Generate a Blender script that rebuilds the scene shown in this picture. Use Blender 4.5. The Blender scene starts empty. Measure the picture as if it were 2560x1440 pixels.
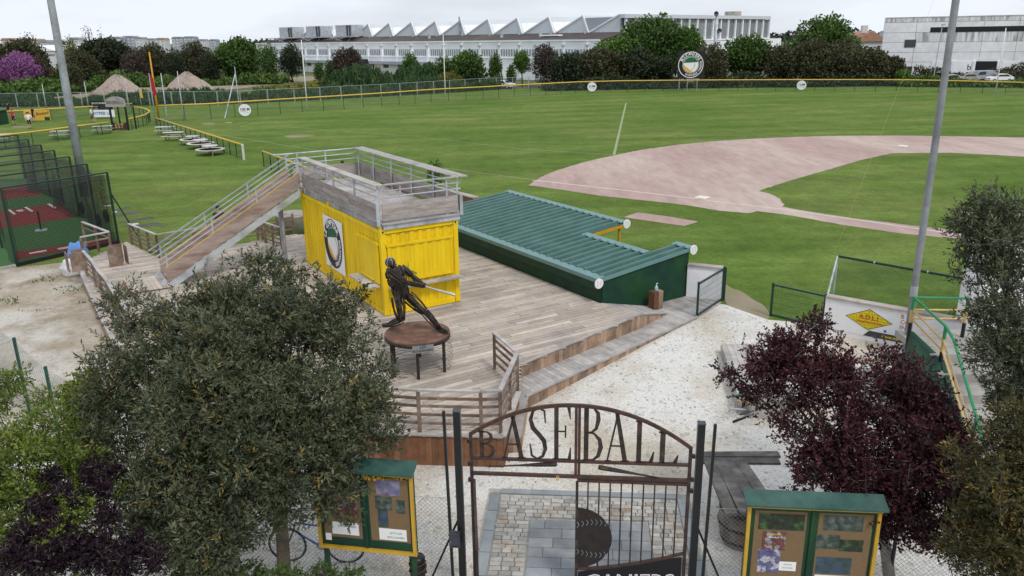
import zlib, bpy, bmesh, math, random
import numpy as np
from mathutils import Vector, Matrix
from mathutils.geometry import delaunay_2d_cdt
random.seed(7); rng = np.random.default_rng(11)
sc = bpy.context.scene
col = sc.collection

# ------------------------------------------------------------ camera
F, PITCH, ROLL, CH = 1991.0, math.radians(17.44), math.radians(-0.84), 8.37
_f = np.array([0, math.cos(PITCH), -math.sin(PITCH)])
_u0 = np.cross(np.array([1.0, 0, 0]), _f)
_r = math.cos(ROLL)*np.array([1.0, 0, 0]) + math.sin(ROLL)*_u0
_u = -math.sin(ROLL)*np.array([1.0, 0, 0]) + math.cos(ROLL)*_u0
cd = bpy.data.cameras.new('camera'); cam = bpy.data.objects.new('camera', cd); col.objects.link(cam)
cam.matrix_world = Matrix(((_r[0], _u[0], -_f[0], 0), (_r[1], _u[1], -_f[1], 0), (_r[2], _u[2], -_f[2], CH), (0, 0, 0, 1)))
cd.sensor_width = 36; cd.lens = 36*F/2560; cd.clip_start = .1; cd.clip_end = 8000
sc.camera = cam

# ------------------------------------------------------------ world, sun, exposure
SUN_EL, SUN_AZ = math.radians(52), math.radians(150)     # azimuth from +y towards +x
w = bpy.data.worlds.new('World'); sc.world = w; w.use_nodes = True
nt = w.node_tree; bg = nt.nodes['Background']
sky = nt.nodes.new('ShaderNodeTexSky'); sky.sky_type = 'NISHITA'; sky.sun_disc = False
sky.sun_elevation = SUN_EL; sky.sun_rotation = SUN_AZ; sky.dust_density = 3; sky.air_density = 1
tc = nt.nodes.new('ShaderNodeTexCoord')
mp = nt.nodes.new('ShaderNodeMapping'); mp.inputs['Scale'].default_value = (1, 1, 5)
ns = nt.nodes.new('ShaderNodeTexNoise'); ns.inputs['Scale'].default_value = 2.6; ns.inputs['Detail'].default_value = 7; ns.inputs['Roughness'].default_value = .55
nt.links.new(tc.outputs['Generated'], mp.inputs['Vector']); nt.links.new(mp.outputs[0], ns.inputs['Vector'])
cr = nt.nodes.new('ShaderNodeValToRGB')
cr.color_ramp.elements[0].position = .34; cr.color_ramp.elements[0].color = (.72, .72, .72, 1)
cr.color_ramp.elements[1].position = .6; cr.color_ramp.elements[1].color = (.98, .98, .98, 1)
nt.links.new(ns.outputs['Fac'], cr.inputs[0])
mx = nt.nodes.new('ShaderNodeMix'); mx.data_type = 'RGBA'
nt.links.new(cr.outputs[0], mx.inputs[0]); nt.links.new(sky.outputs[0], mx.inputs[6])
mx.inputs[7].default_value = (8.45, 9.0, 9.75, 1)
nt.links.new(mx.outputs[2], bg.inputs[0]); bg.inputs[1].default_value = .1
sd = bpy.data.lights.new('sun', 'SUN'); sd.energy = 1.5; sd.angle = math.radians(10); sd.color = (1, .96, .9)
so = bpy.data.objects.new('sun', sd); col.objects.link(so)
_sv = Vector((math.sin(SUN_AZ)*math.cos(SUN_EL), math.cos(SUN_AZ)*math.cos(SUN_EL), math.sin(SUN_EL)))
so.rotation_euler = _sv.to_track_quat('Z', 'Y').to_euler(); so.location = (30, -30, 60)
sc.view_settings.view_transform = 'Standard'; sc.view_settings.look = 'None'
sc.view_settings.exposure = .1; sc.view_settings.gamma = 1
sc.cycles.transparent_max_bounces = 40; sc.cycles.max_bounces = 6

# ------------------------------------------------------------ pixels to places
def ray(x, y):
    return _f + _r*(x-1280)/F - _u*(y-720)/F
def P(x, y, z=-.25):                      # pixel of the photograph -> point on the level z
    v = ray(x, y); t = (z-CH)/v[2]
    return Vector((v[0]*t, v[1]*t, z))
def D(x, y, d):                           # pixel -> point at forward distance d
    v = ray(x, y); t = d/v[1]
    return Vector((v[0]*t, d, CH+v[2]*t))
def ztop(p, py):                          # height of the pixel row py on the vertical through p
    a = np.array([p[0], p[1]]); A = _f[2]; 
    k = (720-py)/F                        # (d.u)/(d.f)=k
    dz = (k*(a[0]*_f[0]+a[1]*_f[1]) - (a[0]*_u[0]+a[1]*_u[1])) / (_u[2]-k*_f[2])
    return CH+dz
FZ = -.25                                 # playing field
DZ = .30                                  # timber deck
V = Vector

# ------------------------------------------------------------ materials
MATS = {}
def M(name, c, rough=.75, metal=0, var=.18, scale=4, bump=0, bscale=None, objrand=0, attr=False, c2=None, c2f=(.45, .65), c2s=None, spec=.35, stretch=None, streak=0):
    if name in MATS: return MATS[name]
    m = bpy.data.materials.new(name); m.use_nodes = True; MATS[name] = m
    t = m.node_tree; b = t.nodes['Principled BSDF']; N = t.nodes.new; L = t.links.new
    b.inputs['Roughness'].default_value = rough; b.inputs['Metallic'].default_value = metal
    b.inputs['Specular IOR Level'].default_value = spec
    g = N('ShaderNodeNewGeometry'); mpn = N('ShaderNodeMapping')
    if stretch: mpn.inputs['Scale'].default_value = stretch
    L(g.outputs['Position'], mpn.inputs['Vector'])
    n = N('ShaderNodeTexNoise'); n.inputs['Scale'].default_value = scale; n.inputs['Detail'].default_value = 6; n.inputs['Roughness'].default_value = .62
    L(mpn.outputs[0], n.inputs['Vector'])
    rgb = N('ShaderNodeRGB'); rgb.outputs[0].default_value = (*c, 1); cur = rgb.outputs[0]
    if c2:
        n2 = N('ShaderNodeTexNoise'); n2.inputs['Scale'].default_value = c2s or scale*.3; n2.inputs['Detail'].default_value = 5
        L(mpn.outputs[0], n2.inputs['Vector'])
        r2 = N('ShaderNodeMapRange'); r2.inputs[1].default_value = c2f[0]; r2.inputs[2].default_value = c2f[1]
        L(n2.outputs['Fac'], r2.inputs[0])
        mm = N('ShaderNodeMix'); mm.data_type = 'RGBA'; L(r2.outputs[0], mm.inputs[0]); L(cur, mm.inputs[6]); mm.inputs[7].default_value = (*c2, 1)
        cur = mm.outputs[2]
    # brightness variation
    mr = N('ShaderNodeMapRange'); mr.inputs[1].default_value = .3; mr.inputs[2].default_value = .7
    mr.inputs[3].default_value = 1-var; mr.inputs[4].default_value = 1+var
    L(n.outputs['Fac'], mr.inputs[0]); val = mr.outputs[0]
    if objrand or attr:
        rs = None
        oi = N('ShaderNodeObjectInfo'); at = N('ShaderNodeAttribute'); at.attribute_name = 'rnd'
        ad = N('ShaderNodeMath'); ad.operation = 'ADD'; L(oi.outputs['Random'], ad.inputs[0]); L(at.outputs['Fac'], ad.inputs[1])
        fr = N('ShaderNodeMath'); fr.operation = 'FRACT'; L(ad.outputs[0], fr.inputs[0])
        m3 = N('ShaderNodeMapRange'); m3.inputs[3].default_value = 1-objrand; m3.inputs[4].default_value = 1+objrand
        L(fr.outputs[0], m3.inputs[0])
        mu = N('ShaderNodeMath'); mu.operation = 'MULTIPLY'; L(val, mu.inputs[0]); L(m3.outputs[0], mu.inputs[1]); val = mu.outputs[0]
    vm = N('ShaderNodeVectorMath'); vm.operation = 'SCALE'; L(cur, vm.inputs[0]); L(val, vm.inputs['Scale'])
    L(vm.outputs[0], b.inputs['Base Color'])
    if bump:
        nb = N('ShaderNodeTexNoise'); nb.inputs['Scale'].default_value = bscale or scale*4; nb.inputs['Detail'].default_value = 5
        L(mpn.outputs[0], nb.inputs['Vector'])
        bp = N('ShaderNodeBump'); bp.inputs['Strength'].default_value = bump; bp.inputs['Distance'].default_value = .02
        L(nb.outputs['Fac'], bp.inputs['Height']); L(bp.outputs[0], b.inputs['Normal'])
    return m

def leafmat(name, stops, rough=.55, trans=.12, spec=.3):
    m = bpy.data.materials.new(name); m.use_nodes = True; MATS[name] = m
    t = m.node_tree; b = t.nodes['Principled BSDF']; N = t.nodes.new; L = t.links.new
    at = N('ShaderNodeAttribute'); at.attribute_name = 'rnd'
    r = N('ShaderNodeValToRGB'); r.color_ramp.interpolation = 'LINEAR'
    el = r.color_ramp.elements
    while len(el) < len(stops): el.new(.5)
    for e, (p, c) in zip(el, stops): e.position = p; e.color = (*c, 1)
    L(at.outputs['Fac'], r.inputs[0]); L(r.outputs[0], b.inputs['Base Color'])
    b.inputs['Roughness'].default_value = rough; b.inputs['Specular IOR Level'].default_value = spec
    if trans:
        tr = N('ShaderNodeBsdfTranslucent'); L(r.outputs[0], tr.inputs[0])
        ms = N('ShaderNodeMixShader'); ms.inputs[0].default_value = trans
        L(b.outputs[0], ms.inputs[1]); L(tr.outputs[0], ms.inputs[2]); L(ms.outputs[0], t.nodes['Material Output'].inputs[0])
    return m

def netmat(name, c, cell, wire, diag=False, rough=.6, metal=0):
    m = bpy.data.materials.new(name); m.use_nodes = True; MATS[name] = m
    t = m.node_tree; b = t.nodes['Principled BSDF']; N = t.nodes.new; L = t.links.new
    b.inputs['Base Color'].default_value = (*c, 1); b.inputs['Roughness'].default_value = rough; b.inputs['Metallic'].default_value = metal
    uv = N('ShaderNodeUVMap'); uv.uv_map = 'UVMap'
    mpn = N('ShaderNodeMapping'); mpn.vector_type = 'POINT'
    cx, cy = cell if isinstance(cell, tuple) else (cell, cell)
    if diag: mpn.inputs['Rotation'].default_value = (0, 0, math.radians(45))
    mpn.inputs['Scale'].default_value = (1/cx, 1/cy, 1)
    L(uv.outputs[0], mpn.inputs[0]); sp = N('ShaderNodeSeparateXYZ'); L(mpn.outputs[0], sp.inputs[0])
    fs = []
    for k, cc in ((0, cx), (1, cy)):
        fr = N('ShaderNodeMath'); fr.operation = 'FRACT'; L(sp.outputs[k], fr.inputs[0])
        lt = N('ShaderNodeMath'); lt.operation = 'LESS_THAN'; L(fr.outputs[0], lt.inputs[0]); lt.inputs[1].default_value = wire/cc; fs.append(lt)
    mxm = N('ShaderNodeMath'); mxm.operation = 'MAXIMUM'; L(fs[0].outputs[0], mxm.inputs[0]); L(fs[1].outputs[0], mxm.inputs[1])
    tr = N('ShaderNodeBsdfTransparent'); ms = N('ShaderNodeMixShader')
    L(mxm.outputs[0], ms.inputs[0]); L(tr.outputs[0], ms.inputs[1]); L(b.outputs[0], ms.inputs[2])
    L(ms.outputs[0], t.nodes['Material Output'].inputs[0])
    return m

def glassmat(name, c, rough=.08):
    m = bpy.data.materials.new(name); m.use_nodes = True; MATS[name] = m
    b = m.node_tree.nodes['Principled BSDF']; b.inputs['Base Color'].default_value = (*c, 1); b.inputs['Roughness'].default_value = rough
    b.inputs['Specular IOR Level'].default_value = .6
    return m

M('wood', (.455, .39, .33), .8, var=.12, scale=5, objrand=.24, c2=(.30, .27, .25), c2s=.9, c2f=(.45, .75), bump=.25, bscale=40)
M('wood_grey', (.42, .39, .37), .8, var=.12, scale=6, objrand=.16, c2=(.30, .28, .275), c2s=2, bump=.25, bscale=40)
M('wood_red', (.205, .095, .05), .8, var=.25, scale=6, objrand=.3, bump=.2, bscale=30)
M('wood_tan', (.36, .245, .17), .8, var=.2, scale=6, objrand=.3, c2=(.2, .14, .10), bump=.2, bscale=30)
M('wood_brown', (.17, .115, .085), .8, var=.25, scale=7, objrand=.2, c2=(.26, .2, .165), c2s=3, bump=.2, bscale=40)
M('ply', (.35, .275, .24), .8, var=.16, scale=3, objrand=.1, c2=(.22, .155, .13), stretch=(1, 1, 4), bump=.15)
M('parapet', (.37, .325, .30), .8, var=.16, scale=5, objrand=.16, stretch=(1, 1, 5), c2=(.27, .235, .22), c2s=1.5, bump=.2, bscale=30)
M('wood_dark', (.115, .105, .095), .9, var=.35, scale=5, objrand=.25, c2=(.2, .185, .17), c2s=3, bump=.5, bscale=25)
M('gap_shade', (.03, .025, .02), .95, var=.3)
M('galv', (.50, .53, .56), .55, metal=.25, var=.12, scale=6, c2=(.34, .36, .38))
M('mast_grey', (.26, .275, .295), .6, metal=.2, var=.15, scale=5, c2=(.20, .205, .215), c2s=1.5)
M('galv_grey', (.36, .385, .41), .55, metal=.25, var=.15, scale=5, c2=(.24, .25, .27), c2s=1)
M('yellow_paint', (.80, .56, .008), .5, var=.10, scale=3, stretch=(1, 1, .3), c2=(.67, .43, .01), c2s=1.6, c2f=(.5, .8), spec=.3, bump=.04, bscale=6)
M('yellow_rail', (.62, .41, .07), .5, var=.12, scale=3)
M('orange_paint', (.55, .27, .02), .5, var=.15)
M('green_roof', (.042, .118, .102), .42, metal=.0, var=.2, scale=2, c2=(.06, .14, .128), c2s=.8, spec=.5)
M('green_cap', (.13, .245, .24), .45, var=.08, scale=2, spec=.5)
M('green_wall', (.006, .042, .026), .55, var=.25, scale=2.5, c2=(.012, .055, .02), c2s=.9, spec=.3)
M('green_frame', (.004, .034, .026), .45, var=.15, spec=.4)
M('green_rail', (.03, .24, .10), .45, var=.15)
M('cream_rail', (.55, .38, .16), .5, var=.12)
M('green_panel', (.010, .062, .046), .55, var=.25, c2=(.014, .085, .068), c2s=2)
M('white_paint', (.74, .74, .75), .6, var=.06, scale=2, c2=(.62, .61, .6), c2s=.7, c2f=(.5, .75), bump=.05)
M('plaster', (.80, .80, .82), .85, var=.07, scale=2, c2=(.64, .63, .62), c2s=.9, c2f=(.55, .75), bump=.1)
M('coping', (.42, .37, .33), .85, var=.15, scale=4, c2=(.3, .26, .23), bump=.2)
M('rust', (.055, .033, .028), .8, var=.35, scale=6, c2=(.08, .038, .028), c2s=4, bump=.3, bscale=50)
M('rust_dark', (.028, .021, .019), .7, var=.35, scale=12, c2=(.065, .038, .03), c2s=6, bump=.2, bscale=50)
M('rust_plate', (.15, .078, .052), .75, var=.3, scale=5, c2=(.22, .12, .085), c2s=2.5, c2f=(.5, .75), bump=.2, bscale=40)
M('steel_dark', (.045, .04, .037), .42, metal=.6, var=.35, scale=12, c2=(.10, .085, .07), c2s=9)
M('black_paint', (.010, .011, .014), .4, var=.2, spec=.4)
M('black_rubber', (.012, .012, .013), .7, var=.2)
M('anthracite', (.05, .055, .07), .45, var=.1)
M('bat_silver', (.55, .56, .58), .35, metal=.5, var=.1)
M('red_clay', (.39, .275, .245), .95, var=.15, scale=1.8, stretch=(1, .25, 1), c2=(.46, .36, .315), c2s=.16, c2f=(.42, .62), bump=.15, bscale=15)
M('chalk', (.62, .60, .58), .95, var=.15, scale=3)
M('chalk_grass', (.27, .33, .17), .95, var=.3, scale=4)
M('base_white', (.72, .66, .56), .8, var=.1)
M('turf_green', (.045, .125, .035), .95, var=.15, scale=8, bump=.2, bscale=120)
M('turf_red', (.21, .034, .03), .95, var=.15, scale=5, bump=.2, bscale=120)
M('mat_grey', (.10, .10, .095), .95, var=.25, scale=3, c2=(.07, .085, .05))
M('concrete', (.36, .34, .31), .9, var=.15, scale=4, c2=(.26, .25, .23), bump=.2)
M('white_plain', (.78, .78, .79), .55, var=.03)
M('ink', (.012, .012, .015), .5, var=.05)
M('ink_green', (.012, .12, .05), .5, var=.05)
M('red_ink', (.42, .04, .03), .5, var=.05)
M('sign_yellow', (.70, .55, .01), .5, var=.05)
M('banner_yellow', (.70, .42, .06), .5, var=.08)
M('blue_ink', (.02, .12, .42), .5, var=.05)
M('grey_dark', (.055, .056, .065), .6, var=.15)
M('asphalt', (.10, .10, .10), .9, var=.15)
M('frame_yellow', (.52, .31, .03), .5, var=.15)
M('board_roof', (.026, .085, .068), .5, var=.25, scale=4, c2=(.045, .10, .085))
M('corkboard', (.185, .12, .062), .9, var=.12, scale=30)
M('glass_dark', (.04, .05, .06), .15, var=.2, spec=.6)
glassmat('pane_grey', (.26, .30, .33), .15)
M('bark', (.13, .11, .085), .95, var=.35, scale=9, c2=(.09, .085, .05), c2s=4, bump=.6, bscale=30)
M('bark_grey', (.20, .18, .16), .95, var=.3, scale=9, c2=(.16, .16, .08), bump=.4)
M('bark_dark', (.05, .04, .033), .95, var=.3, scale=3)
M('skin', (.45, .27, .2), .6, var=.05)
M('hair', (.04, .03, .025), .7, var=.1)
M('cloth_red', (.42, .03, .03), .85, var=.12, scale=8)
M('cloth_white', (.68, .68, .70), .85, var=.1, scale=8)
M('cloth_black', (.018, .018, .022), .85, var=.15, scale=8)
M('cloth_navy', (.02, .025, .07), .85, var=.15, scale=8)
M('bag_blue', (.12, .25, .55), .5, var=.2, scale=5)
M('bag_white', (.6, .6, .62), .5, var=.15, scale=5)
M('flag_red', (.35, .02, .03), .8, var=.15)
M('soap', (.35, .5, .62), .2, var=.05)

# lawn: mown, with broad bands, tired patches and fine grain
def lawnmat():
    m = bpy.data.materials.new('lawn'); m.use_nodes = True; MATS['lawn'] = m
    t = m.node_tree; b = t.nodes['Principled BSDF']; N = t.nodes.new; L = t.links.new
    b.inputs['Roughness'].default_value = .95; b.inputs['Specular IOR Level'].default_value = .04; b.inputs['Sheen Weight'].default_value = .06; b.inputs['Sheen Roughness'].default_value = .4; b.inputs['Sheen Tint'].default_value = (.62, .72, .36, 1)
    g = N('ShaderNodeNewGeometry')
    def noise(s, d, sx=1, sy=1, rot=0):
        mpn = N('ShaderNodeMapping'); mpn.inputs['Scale'].default_value = (sx, sy, 1); mpn.inputs['Rotation'].default_value = (0, 0, rot)
        L(g.outputs['Position'], mpn.inputs[0]); n = N('ShaderNodeTexNoise'); n.inputs['Scale'].default_value = s; n.inputs['Detail'].default_value = d
        n.inputs['Roughness'].default_value = .65
        L(mpn.outputs[0], n.inputs[0]); return n.outputs['Fac']
    r = N('ShaderNodeValToRGB'); e = r.color_ramp.elements
    e[0].position = .36; e[0].color = (.082, .140, .022, 1); e[1].position = .66; e[1].color = (.145, .186, .048, 1)
    k = e.new(.5); k.color = (.106, .160, .032, 1)
    L(noise(.075, 5, 1, 1), r.inputs[0])
    # drier, paler stripes from mowing
    n2 = noise(.5, 4, .06, .9, math.radians(8)); r2 = N('ShaderNodeMapRange'); r2.inputs[1].default_value = .38; r2.inputs[2].default_value = .66; r2.inputs[3].default_value = .88; r2.inputs[4].default_value = 1.12
    L(n2, r2.inputs[0])
    n3 = noise(5, 5); r3 = N('ShaderNodeMapRange'); r3.inputs[1].default_value = .3; r3.inputs[2].default_value = .7; r3.inputs[3].default_value = .78; r3.inputs[4].default_value = 1.22
    L(n3, r3.inputs[0])
    n5 = noise(28, 3); r5 = N('ShaderNodeMapRange'); r5.inputs[1].default_value = .3; r5.inputs[2].default_value = .7; r5.inputs[3].default_value = .6; r5.inputs[4].default_value = 1.4
    L(n5, r5.inputs[0])
    n6 = noise(.9, 6); r6 = N('ShaderNodeMapRange'); r6.inputs[1].default_value = .3; r6.inputs[2].default_value = .7; r6.inputs[3].default_value = .8; r6.inputs[4].default_value = 1.2; L(n6, r6.inputs[0])
    wv = N('ShaderNodeTexWave'); wv.inputs['Scale'].default_value = .055; wv.inputs['Distortion'].default_value = 1.2; wv.inputs['Detail'].default_value = 2; wm = N('ShaderNodeMapping'); wm.inputs['Rotation'].default_value = (0, 0, math.radians(72)); L(g.outputs['Position'], wm.inputs[0]); L(wm.outputs[0], wv.inputs[0])
    r7 = N('ShaderNodeMapRange'); r7.inputs[3].default_value = .93; r7.inputs[4].default_value = 1.07; L(wv.outputs['Fac'], r7.inputs[0])
    a0 = N('ShaderNodeMath'); a0.operation = 'MULTIPLY'; L(r6.outputs[0], a0.inputs[0]); L(r7.outputs[0], a0.inputs[1]); a1 = N('ShaderNodeMath'); a1.operation = 'MULTIPLY'; L(a0.outputs[0], a1.inputs[0]); L(r2.outputs[0], a1.inputs[1]); r2 = a1
    a = N('ShaderNodeMath'); a.operation = 'MULTIPLY'; L(r2.outputs[0], a.inputs[0]); L(r3.outputs[0], a.inputs[1])
    a2 = N('ShaderNodeMath'); a2.operation = 'MULTIPLY'; L(a.outputs[0], a2.inputs[0]); L(r5.outputs[0], a2.inputs[1])
    vm = N('ShaderNodeVectorMath'); vm.operation = 'SCALE'; L(r.outputs[0], vm.inputs[0]); L(a2.outputs[0], vm.inputs['Scale'])
    # bare earth specks
    n4 = noise(.22, 6); r4 = N('ShaderNodeMapRange'); r4.inputs[1].default_value = .66; r4.inputs[2].default_value = .74
    L(n4, r4.inputs[0]); mm = N('ShaderNodeMix'); mm.data_type = 'RGBA'; mm.inputs[7].default_value = (.17, .17, .075, 1)
    L(r4.outputs[0], mm.inputs[0]); L(vm.outputs[0], mm.inputs[6]); L(mm.outputs[2], b.inputs['Base Color'])
    bp = N('ShaderNodeBump'); bp.inputs['Strength'].default_value = .5; bp.inputs['Distance'].default_value = .03
    L(noise(40, 3), bp.inputs['Height']); L(bp.outputs[0], b.inputs['Normal'])
lawnmat()
def gravelmat():
    m = bpy.data.materials.new('gravel'); m.use_nodes = True; MATS['gravel'] = m
    t = m.node_tree; b = t.nodes['Principled BSDF']; N = t.nodes.new; L = t.links.new
    b.inputs['Roughness'].default_value = .95; b.inputs['Specular IOR Level'].default_value = .1
    g = N('ShaderNodeNewGeometry')
    v = N('ShaderNodeTexVoronoi'); v.inputs['Scale'].default_value = 50; L(g.outputs['Position'], v.inputs[0])
    v2 = N('ShaderNodeTexVoronoi'); v2.inputs['Scale'].default_value = 11; L(g.outputs['Position'], v2.inputs[0])
    def noise(s, d):
        n = N('ShaderNodeTexNoise'); n.inputs['Scale'].default_value = s; n.inputs['Detail'].default_value = d; n.inputs['Roughness'].default_value = .65; L(g.outputs['Position'], n.inputs[0]); return n.outputs['Fac']
    hs = N('ShaderNodeSeparateColor'); L(v.outputs['Color'], hs.inputs[0])
    r = N('ShaderNodeValToRGB'); e = r.color_ramp.elements
    e[0].position = 0; e[0].color = (.52, .50, .465, 1); e[1].position = 1; e[1].color = (.86, .84, .80, 1)
    k = e.new(.3); k.color = (.72, .70, .66, 1)
    L(hs.outputs[0], r.inputs[0])
    hs2 = N('ShaderNodeSeparateColor'); L(v2.outputs['Color'], hs2.inputs[0])
    m2 = N('ShaderNodeMapRange'); m2.inputs[1].default_value = .0; m2.inputs[2].default_value = .12; m2.inputs[3].default_value = .72; m2.inputs[4].default_value = 1
    L(hs2.outputs[1], m2.inputs[0])
    mr = N('ShaderNodeMapRange'); mr.inputs[1].default_value = .42; mr.inputs[2].default_value = .62; L(noise(.35, 7), mr.inputs[0])
    mm = N('ShaderNodeMix'); mm.data_type = 'RGBA'; L(mr.outputs[0], mm.inputs[0]); L(r.outputs[0], mm.inputs[6])
    mu = N('ShaderNodeMix'); mu.data_type = 'RGBA'; mu.blend_type = 'MULTIPLY'; mu.inputs[0].default_value = 1; L(r.outputs[0], mu.inputs[6]); mu.inputs[7].default_value = (.76, .69, .59, 1)
    L(mu.outputs[2], mm.inputs[7])
    # brown worn earth on the left of the yard
    sx = N('ShaderNodeSeparateXYZ'); L(g.outputs['Position'], sx.inputs[0])
    mr2 = N('ShaderNodeMapRange'); mr2.inputs[1].default_value = .44; mr2.inputs[2].default_value = .60; L(noise(.5, 7), mr2.inputs[0])
    mr3 = N('ShaderNodeMapRange'); mr3.inputs[1].default_value = -8; mr3.inputs[2].default_value = -15; L(sx.outputs[0], mr3.inputs[0])
    mq = N('ShaderNodeMath'); mq.operation = 'MULTIPLY'; 
    mz = N('ShaderNodeMapRange'); mz.inputs[3].default_value = .38; mz.inputs[4].default_value = 1; L(mr2.outputs[0], mz.inputs[0]); L(mz.outputs[0], mq.inputs[0]); L(mr3.outputs[0], mq.inputs[1])
    m4 = N('ShaderNodeMix'); m4.data_type = 'RGBA'; L(mq.outputs[0], m4.inputs[0]); L(mm.outputs[2], m4.inputs[6]); m4.inputs[7].default_value = (.34, .275, .195, 1)
    vm = N('ShaderNodeVectorMath'); vm.operation = 'SCALE'; L(m4.outputs[2], vm.inputs[0]); L(m2.outputs[0], vm.inputs['Scale']); L(vm.outputs[0], b.inputs['Base Color'])
    bp = N('ShaderNodeBump'); bp.inputs['Strength'].default_value = .7; bp.inputs['Distance'].default_value = .03
    L(v.outputs['Distance'], bp.inputs['Height']); L(bp.outputs[0], b.inputs['Normal'])
gravelmat()
# stained precast concrete: dark runs below the roof edge and the band
M('precast', (.82, .82, .84), .85, var=.1, scale=1.0, c2=(.74, .74, .76), c2s=.15, bump=.1)
M('precast_stain', (.36, .355, .36), .9, var=.3, scale=1.2, c2=(.70, .70, .72), c2s=1.0, c2f=(.36, .50), stretch=(1.6, 1.6, .22))
M('shed_white', (.88, .89, .92), .7, var=.06, scale=.3, c2=(.82, .83, .86), c2s=.1)
M('shed_roof', (.075, .062, .062), .9, var=.3, scale=.5, c2=(.10, .085, .07), c2s=.1)
M('shed_grey', (.34, .38, .41), .7, var=.08, scale=.3)
M('saw_grey', (.58, .62, .65), .6, var=.05, scale=.2)
M('saw_light', (.80, .80, .78), .6, var=.12, scale=.6, stretch=(1, 1, .2))
M('rubble', (.33, .265, .225), .95, var=.3, scale=3, c2=(.36, .30, .26), c2s=1, bump=1.0, bscale=6)
M('dirt', (.30, .235, .185), .95, var=.2, scale=1, c2=(.17, .18, .07), c2s=.25, c2f=(.45, .6))
M('rough_grass', (.11, .12, .04), .95, var=.4, scale=.6, c2=(.06, .095, .025), c2s=.1, bump=.5, bscale=4)
M('far_wall', (.58, .58, .60), .9, var=.05, scale=.1)
M('far_grey', (.34, .37, .42), .9, var=.05, scale=.1)
M('far_roof', (.26, .26, .29), .9, var=.1, scale=.1)
M('tile_roof', (.36, .2, .13), .9, var=.2, scale=1)
M('ball_plate', (.024, .019, .017), .7, var=.3, scale=6)
M('slate', (.215, .23, .245), .6, var=.15, scale=3, objrand=.22, c2=(.27, .275, .275), c2s=1.5, bump=.15)
M('slate_pale', (.25, .27, .28), .7, var=.15, scale=3, objrand=.15, bump=.15)
M('cobble', (.36, .345, .315), .85, var=.2, scale=8, objrand=.26, c2=(.33, .25, .19), c2s=2.2, c2f=(.55, .7), bump=.35)
M('mortar', (.36, .345, .31), .95, var=.2, scale=9, bump=.3)
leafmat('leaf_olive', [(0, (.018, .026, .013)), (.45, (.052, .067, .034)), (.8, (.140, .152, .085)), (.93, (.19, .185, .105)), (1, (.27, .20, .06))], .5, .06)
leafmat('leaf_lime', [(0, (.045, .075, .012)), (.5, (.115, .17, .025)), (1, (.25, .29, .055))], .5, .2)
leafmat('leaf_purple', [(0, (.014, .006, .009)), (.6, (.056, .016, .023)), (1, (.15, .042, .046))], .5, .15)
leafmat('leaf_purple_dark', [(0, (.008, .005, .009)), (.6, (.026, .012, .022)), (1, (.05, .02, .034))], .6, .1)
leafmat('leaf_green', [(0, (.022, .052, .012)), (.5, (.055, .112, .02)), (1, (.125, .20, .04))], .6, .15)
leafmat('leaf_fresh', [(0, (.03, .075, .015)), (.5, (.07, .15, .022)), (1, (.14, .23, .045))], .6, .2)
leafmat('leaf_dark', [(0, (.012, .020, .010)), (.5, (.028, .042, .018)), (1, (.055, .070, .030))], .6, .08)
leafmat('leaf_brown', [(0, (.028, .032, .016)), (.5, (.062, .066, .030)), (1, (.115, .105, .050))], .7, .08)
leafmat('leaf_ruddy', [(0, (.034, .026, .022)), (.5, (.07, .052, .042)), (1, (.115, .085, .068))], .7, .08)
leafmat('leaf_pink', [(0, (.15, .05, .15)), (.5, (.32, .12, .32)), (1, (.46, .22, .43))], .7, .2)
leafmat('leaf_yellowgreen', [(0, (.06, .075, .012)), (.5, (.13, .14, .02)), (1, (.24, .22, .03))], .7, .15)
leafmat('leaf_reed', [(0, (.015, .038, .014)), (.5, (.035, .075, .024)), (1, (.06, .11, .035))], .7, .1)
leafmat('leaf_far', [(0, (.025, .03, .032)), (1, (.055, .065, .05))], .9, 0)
leafmat('petal', [(0, (.5, .28, .02)), (1, (.65, .45, .05))], .7, .1)
netmat('net_dense', (.008, .009, .011), .06, .013)
netmat('net_black', (.008, .009, .011), .06, .0085)
netmat('net_green', (.010, .06, .045), .05, .007, diag=True)
netmat('net_grey', (.30, .31, .31), .055, .0055, diag=True, metal=.2)
netmat('net_galv', (.10, .14, .12), .05, .0032, diag=True)
netmat('net_left', (.20, .24, .23), .06, .010, diag=True, metal=.1)
netmat('wire_green', (.008, .055, .04), (.05, .2), .008)
netmat('site_mesh', (.16, .20, .19), (.10, .2), .008)
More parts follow.
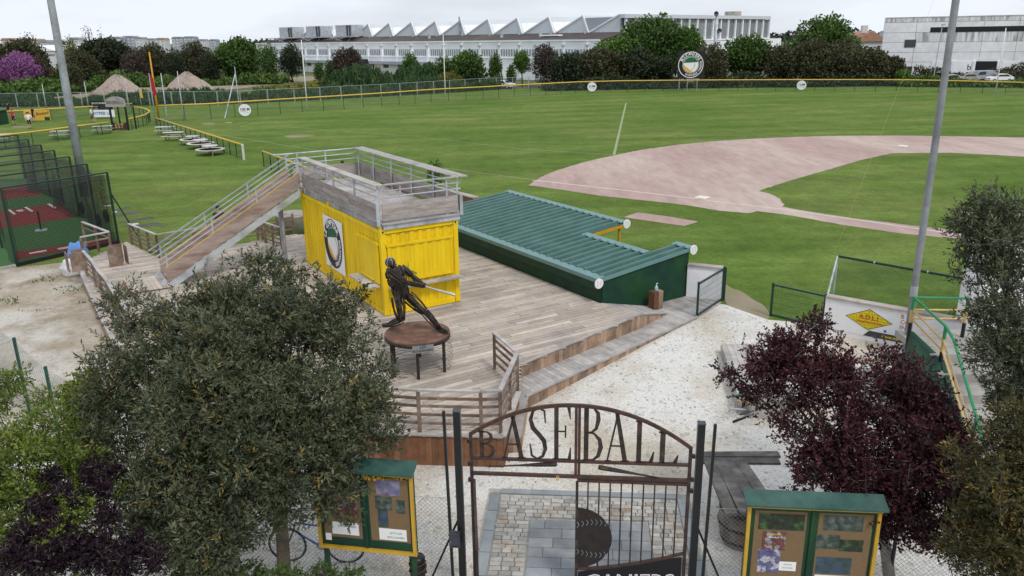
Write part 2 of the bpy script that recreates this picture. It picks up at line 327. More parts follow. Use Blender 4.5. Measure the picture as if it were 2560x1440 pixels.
# ------------------------------------------------------------ builders
class MB:
    def __init__(s): s.v = []; s.f = []; s.r = None
    def add(s, vs, fs):
        n = len(s.v); s.v += [tuple(x) for x in vs]; s.f += [tuple(i+n for i in f) for f in fs]; return s
    def box(s, c, d, rz=0, ax=None):
        c = V(c); hx, hy, hz = d[0]/2, d[1]/2, d[2]/2
        if ax is None: ax = (V((math.cos(rz), math.sin(rz), 0)), V((-math.sin(rz), math.cos(rz), 0)), V((0, 0, 1)))
        vs = [c+ax[0]*hx*a+ax[1]*hy*b+ax[2]*hz*e for a in (-1, 1) for b in (-1, 1) for e in (-1, 1)]
        return s.add(vs, [(0, 1, 3, 2), (4, 6, 7, 5), (0, 4, 5, 1), (2, 3, 7, 6), (0, 2, 6, 4), (1, 5, 7, 3)])
    def beam(s, a, b, w, h, up=(0, 0, 1)):
        a, b = V(a), V(b); x = (b-a); l = x.length
        if l < 1e-6: return s
        x.normalize(); u = V(up); y = u.cross(x)
        if y.length < 1e-4: y = V((1, 0, 0)).cross(x)
        y.normalize(); z = x.cross(y)
        return s.box((a+b)/2, (l, w, h), ax=(x, y, z))
    def tube(s, pts, r, n=8, cap=True):
        pts = [V(p) for p in pts]; rs = r if isinstance(r, (list, tuple)) else [r]*len(pts)
        b0 = len(s.v); ref = None
        for i, p in enumerate(pts):
            t = (pts[min(i+1, len(pts)-1)]-pts[max(i-1, 0)])
            t = t.normalized() if t.length > 1e-9 else V((0, 0, 1))
            if ref is None: ref = V((0, 0, 1)) if abs(t.z) < .9 else V((1, 0, 0))
            x = ref-t*ref.dot(t)
            if x.length < 1e-4: x = V((1, 0, 0))-t*t.x
            x.normalize(); y = t.cross(x); ref = x
            s.v += [tuple(p+x*rs[i]*math.cos(k*2*math.pi/n)+y*rs[i]*math.sin(k*2*math.pi/n)) for k in range(n)]
        for i in range(len(pts)-1):
            for k in range(n):
                a = b0+i*n+k; b = b0+i*n+(k+1) % n; s.f.append((a, b, b+n, a+n))
        if cap:
            s.f.append(tuple(b0+k for k in reversed(range(n)))); s.f.append(tuple(b0+(len(pts)-1)*n+k for k in range(n)))
        return s
    def prism(s, poly, ext):                 # flat 3-D polygon pushed along ext
        n = len(poly); e = V(ext); vs = [V(p) for p in poly]; vs += [p+e for p in vs]
        return s.add(vs, [tuple(reversed(range(n))), tuple(range(n, 2*n))]+[(i, (i+1) % n, n+(i+1) % n, n+i) for i in range(n)])
    def disc(s, c, ex, ey, r, n=28, th=None, hole=0):
        c, ex, ey = V(c), V(ex).normalized(), V(ey).normalized(); en = ex.cross(ey)
        ring = [c+ex*r*math.cos(k*2*math.pi/n)+ey*r*math.sin(k*2*math.pi/n) for k in range(n)]
        if hole:
            th = th or .01
            inn = [c+ex*hole*math.cos(k*2*math.pi/n)+ey*hole*math.sin(k*2*math.pi/n) for k in range(n)]
            for k in range(n):
                k2 = (k+1) % n; s.prism([ring[k], ring[k2], inn[k2], inn[k]], en*th)
            return s
        if th: return s.prism(ring, en*th)
        return s.add(ring, [tuple(range(n))])
    def lathe(s, c, prof, n=24, ax=(0, 0, 1)):   # prof: (radius, height) pairs
        c = V(c); az = V(ax).normalized(); x = V((1, 0, 0)) if abs(az.x) < .9 else V((0, 1, 0)); x = (x-az*x.dot(az)).normalized(); y = az.cross(x)
        b0 = len(s.v)
        for r, h in prof: s.v += [tuple(c+az*h+x*r*math.cos(k*2*math.pi/n)+y*r*math.sin(k*2*math.pi/n)) for k in range(n)]
        for i in range(len(prof)-1):
            for k in range(n):
                a = b0+i*n+k; b = b0+i*n+(k+1) % n; s.f.append((a, b, b+n, a+n))
        s.f.append(tuple(b0+k for k in reversed(range(n)))); s.f.append(tuple(b0+(len(prof)-1)*n+k for k in range(n)))
        return s

WO = {}                                       # world offset of each parent
def link(o, parent=None, local=False):
    col.objects.link(o)
    if parent is not None:
        o.parent = parent
        if not local: o.location = -V(WO.get(parent.name, (0, 0, 0)))
    WO[o.name] = V((0, 0, 0))
    return o
def mesh(name, vs, fs, m, smooth=False):
    me = bpy.data.meshes.new(name); me.from_pydata([tuple(v) for v in vs], [], fs)
    if m: me.materials.append(MATS[m] if isinstance(m, str) else m)
    if smooth: me.polygons.foreach_set('use_smooth', [True]*len(me.polygons))
    me.update(); return me
def obj(name, mb, m, parent=None, smooth=False, local=False, bevel=0):
    me = mesh(name, mb.v, mb.f, m, smooth)
    if mb.r is not None:
        a = me.attributes.new('rnd', 'FLOAT', 'FACE'); a.data.foreach_set('value', mb.r)
    o = link(bpy.data.objects.new(name, me), parent, local)
    if bevel:
        b = o.modifiers.new('bevel', 'BEVEL'); b.width = bevel; b.segments = 2; b.limit_method = 'ANGLE'
    return o
def tag(o, label=None, cat=None, group=None, kind=None):
    if label: o['label'] = label
    if cat: o['category'] = cat
    if group: o['group'] = group
    if kind: o['kind'] = kind
    return o
def thing(name, label, cat, loc=(0, 0, 0), group=None, rz=0):
    o = bpy.data.objects.new(name, None); col.objects.link(o); o.location = loc; o.rotation_euler = (0, 0, rz)
    o.empty_display_size = .2; WO[o.name] = V(loc); return tag(o, label, cat, group)
def copy_tree(o, parent=None):
    c = o.copy(); col.objects.link(c); c.parent = parent; WO[c.name] = WO.get(o.name, V((0, 0, 0)))
    for ch in o.children: copy_tree(ch, c)
    return c
CUBES = {}
def piece(name, c, d, rz, m, parent, tilt=None):
    """one plank, stone or slat: the shared, slightly chamfered unit block, scaled"""
    if m not in CUBES:
        mb = MB(); bv = .5
        mb.box((0, 0, 0), (1, 1, 1)); CUBES[m] = mesh(name, mb.v, mb.f, m)
    o = bpy.data.objects.new(name, CUBES[m]); col.objects.link(o); o.parent = parent
    o.location = V(c)-V(WO.get(parent.name, (0, 0, 0))); o.scale = d
    o.rotation_euler = tilt if tilt else (0, 0, rz); WO[o.name] = V((0, 0, 0)); return o
def pbeam(name, a, b, w, h, m, parent, up=(0, 0, 1)):
    """a straight timber or bar as its own part, from the shared block"""
    a, b = V(a), V(b); x = b-a; l = x.length; x.normalize(); y = V(up).cross(x)
    if y.length < 1e-4: y = V((1, 0, 0)).cross(x)
    y.normalize(); z = x.cross(y)
    o = piece(name, (a+b)/2, (l, w, h), 0, m, parent)
    o.rotation_euler = Matrix((x, y, z)).transposed().to_euler(); return o
TUBES = {}
def ptube(name, a, b, r, m, parent, n=10):
    a, b = V(a), V(b); k = (m, n)
    if k not in TUBES:
        mb = MB(); mb.tube([(0, 0, -.5), (0, 0, .5)], 1, n); TUBES[k] = mesh(name, mb.v, mb.f, m, False)
    x = b-a; o = bpy.data.objects.new(name, TUBES[k]); col.objects.link(o); o.parent = parent
    o.location = (a+b)/2-V(WO.get(parent.name, (0, 0, 0))); o.scale = (r, r, x.length)
    o.rotation_euler = x.to_track_quat('Z', 'Y').to_euler(); WO[o.name] = V((0, 0, 0)); return o
def structure(o): o['kind'] = 'structure'; return o
def stuff(o): o['kind'] = 'stuff'; return o

def patch(name, poly, zf, m, res=1.0, parent=None):
    """polygonal sheet draped on zf(x, y)"""
    pts = [V((p[0], p[1])) for p in poly]; n = len(pts); bd = []
    for i in range(n):
        a, b = pts[i], pts[(i+1) % n]; k = max(1, int((b-a).length/res))
        bd += [a+(b-a)*j/k for j in range(k)]
    xs = [p.x for p in pts]; ys = [p.y for p in pts]
    inner = []
    if res < 50:
        def inside(q):
            c = False
            for i in range(n):
                a, b = pts[i], pts[i-1]
                if (a.y > q.y) != (b.y > q.y) and q.x < (b.x-a.x)*(q.y-a.y)/(b.y-a.y)+a.x: c = not c
            return c
        gx = np.arange(min(xs)+res*.5, max(xs), res); gy = np.arange(min(ys)+res*.5, max(ys), res)
        for x in gx:
            for y in gy:
                q = V((x+.013, y+.007))
                if inside(q): inner.append(q)
    allp = bd+inner; ed = [(i, (i+1) % len(bd)) for i in range(len(bd))]
    r = delaunay_2d_cdt(allp, ed, [], 1, 1e-4)
    vs = [(p.x, p.y, zf(p.x, p.y) if callable(zf) else zf) for p in r[0]]
    fs = [tuple(f) for f in r[2]]
    me = mesh(name, vs, fs, m, True)
    bm = bmesh.new(); bm.from_mesh(me); bmesh.ops.recalc_face_normals(bm, faces=bm.faces)
    for f in bm.faces:
        if f.normal.z < 0: f.normal_flip()
    bm.to_mesh(me); bm.free()
    return link(bpy.data.objects.new(name, me), parent)

def netstrip(name, bot, top, m, parent=None, local=False):
    vs = []; fs = []; uv = []; u = 0
    for i in range(len(bot)):
        vs += [tuple(bot[i]), tuple(top[i])]
    me_uv = []
    for i in range(len(bot)-1):
        l = (V(bot[i+1])-V(bot[i])).length; h0 = (V(top[i])-V(bot[i])).length; h1 = (V(top[i+1])-V(bot[i+1])).length
        fs.append((2*i, 2*i+2, 2*i+3, 2*i+1)); me_uv += [(u, 0), (u+l, 0), (u+l, h1), (u, h0)]; u += l
    me = mesh(name, vs, fs, m); L = me.uv_layers.new(name='UVMap')
    L.data.foreach_set('uv', [c for p in me_uv for c in p])
    return link(bpy.data.objects.new(name, me), parent, local)

def text(name, s, size, m, o, ex, ey, parent, th=.004, align='CENTER', sx=1, shear=0, local=False, bold=0):
    cu = bpy.data.curves.new('lettering', 'FONT'); cu.body = s; cu.size = size; cu.align_x = align; cu.align_y = 'CENTER'; cu.extrude = th; cu.resolution_u = 2
    cu.shear = shear; cu.offset = bold
    t = bpy.data.objects.new('lettering', cu); col.objects.link(t)
    dg = bpy.context.evaluated_depsgraph_get(); me = bpy.data.meshes.new_from_object(t.evaluated_get(dg)); col.objects.unlink(t)
    bpy.data.objects.remove(t); bpy.data.curves.remove(cu)
    ex, ey = V(ex).normalized(), V(ey).normalized(); en = ex.cross(ey)
    me.transform(Matrix(((ex.x*sx, ey.x, en.x, o[0]), (ex.y*sx, ey.y, en.y, o[1]), (ex.z*sx, ey.z, en.z, o[2]), (0, 0, 0, 1))))
    me.materials.clear(); me.materials.append(MATS[m]); me.name = name
    return link(bpy.data.objects.new(name, me), parent, local)
def arctext(name, s, size, m, c, ex, ey, r, a0, a1, parent, th=.003, inward=False, bold=0, local=False):
    """letters set one by one round an arc, from angle a0 to a1 (degrees)"""
    ex, ey = V(ex).normalized(), V(ey).normalized(); ms = []
    vs = []; fs = []
    for i, ch in enumerate(s):
        if ch == ' ': continue
        a = math.radians(a0+(a1-a0)*(i+.5)/len(s)); rad = ex*math.cos(a)+ey*math.sin(a); tan = ex*math.sin(a)-ey*math.cos(a)
        if inward: xx, yy = -tan, -rad
        else: xx, yy = tan, rad
        o = text('letter', ch, size, m, V(c)+rad*r, xx, yy, None, th, bold=bold)
        n = len(vs); vs += [tuple(v.co) for v in o.data.vertices]; fs += [tuple(k+n for k in p.vertices) for p in o.data.polygons]
        me = o.data; bpy.data.objects.remove(o); bpy.data.meshes.remove(me)
    return link(bpy.data.objects.new(name, mesh(name, vs, fs, m)), parent, local)

# ------------------------------------------------------------ foliage
def leaves(name, cen, dirs, length, width, rnd, m, parent=None, fold=.25, kind=None):
    """one mesh of small folded leaf blades"""
    n = len(cen); dirs = dirs/np.maximum(np.linalg.norm(dirs, axis=1, keepdims=True), 1e-6)
    t = rng.normal(size=(n, 3)); s = np.cross(dirs, t); s /= np.maximum(np.linalg.norm(s, axis=1, keepdims=True), 1e-6)
    nn = np.cross(s, dirs); L = length[:, None]; W = width[:, None]
    v = np.empty((n, 4, 3)); v[:, 0] = cen-dirs*L*.5; v[:, 1] = cen+s*W*.5-nn*W*fold; v[:, 2] = cen+dirs*L*.5; v[:, 3] = cen-s*W*.5-nn*W*fold
    me = bpy.data.meshes.new(name); me.vertices.add(4*n); me.vertices.foreach_set('co', v.reshape(-1))
    me.loops.add(4*n); me.polygons.add(n); me.loops.foreach_set('vertex_index', np.arange(4*n, dtype=np.int32))
    me.polygons.foreach_set('loop_start', np.arange(0, 4*n, 4, dtype=np.int32)); me.update(calc_edges=True)
    a = me.attributes.new('rnd', 'FLOAT', 'FACE'); a.data.foreach_set('value', np.clip(rnd, 0, 1).astype(np.float32))
    me.materials.append(MATS[m]); me.validate()
    o = link(bpy.data.objects.new(name, me), parent)
    if kind: o['kind'] = kind
    return o
def crown_points(clumps, n, shell=.55, stray=0):
    """points near the surface of many overlapping lumps (centre, radii)"""
    c = np.array([k[0] for k in clumps], float); r = np.array([k[1] for k in clumps], float)
    wgt = (r[:, 0]*r[:, 1]*r[:, 2])**(.67); i = rng.choice(len(clumps), n, p=wgt/wgt.sum())
    d = rng.normal(size=(n, 3)); d /= np.linalg.norm(d, axis=1, keepdims=True)
    rad = shell+(1-shell)*rng.random(n)**.6
    # irregular surface
    rad *= 1+.16*np.sin(d[:, 0]*7+i)+.13*np.sin(d[:, 1]*9+2*i)
    if stray: rad = np.where(rng.random(n) < stray, rad*(1.08+.4*rng.random(n)), rad)
    p = c[i]+d*rad[:, None]*r[i]
    return p, d, i
def tree(name, label, base, h, rx, m, n=2200, leaf=.35, group=None, trunk=.28, ry=None, lumps=14, bark='bark_dark', dense=.5, cat='tree', top=1.0, tr=None, seed=None, droop=.0, flat=.62):
    """tapered trunk, limbs and a crown of leaf blades grouped in lumps"""
    R_ = random.Random(seed if seed is not None else zlib.crc32(label.encode()) % 9999)
    base = V(base); ry = ry or rx; t = thing(name, label, cat, base, group)
    zc = base.z+h*(trunk+(1-trunk)*.5); hz = h*(1-trunk)*.5; clumps = []
    for k in range(lumps):
        a = k*2.399963+R_.random(); q = (k+.5)/lumps; el = math.asin(1-2*q); rr = .52+.18*R_.random()
        cx = math.cos(a)*math.cos(el)*rr; cy = math.sin(a)*math.cos(el)*rr; cz = math.sin(el)*rr
        wdt = 1-.35*max(0, cz)*top
        s = (.36+.20*R_.random())
        clumps.append(((base.x+cx*rx*wdt, base.y+cy*ry*wdt, zc+cz*hz*1.15-droop*hz*math.hypot(cx, cy)), (rx*s, ry*s, hz*s*1.05)))
    clumps.append(((base.x, base.y, zc), (rx*flat, ry*flat, hz*flat)))
    p, d, i = crown_points(clumps, n, dense)
    cl = rng.random(len(clumps))
    dirs = d+rng.normal(size=d.shape)*.8+np.array([0, 0, .25]); leaf_shade = .5*rng.random(n)+.28*cl[i]+.22*(.5+.5*d[:, 2])  # leaf tone is random, with shading painted in: upper side of lumps lighter
    leaves('crown', p, dirs, leaf*(.7+.6*rng.random(n)), leaf*(.45+.35*rng.random(n)), leaf_shade, m, t)
    mb = MB(); tr = tr or max(.06, h*.022)
    mid = V((base.x+R_.uniform(-.1, .1)*rx, base.y, base.z+h*(trunk+.12)))
    mb.tube([base-V((0, 0, .1)), base+V((0, 0, h*trunk*.5))+V((R_.uniform(-.05, .05)*rx, 0, 0)), mid, V((base.x, base.y, zc+hz*.5))], [tr*1.3, tr, tr*.8, tr*.2], 7)
    for k in range(0, lumps, 2):
        c = V(clumps[k][0]); mb.tube([mid-V((0, 0, h*.08)), (mid+c)/2+V((0, 0, hz*.08)), c], [tr*.55, tr*.35, tr*.1], 5)
    obj('trunk', mb, bark, t, True)
    return t
def skin(name, pts, edges, radii, m, parent, sub=2, root=0, local=False):
    """one continuous body grown over a posed skeleton"""
    me = bpy.data.meshes.new(name); me.from_pydata([tuple(p) for p in pts], edges, [])
    o = bpy.data.objects.new(name, me); col.objects.link(o)
    md = o.modifiers.new('s', 'SKIN'); md.use_smooth_shade = True
    for i, r in enumerate(radii):
        sv = me.skin_vertices[0].data[i]; sv.radius = (r, r) if not isinstance(r, tuple) else r; sv.use_root = (i == root)
    if sub: sd_ = o.modifiers.new('d', 'SUBSURF'); sd_.levels = sub; sd_.render_levels = sub
    dg = bpy.context.evaluated_depsgraph_get(); m2 = bpy.data.meshes.new_from_object(o.evaluated_get(dg))
    bpy.data.objects.remove(o); bpy.data.meshes.remove(me); m2.name = name
    m2.materials.clear()
    for k in (m if isinstance(m, (list, tuple)) else [m]): m2.materials.append(MATS[k])
    return link(bpy.data.objects.new(name, m2), parent, local)
# ============================================================ ground
def sm(t): t = min(1, max(0, t)); return t*t*(3-2*t)
def gh(x, y): return FZ-.2*sm((24-y)/10)
YARD = [(-60, 2), (-60, 18), tuple(P(-120, 700))[:2], tuple(P(0, 674))[:2], tuple(P(205, 652))[:2], (-14.2, 30.2), (-8, 29.5), (-2, 29), (2.6, 24.3), (5.4, 25.7),
        tuple(P(1812, 762))[:2], tuple(P(1920, 800))[:2], tuple(P(2062, 812))[:2], (13, 20.5), (22, 16), (22, 2)]
def inpoly(x, y, poly):
    c = False; n = len(poly)
    for i in range(n):
        a, b = poly[i], poly[i-1]
        if (a[1] > y) != (b[1] > y) and x < (b[0]-a[0])*(y-a[1])/(b[1]-a[1])+a[0]: c = not c
    return c
def pdist(x, y, poly):
    d = 1e9
    for i in range(len(poly)):
        ax, ay = poly[i-1]; bx, by = poly[i]; l = (bx-ax)**2+(by-ay)**2; t = max(0, min(1, ((x-ax)*(bx-ax)+(y-ay)*(by-ay))/l))
        d = min(d, math.hypot(x-ax-t*(bx-ax), y-ay-t*(by-ay)))
    return d
def axis(a, b, st, far): 
    return [-f for f in far[::-1]]+list(np.arange(a, b+.01, st))+list(far)
gx = [-5000, -2000, -800, -300, -150, -100, -75]+list(np.arange(-62, 26, .8))+[30, 40, 60, 100, 150, 300, 800, 2000, 5000]
gy = [-60, -20, 0]+list(np.arange(2, 34, .8))+[36, 40, 50, 70, 100, 140, 200, 400, 800, 2000, 6000]
vs = []
for y in gy:
    for x in gx:
        z = gh(x, y)
        if inpoly(x, y, YARD) and pdist(x, y, YARD) > .7: z -= .8
        vs.append((x, y, z))
nx = len(gx)
fs = [(j*nx+i, j*nx+i+1, (j+1)*nx+i+1, (j+1)*nx+i) for j in range(len(gy)-1) for i in range(nx-1)]
structure(link(bpy.data.objects.new('lawn', mesh('lawn', vs, fs, 'lawn', True))))
structure(patch('gravel_yard', YARD, lambda x, y: gh(x, y)+.012, 'gravel', 1.5))
def px(pts, z=FZ): return [tuple(P(a, b, z))[:2] for a, b in pts]
def smoothpoly(pts, k=3):
    for _ in range(k):
        q = []
        for i in range(len(pts)):
            a, b = pts[i], pts[(i+1) % len(pts)]
            q += [(a[0]*.75+b[0]*.25, a[1]*.75+b[1]*.25), (a[0]*.25+b[0]*.75, a[1]*.25+b[1]*.75)]
        pts = q
    return pts
# infield clay, the grass diamond inside it, the lines and bases
arc = [(1322, 463), (1336, 452), (1358, 440), (1390, 427), (1420, 417), (1458, 406), (1500, 396), (1530, 389.5), (1600, 375), (1700, 361), (1800, 352), (1900, 346), (2000, 342), (2100, 339.6), (2250, 339), (2400, 341), (2560, 344), (2750, 350)]
low = [(2750, 405), (2560, 392), (2480, 387), (2380, 382), (2230, 383)]
edge = [(2230, 383), (2150, 401), (2060, 427), (1960, 456), (1905, 474), (1898, 478), (1925, 484), (1950, 497), (1960, 511), (1957, 517), (1975, 521), (2100, 541), (2300, 566), (2412, 578), (2560, 598), (2900, 640), (2900, 660), (2560, 622), (2412, 599), (2250, 583), (2100, 561), (1960, 536), (1895, 528), (1871, 533), (1800, 527), (1700, 511), (1600, 500), (1500, 489), (1400, 474)]
def ragged(pts, st=.35, amp=.045, seed=1):
    R_ = random.Random(seed); q = []
    for i in range(len(pts)):
        a, b = pts[i], pts[(i+1) % len(pts)]; k = max(1, int(math.hypot(b[0]-a[0], b[1]-a[1])/st))
        q += [(a[0]+(b[0]-a[0])*j/k+R_.uniform(-amp, amp), a[1]+(b[1]-a[1])*j/k+R_.uniform(-amp, amp)) for j in range(k)]
    return q
structure(patch('infield_clay', ragged(px(arc+low+edge[1:])), FZ+.004, 'red_clay', 4))
structure(patch('on_deck_clay', px([(1595, 531), (1670, 541), (1746, 554), (1711, 565), (1635, 554), (1559, 543)]), FZ+.004, 'red_clay', 2))
def line(name, pts, wd, m, z=FZ+.008):
    w_ = [P(a, b, z) for a, b in pts]; mb = MB()
    for a, b in zip(w_[:-1], w_[1:]):
        d = (b-a).normalized(); s = V((-d.y, d.x, 0))*wd/2
        mb.add([a-s, b-s, b+s, a+s], [(0, 1, 2, 3)])
    return structure(obj(name, mb, m))
line('foul_line', [(1330, 450), (1520, 471), (1745, 497)], .13, 'chalk')
line('foul_line', [(1765, 501), (1950, 522), (2410, 588), (2900, 655)], .11, 'chalk')
line('field_line', [(1535, 387), (1565, 258)], .20, 'chalk_grass')
line('field_line', [(1535, 387), (1300, 372), (1030, 340), (900, 331), (700, 316)], .09, 'chalk_grass')
line('field_line', [(1330, 449), (1150, 425), (1000, 408), (800, 377), (610, 347), (400, 312)], .09, 'chalk_grass')
line('field_line', [(600, 316), (680, 302)], .14, 'chalk_grass')
for a, b, lb in ((1755, 495.5, 'square white base bag at the near left corner of the clay infield'), (2257, 366.5, 'square white base bag on the far clay beyond the infield grass')):
    c = P(a, b, FZ); mb = MB(); mb.lathe((c.x, c.y, FZ), [(.0, .0), (.44, .004), (.44, .06), (.38, .085), (0, .09)], 4)
    tag(obj('base_bag', mb, 'base_white', bevel=.01), lb, 'base', 'base bags of the infield')
# bare spots
for pts in ([(705, 338), (780, 336), (790, 341), (720, 345)], [(500, 308), (535, 307), (540, 311), (505, 312)], [(555, 306), (580, 305), (580, 309)], [(20, 317), (70, 314), (88, 318), (40, 321)],
            [(1808, 705), (1830, 722), (1852, 726), (1880, 748), (1915, 765), (1930, 800), (1890, 800), (1850, 778), (1812, 765)]):
    structure(patch('bare_earth', smoothpoly(px(pts), 2), FZ+.004, 'dirt', 30))

# ============================================================ timber deck
A0 = P(963.5, 791, DZ); YAW = math.radians(31.6)
U = V((math.cos(YAW), math.sin(YAW), 0)); W = V((-math.sin(YAW), math.cos(YAW), 0)); Zv = V((0, 0, 1))
CL, CWd, CHt = 7.5, 2.6, 2.68
C0 = P(1498, 757, DZ); E1 = P(1150, 571, 1.06); E0 = P(1503, 700, 1.06)
D1 = (E0-E1).normalized(); D1.z = 0; D1.normalize(); S1 = V((-D1.y, D1.x, 0))
def T(t, s, z): return V((C0.x, C0.y, 0))+D1*t+S1*s+V((0, 0, z))
def ts(p): d = V((p[0]-C0.x, p[1]-C0.y, 0)); return d.dot(D1), d.dot(S1)
FRc = P(1258, 1092, DZ); FLc = P(900, 1085, DZ)
DECK = [tuple(FRc)[:2], tuple(P(1297, 980, DZ))[:2], tuple(P(1301, 912, DZ))[:2], tuple(P(1600, 786, DZ))[:2], tuple(C0)[:2], tuple(T(-9, 0, 0))[:2],
        tuple(P(735, 585, DZ))[:2], tuple(P(398, 646, DZ))[:2], tuple(P(316, 604, DZ))[:2], tuple(P(205, 655, DZ))[:2], tuple(P(206, 688, DZ))[:2], tuple(P(232, 745, DZ))[:2], tuple(P(262, 810, DZ))[:2], tuple(P(290, 862, DZ))[:2],
        tuple(P(420, 960, DZ))[:2], (FLc.x-2.6, FLc.y+.7), (FLc.x, FLc.y+.05)]
deck = thing('timber_deck', 'large weathered plank deck carrying the yellow container and the statue', 'deck', (-5, 22, gh(-5, 22)))
under = patch('deck_underlay', DECK, DZ-.045, 'gap_shade', 40, deck)  # dark sheet below the planks: shade in the gaps put into its colour
PW = .19
rows = []
proj = [((V((x, y, 0))-V((A0.x, A0.y, 0))).dot(U), (V((x, y, 0))-V((A0.x, A0.y, 0))).dot(W)) for x, y in DECK]
vmin, vmax = min(p[1] for p in proj), max(p[1] for p in proj)
rp = random.Random(3); planks = []
k = 0; vv = vmin+PW/2
while vv < vmax:
    xs = []
    for i in range(len(proj)):
        a, b = proj[i-1], proj[i]
        if (a[1] > vv) != (b[1] > vv): xs.append(a[0]+(b[0]-a[0])*(vv-a[1])/(b[1]-a[1]))
    xs.sort()
    for i in range(0, len(xs)-1, 2):
        x = xs[i]; first = True
        while x < xs[i+1]-.02:
            l = rp.uniform(1.2, 2.6)*(rp.uniform(.3, 1) if first else 1); first = False
            e = min(x+l, xs[i+1])
            if xs[i+1]-e < .35: e = xs[i+1]
            c = (x+e)/2
            if not (0.1 < vv < CL-.1 and .3 < c < CWd-.3 and e < CWd-.05 and x > .05):
                planks.append((c, vv, e-x-.014))
            x = e
    vv += PW
def pl_world(c, vv): return V((A0.x, A0.y, 0))+U*c+W*vv
def seen(p):
    d = p-V((0, 0, CH)); q = d.dot(V(_f)); x = 1280+F*d.dot(V(_r))/q; y = 720-F*d.dot(V(_u))/q
    return x, y
def hidden(p):
    x, y = seen(p); return (x < 900 and y > 720 and x > 330) or y > 1500
planks.sort(key=lambda q: (hidden(V((*pl_world(q[0], q[1])[:2], DZ))), -q[2]/pl_world(q[0], q[1]).y**2))
for c, vv, l in planks[:300]:
    q = pl_world(c, vv); piece('plank', (q.x, q.y, DZ-.0125+rp.uniform(-.003, .003)), (l, PW-.017, .025), YAW, 'wood', deck)
mb = MB(); mb.r = []
for c, vv, l in planks[300:]:
    q = pl_world(c, vv); mb.box((q.x, q.y, DZ-.0125+rp.uniform(-.003, .003)), (l, PW-.017, .025), YAW); mb.r += [rp.random()]*6
stuff(obj('plank_field', mb, 'wood', deck))
# skirts: upright boards round the deck edge
def skirt(parent, pts, zt, zb, m, bw=.14, th=.025, name='skirt_board', gap=.004, cap=True):
    for a, b in zip(pts[:-1], pts[1:]):
        a, b = V((a[0], a[1], 0)), V((b[0], b[1], 0)); l = (b-a).length; n = max(1, round(l/bw)); d = (b-a)/n; ang = math.atan2(d.y, d.x)
        for i in range(n):
            c = a+d*(i+.5); f = (i+.5)/n
            z1 = zt(c) if callable(zt) else zt; z0 = zb(c) if callable(zb) else zb
            piece(name, (c.x, c.y, (z1+z0)/2), (d.length-gap, th, z1-z0), ang, m, parent)
def below(c): return gh(c.x, c.y)-.02
fpts = DECK[-3:]+[DECK[0]]
skirt(deck, DECK[14:]+[DECK[0]], DZ-.03, below, 'wood_red')
skirt(deck, [DECK[0], DECK[1]], DZ-.03, below, 'wood_red')
skirt(deck, DECK[9:15], DZ-.03, below, 'wood_tan', .16)
for a, b in zip((DECK+[DECK[0]])[13:18], (DECK+[DECK[0]])[14:18]): 
    pass
edge_i = [(9, 10), (10, 11), (11, 12), (12, 13), (13, 14), (14, 15), (15, 16), (16, 0), (0, 1)]
for i, j in edge_i:
    a, b = V((*DECK[i], DZ+.006)), V((*DECK[j], DZ+.006)); pbeam('edge_board', a, b, .12, .03, 'wood_grey', deck)

# ============================================================ ramp
rA = P(1742, 793, -.2); rB = P(1313, 992, -.04); rC = P(1666, 780, -.12); rD = P(1301, 936, -.04)
tA, sA = ts(rA); tB, sB = ts(rB); tC, sC = ts(rC); tD, sD = ts(rD)
ramp = thing('access_ramp', 'sloping plank ramp along the right edge of the deck', 'ramp', (rB.x, rB.y, gh(rB.x, rB.y)))
def rz_(s): f = (s-sB)/(sA-sB); return -.04+(-.2+.04)*f
n = int((sA-sB)/.15); 
for i in range(n):
    s = sB+(sA-sB)*(i+.5)/n
    to = tB+(tA-tB)*(s-sB)/(sA-sB)
    if s < sC: ti = tD+(tC-tD)*(s-sD)/(sC-sD); 
    else: ti = .03
    z = rz_(s); c = T((ti+to)/2, s, z-.0125)
    piece('plank', c, (abs(to-ti), (sA-sB)/n-.012, .025), math.atan2(D1.y, D1.x), 'wood_grey', ramp)
tw, sw_ = ts(P(1803, 757, -.22)); n2 = max(1, int((sw_-sA)/.15))
for i in range(n2):
    s = sA+(sw_-sA)*(i+.5)/n2; to = tA+(tw-tA)*(i+.5)/n2
    piece('plank', T((to+min(.03, to-.3)-.0)/2, s, rz_(sA)-.0125), (to-min(.03, to-.3), (sw_-sA)/n2-.012, .025), math.atan2(D1.y, D1.x), 'wood_grey', ramp)
p1_, p2_ = T(tB, sB, 0), T(tA, sA, 0)
skirt(ramp, [tuple(p1_)[:2], tuple(p2_)[:2]], lambda c: rz_(ts(c)[1])-.03, lambda c: min(below(c), rz_(ts(c)[1])-.07), 'wood_tan', .17)
pbeam('edge_board', T(tB+.02, sB, rz_(sB)+.02), T(tA+.02, sA, rz_(sA)+.02), .05, .06, 'wood_grey', ramp)
# the inclined triangle from the deck down to the ramp
sj = sC; k6 = ts(P(1600, 786, DZ))
n = int(sj/.125)
for i in range(n):
    s = sj*(i+.5)/n; z = DZ+(rz_(sj)-DZ)*s/sj
    te = k6[0]+(tC-k6[0])*max(0, (s-k6[1])/(sC-k6[1])) if s > k6[1] else k6[0]*s/max(k6[1], .01)
    o = piece('plank', T((.03+te)/2, s, z-.012), (max(.1, te-.03), sj/n-.005, .025), math.atan2(D1.y, D1.x), 'wood_grey', ramp)
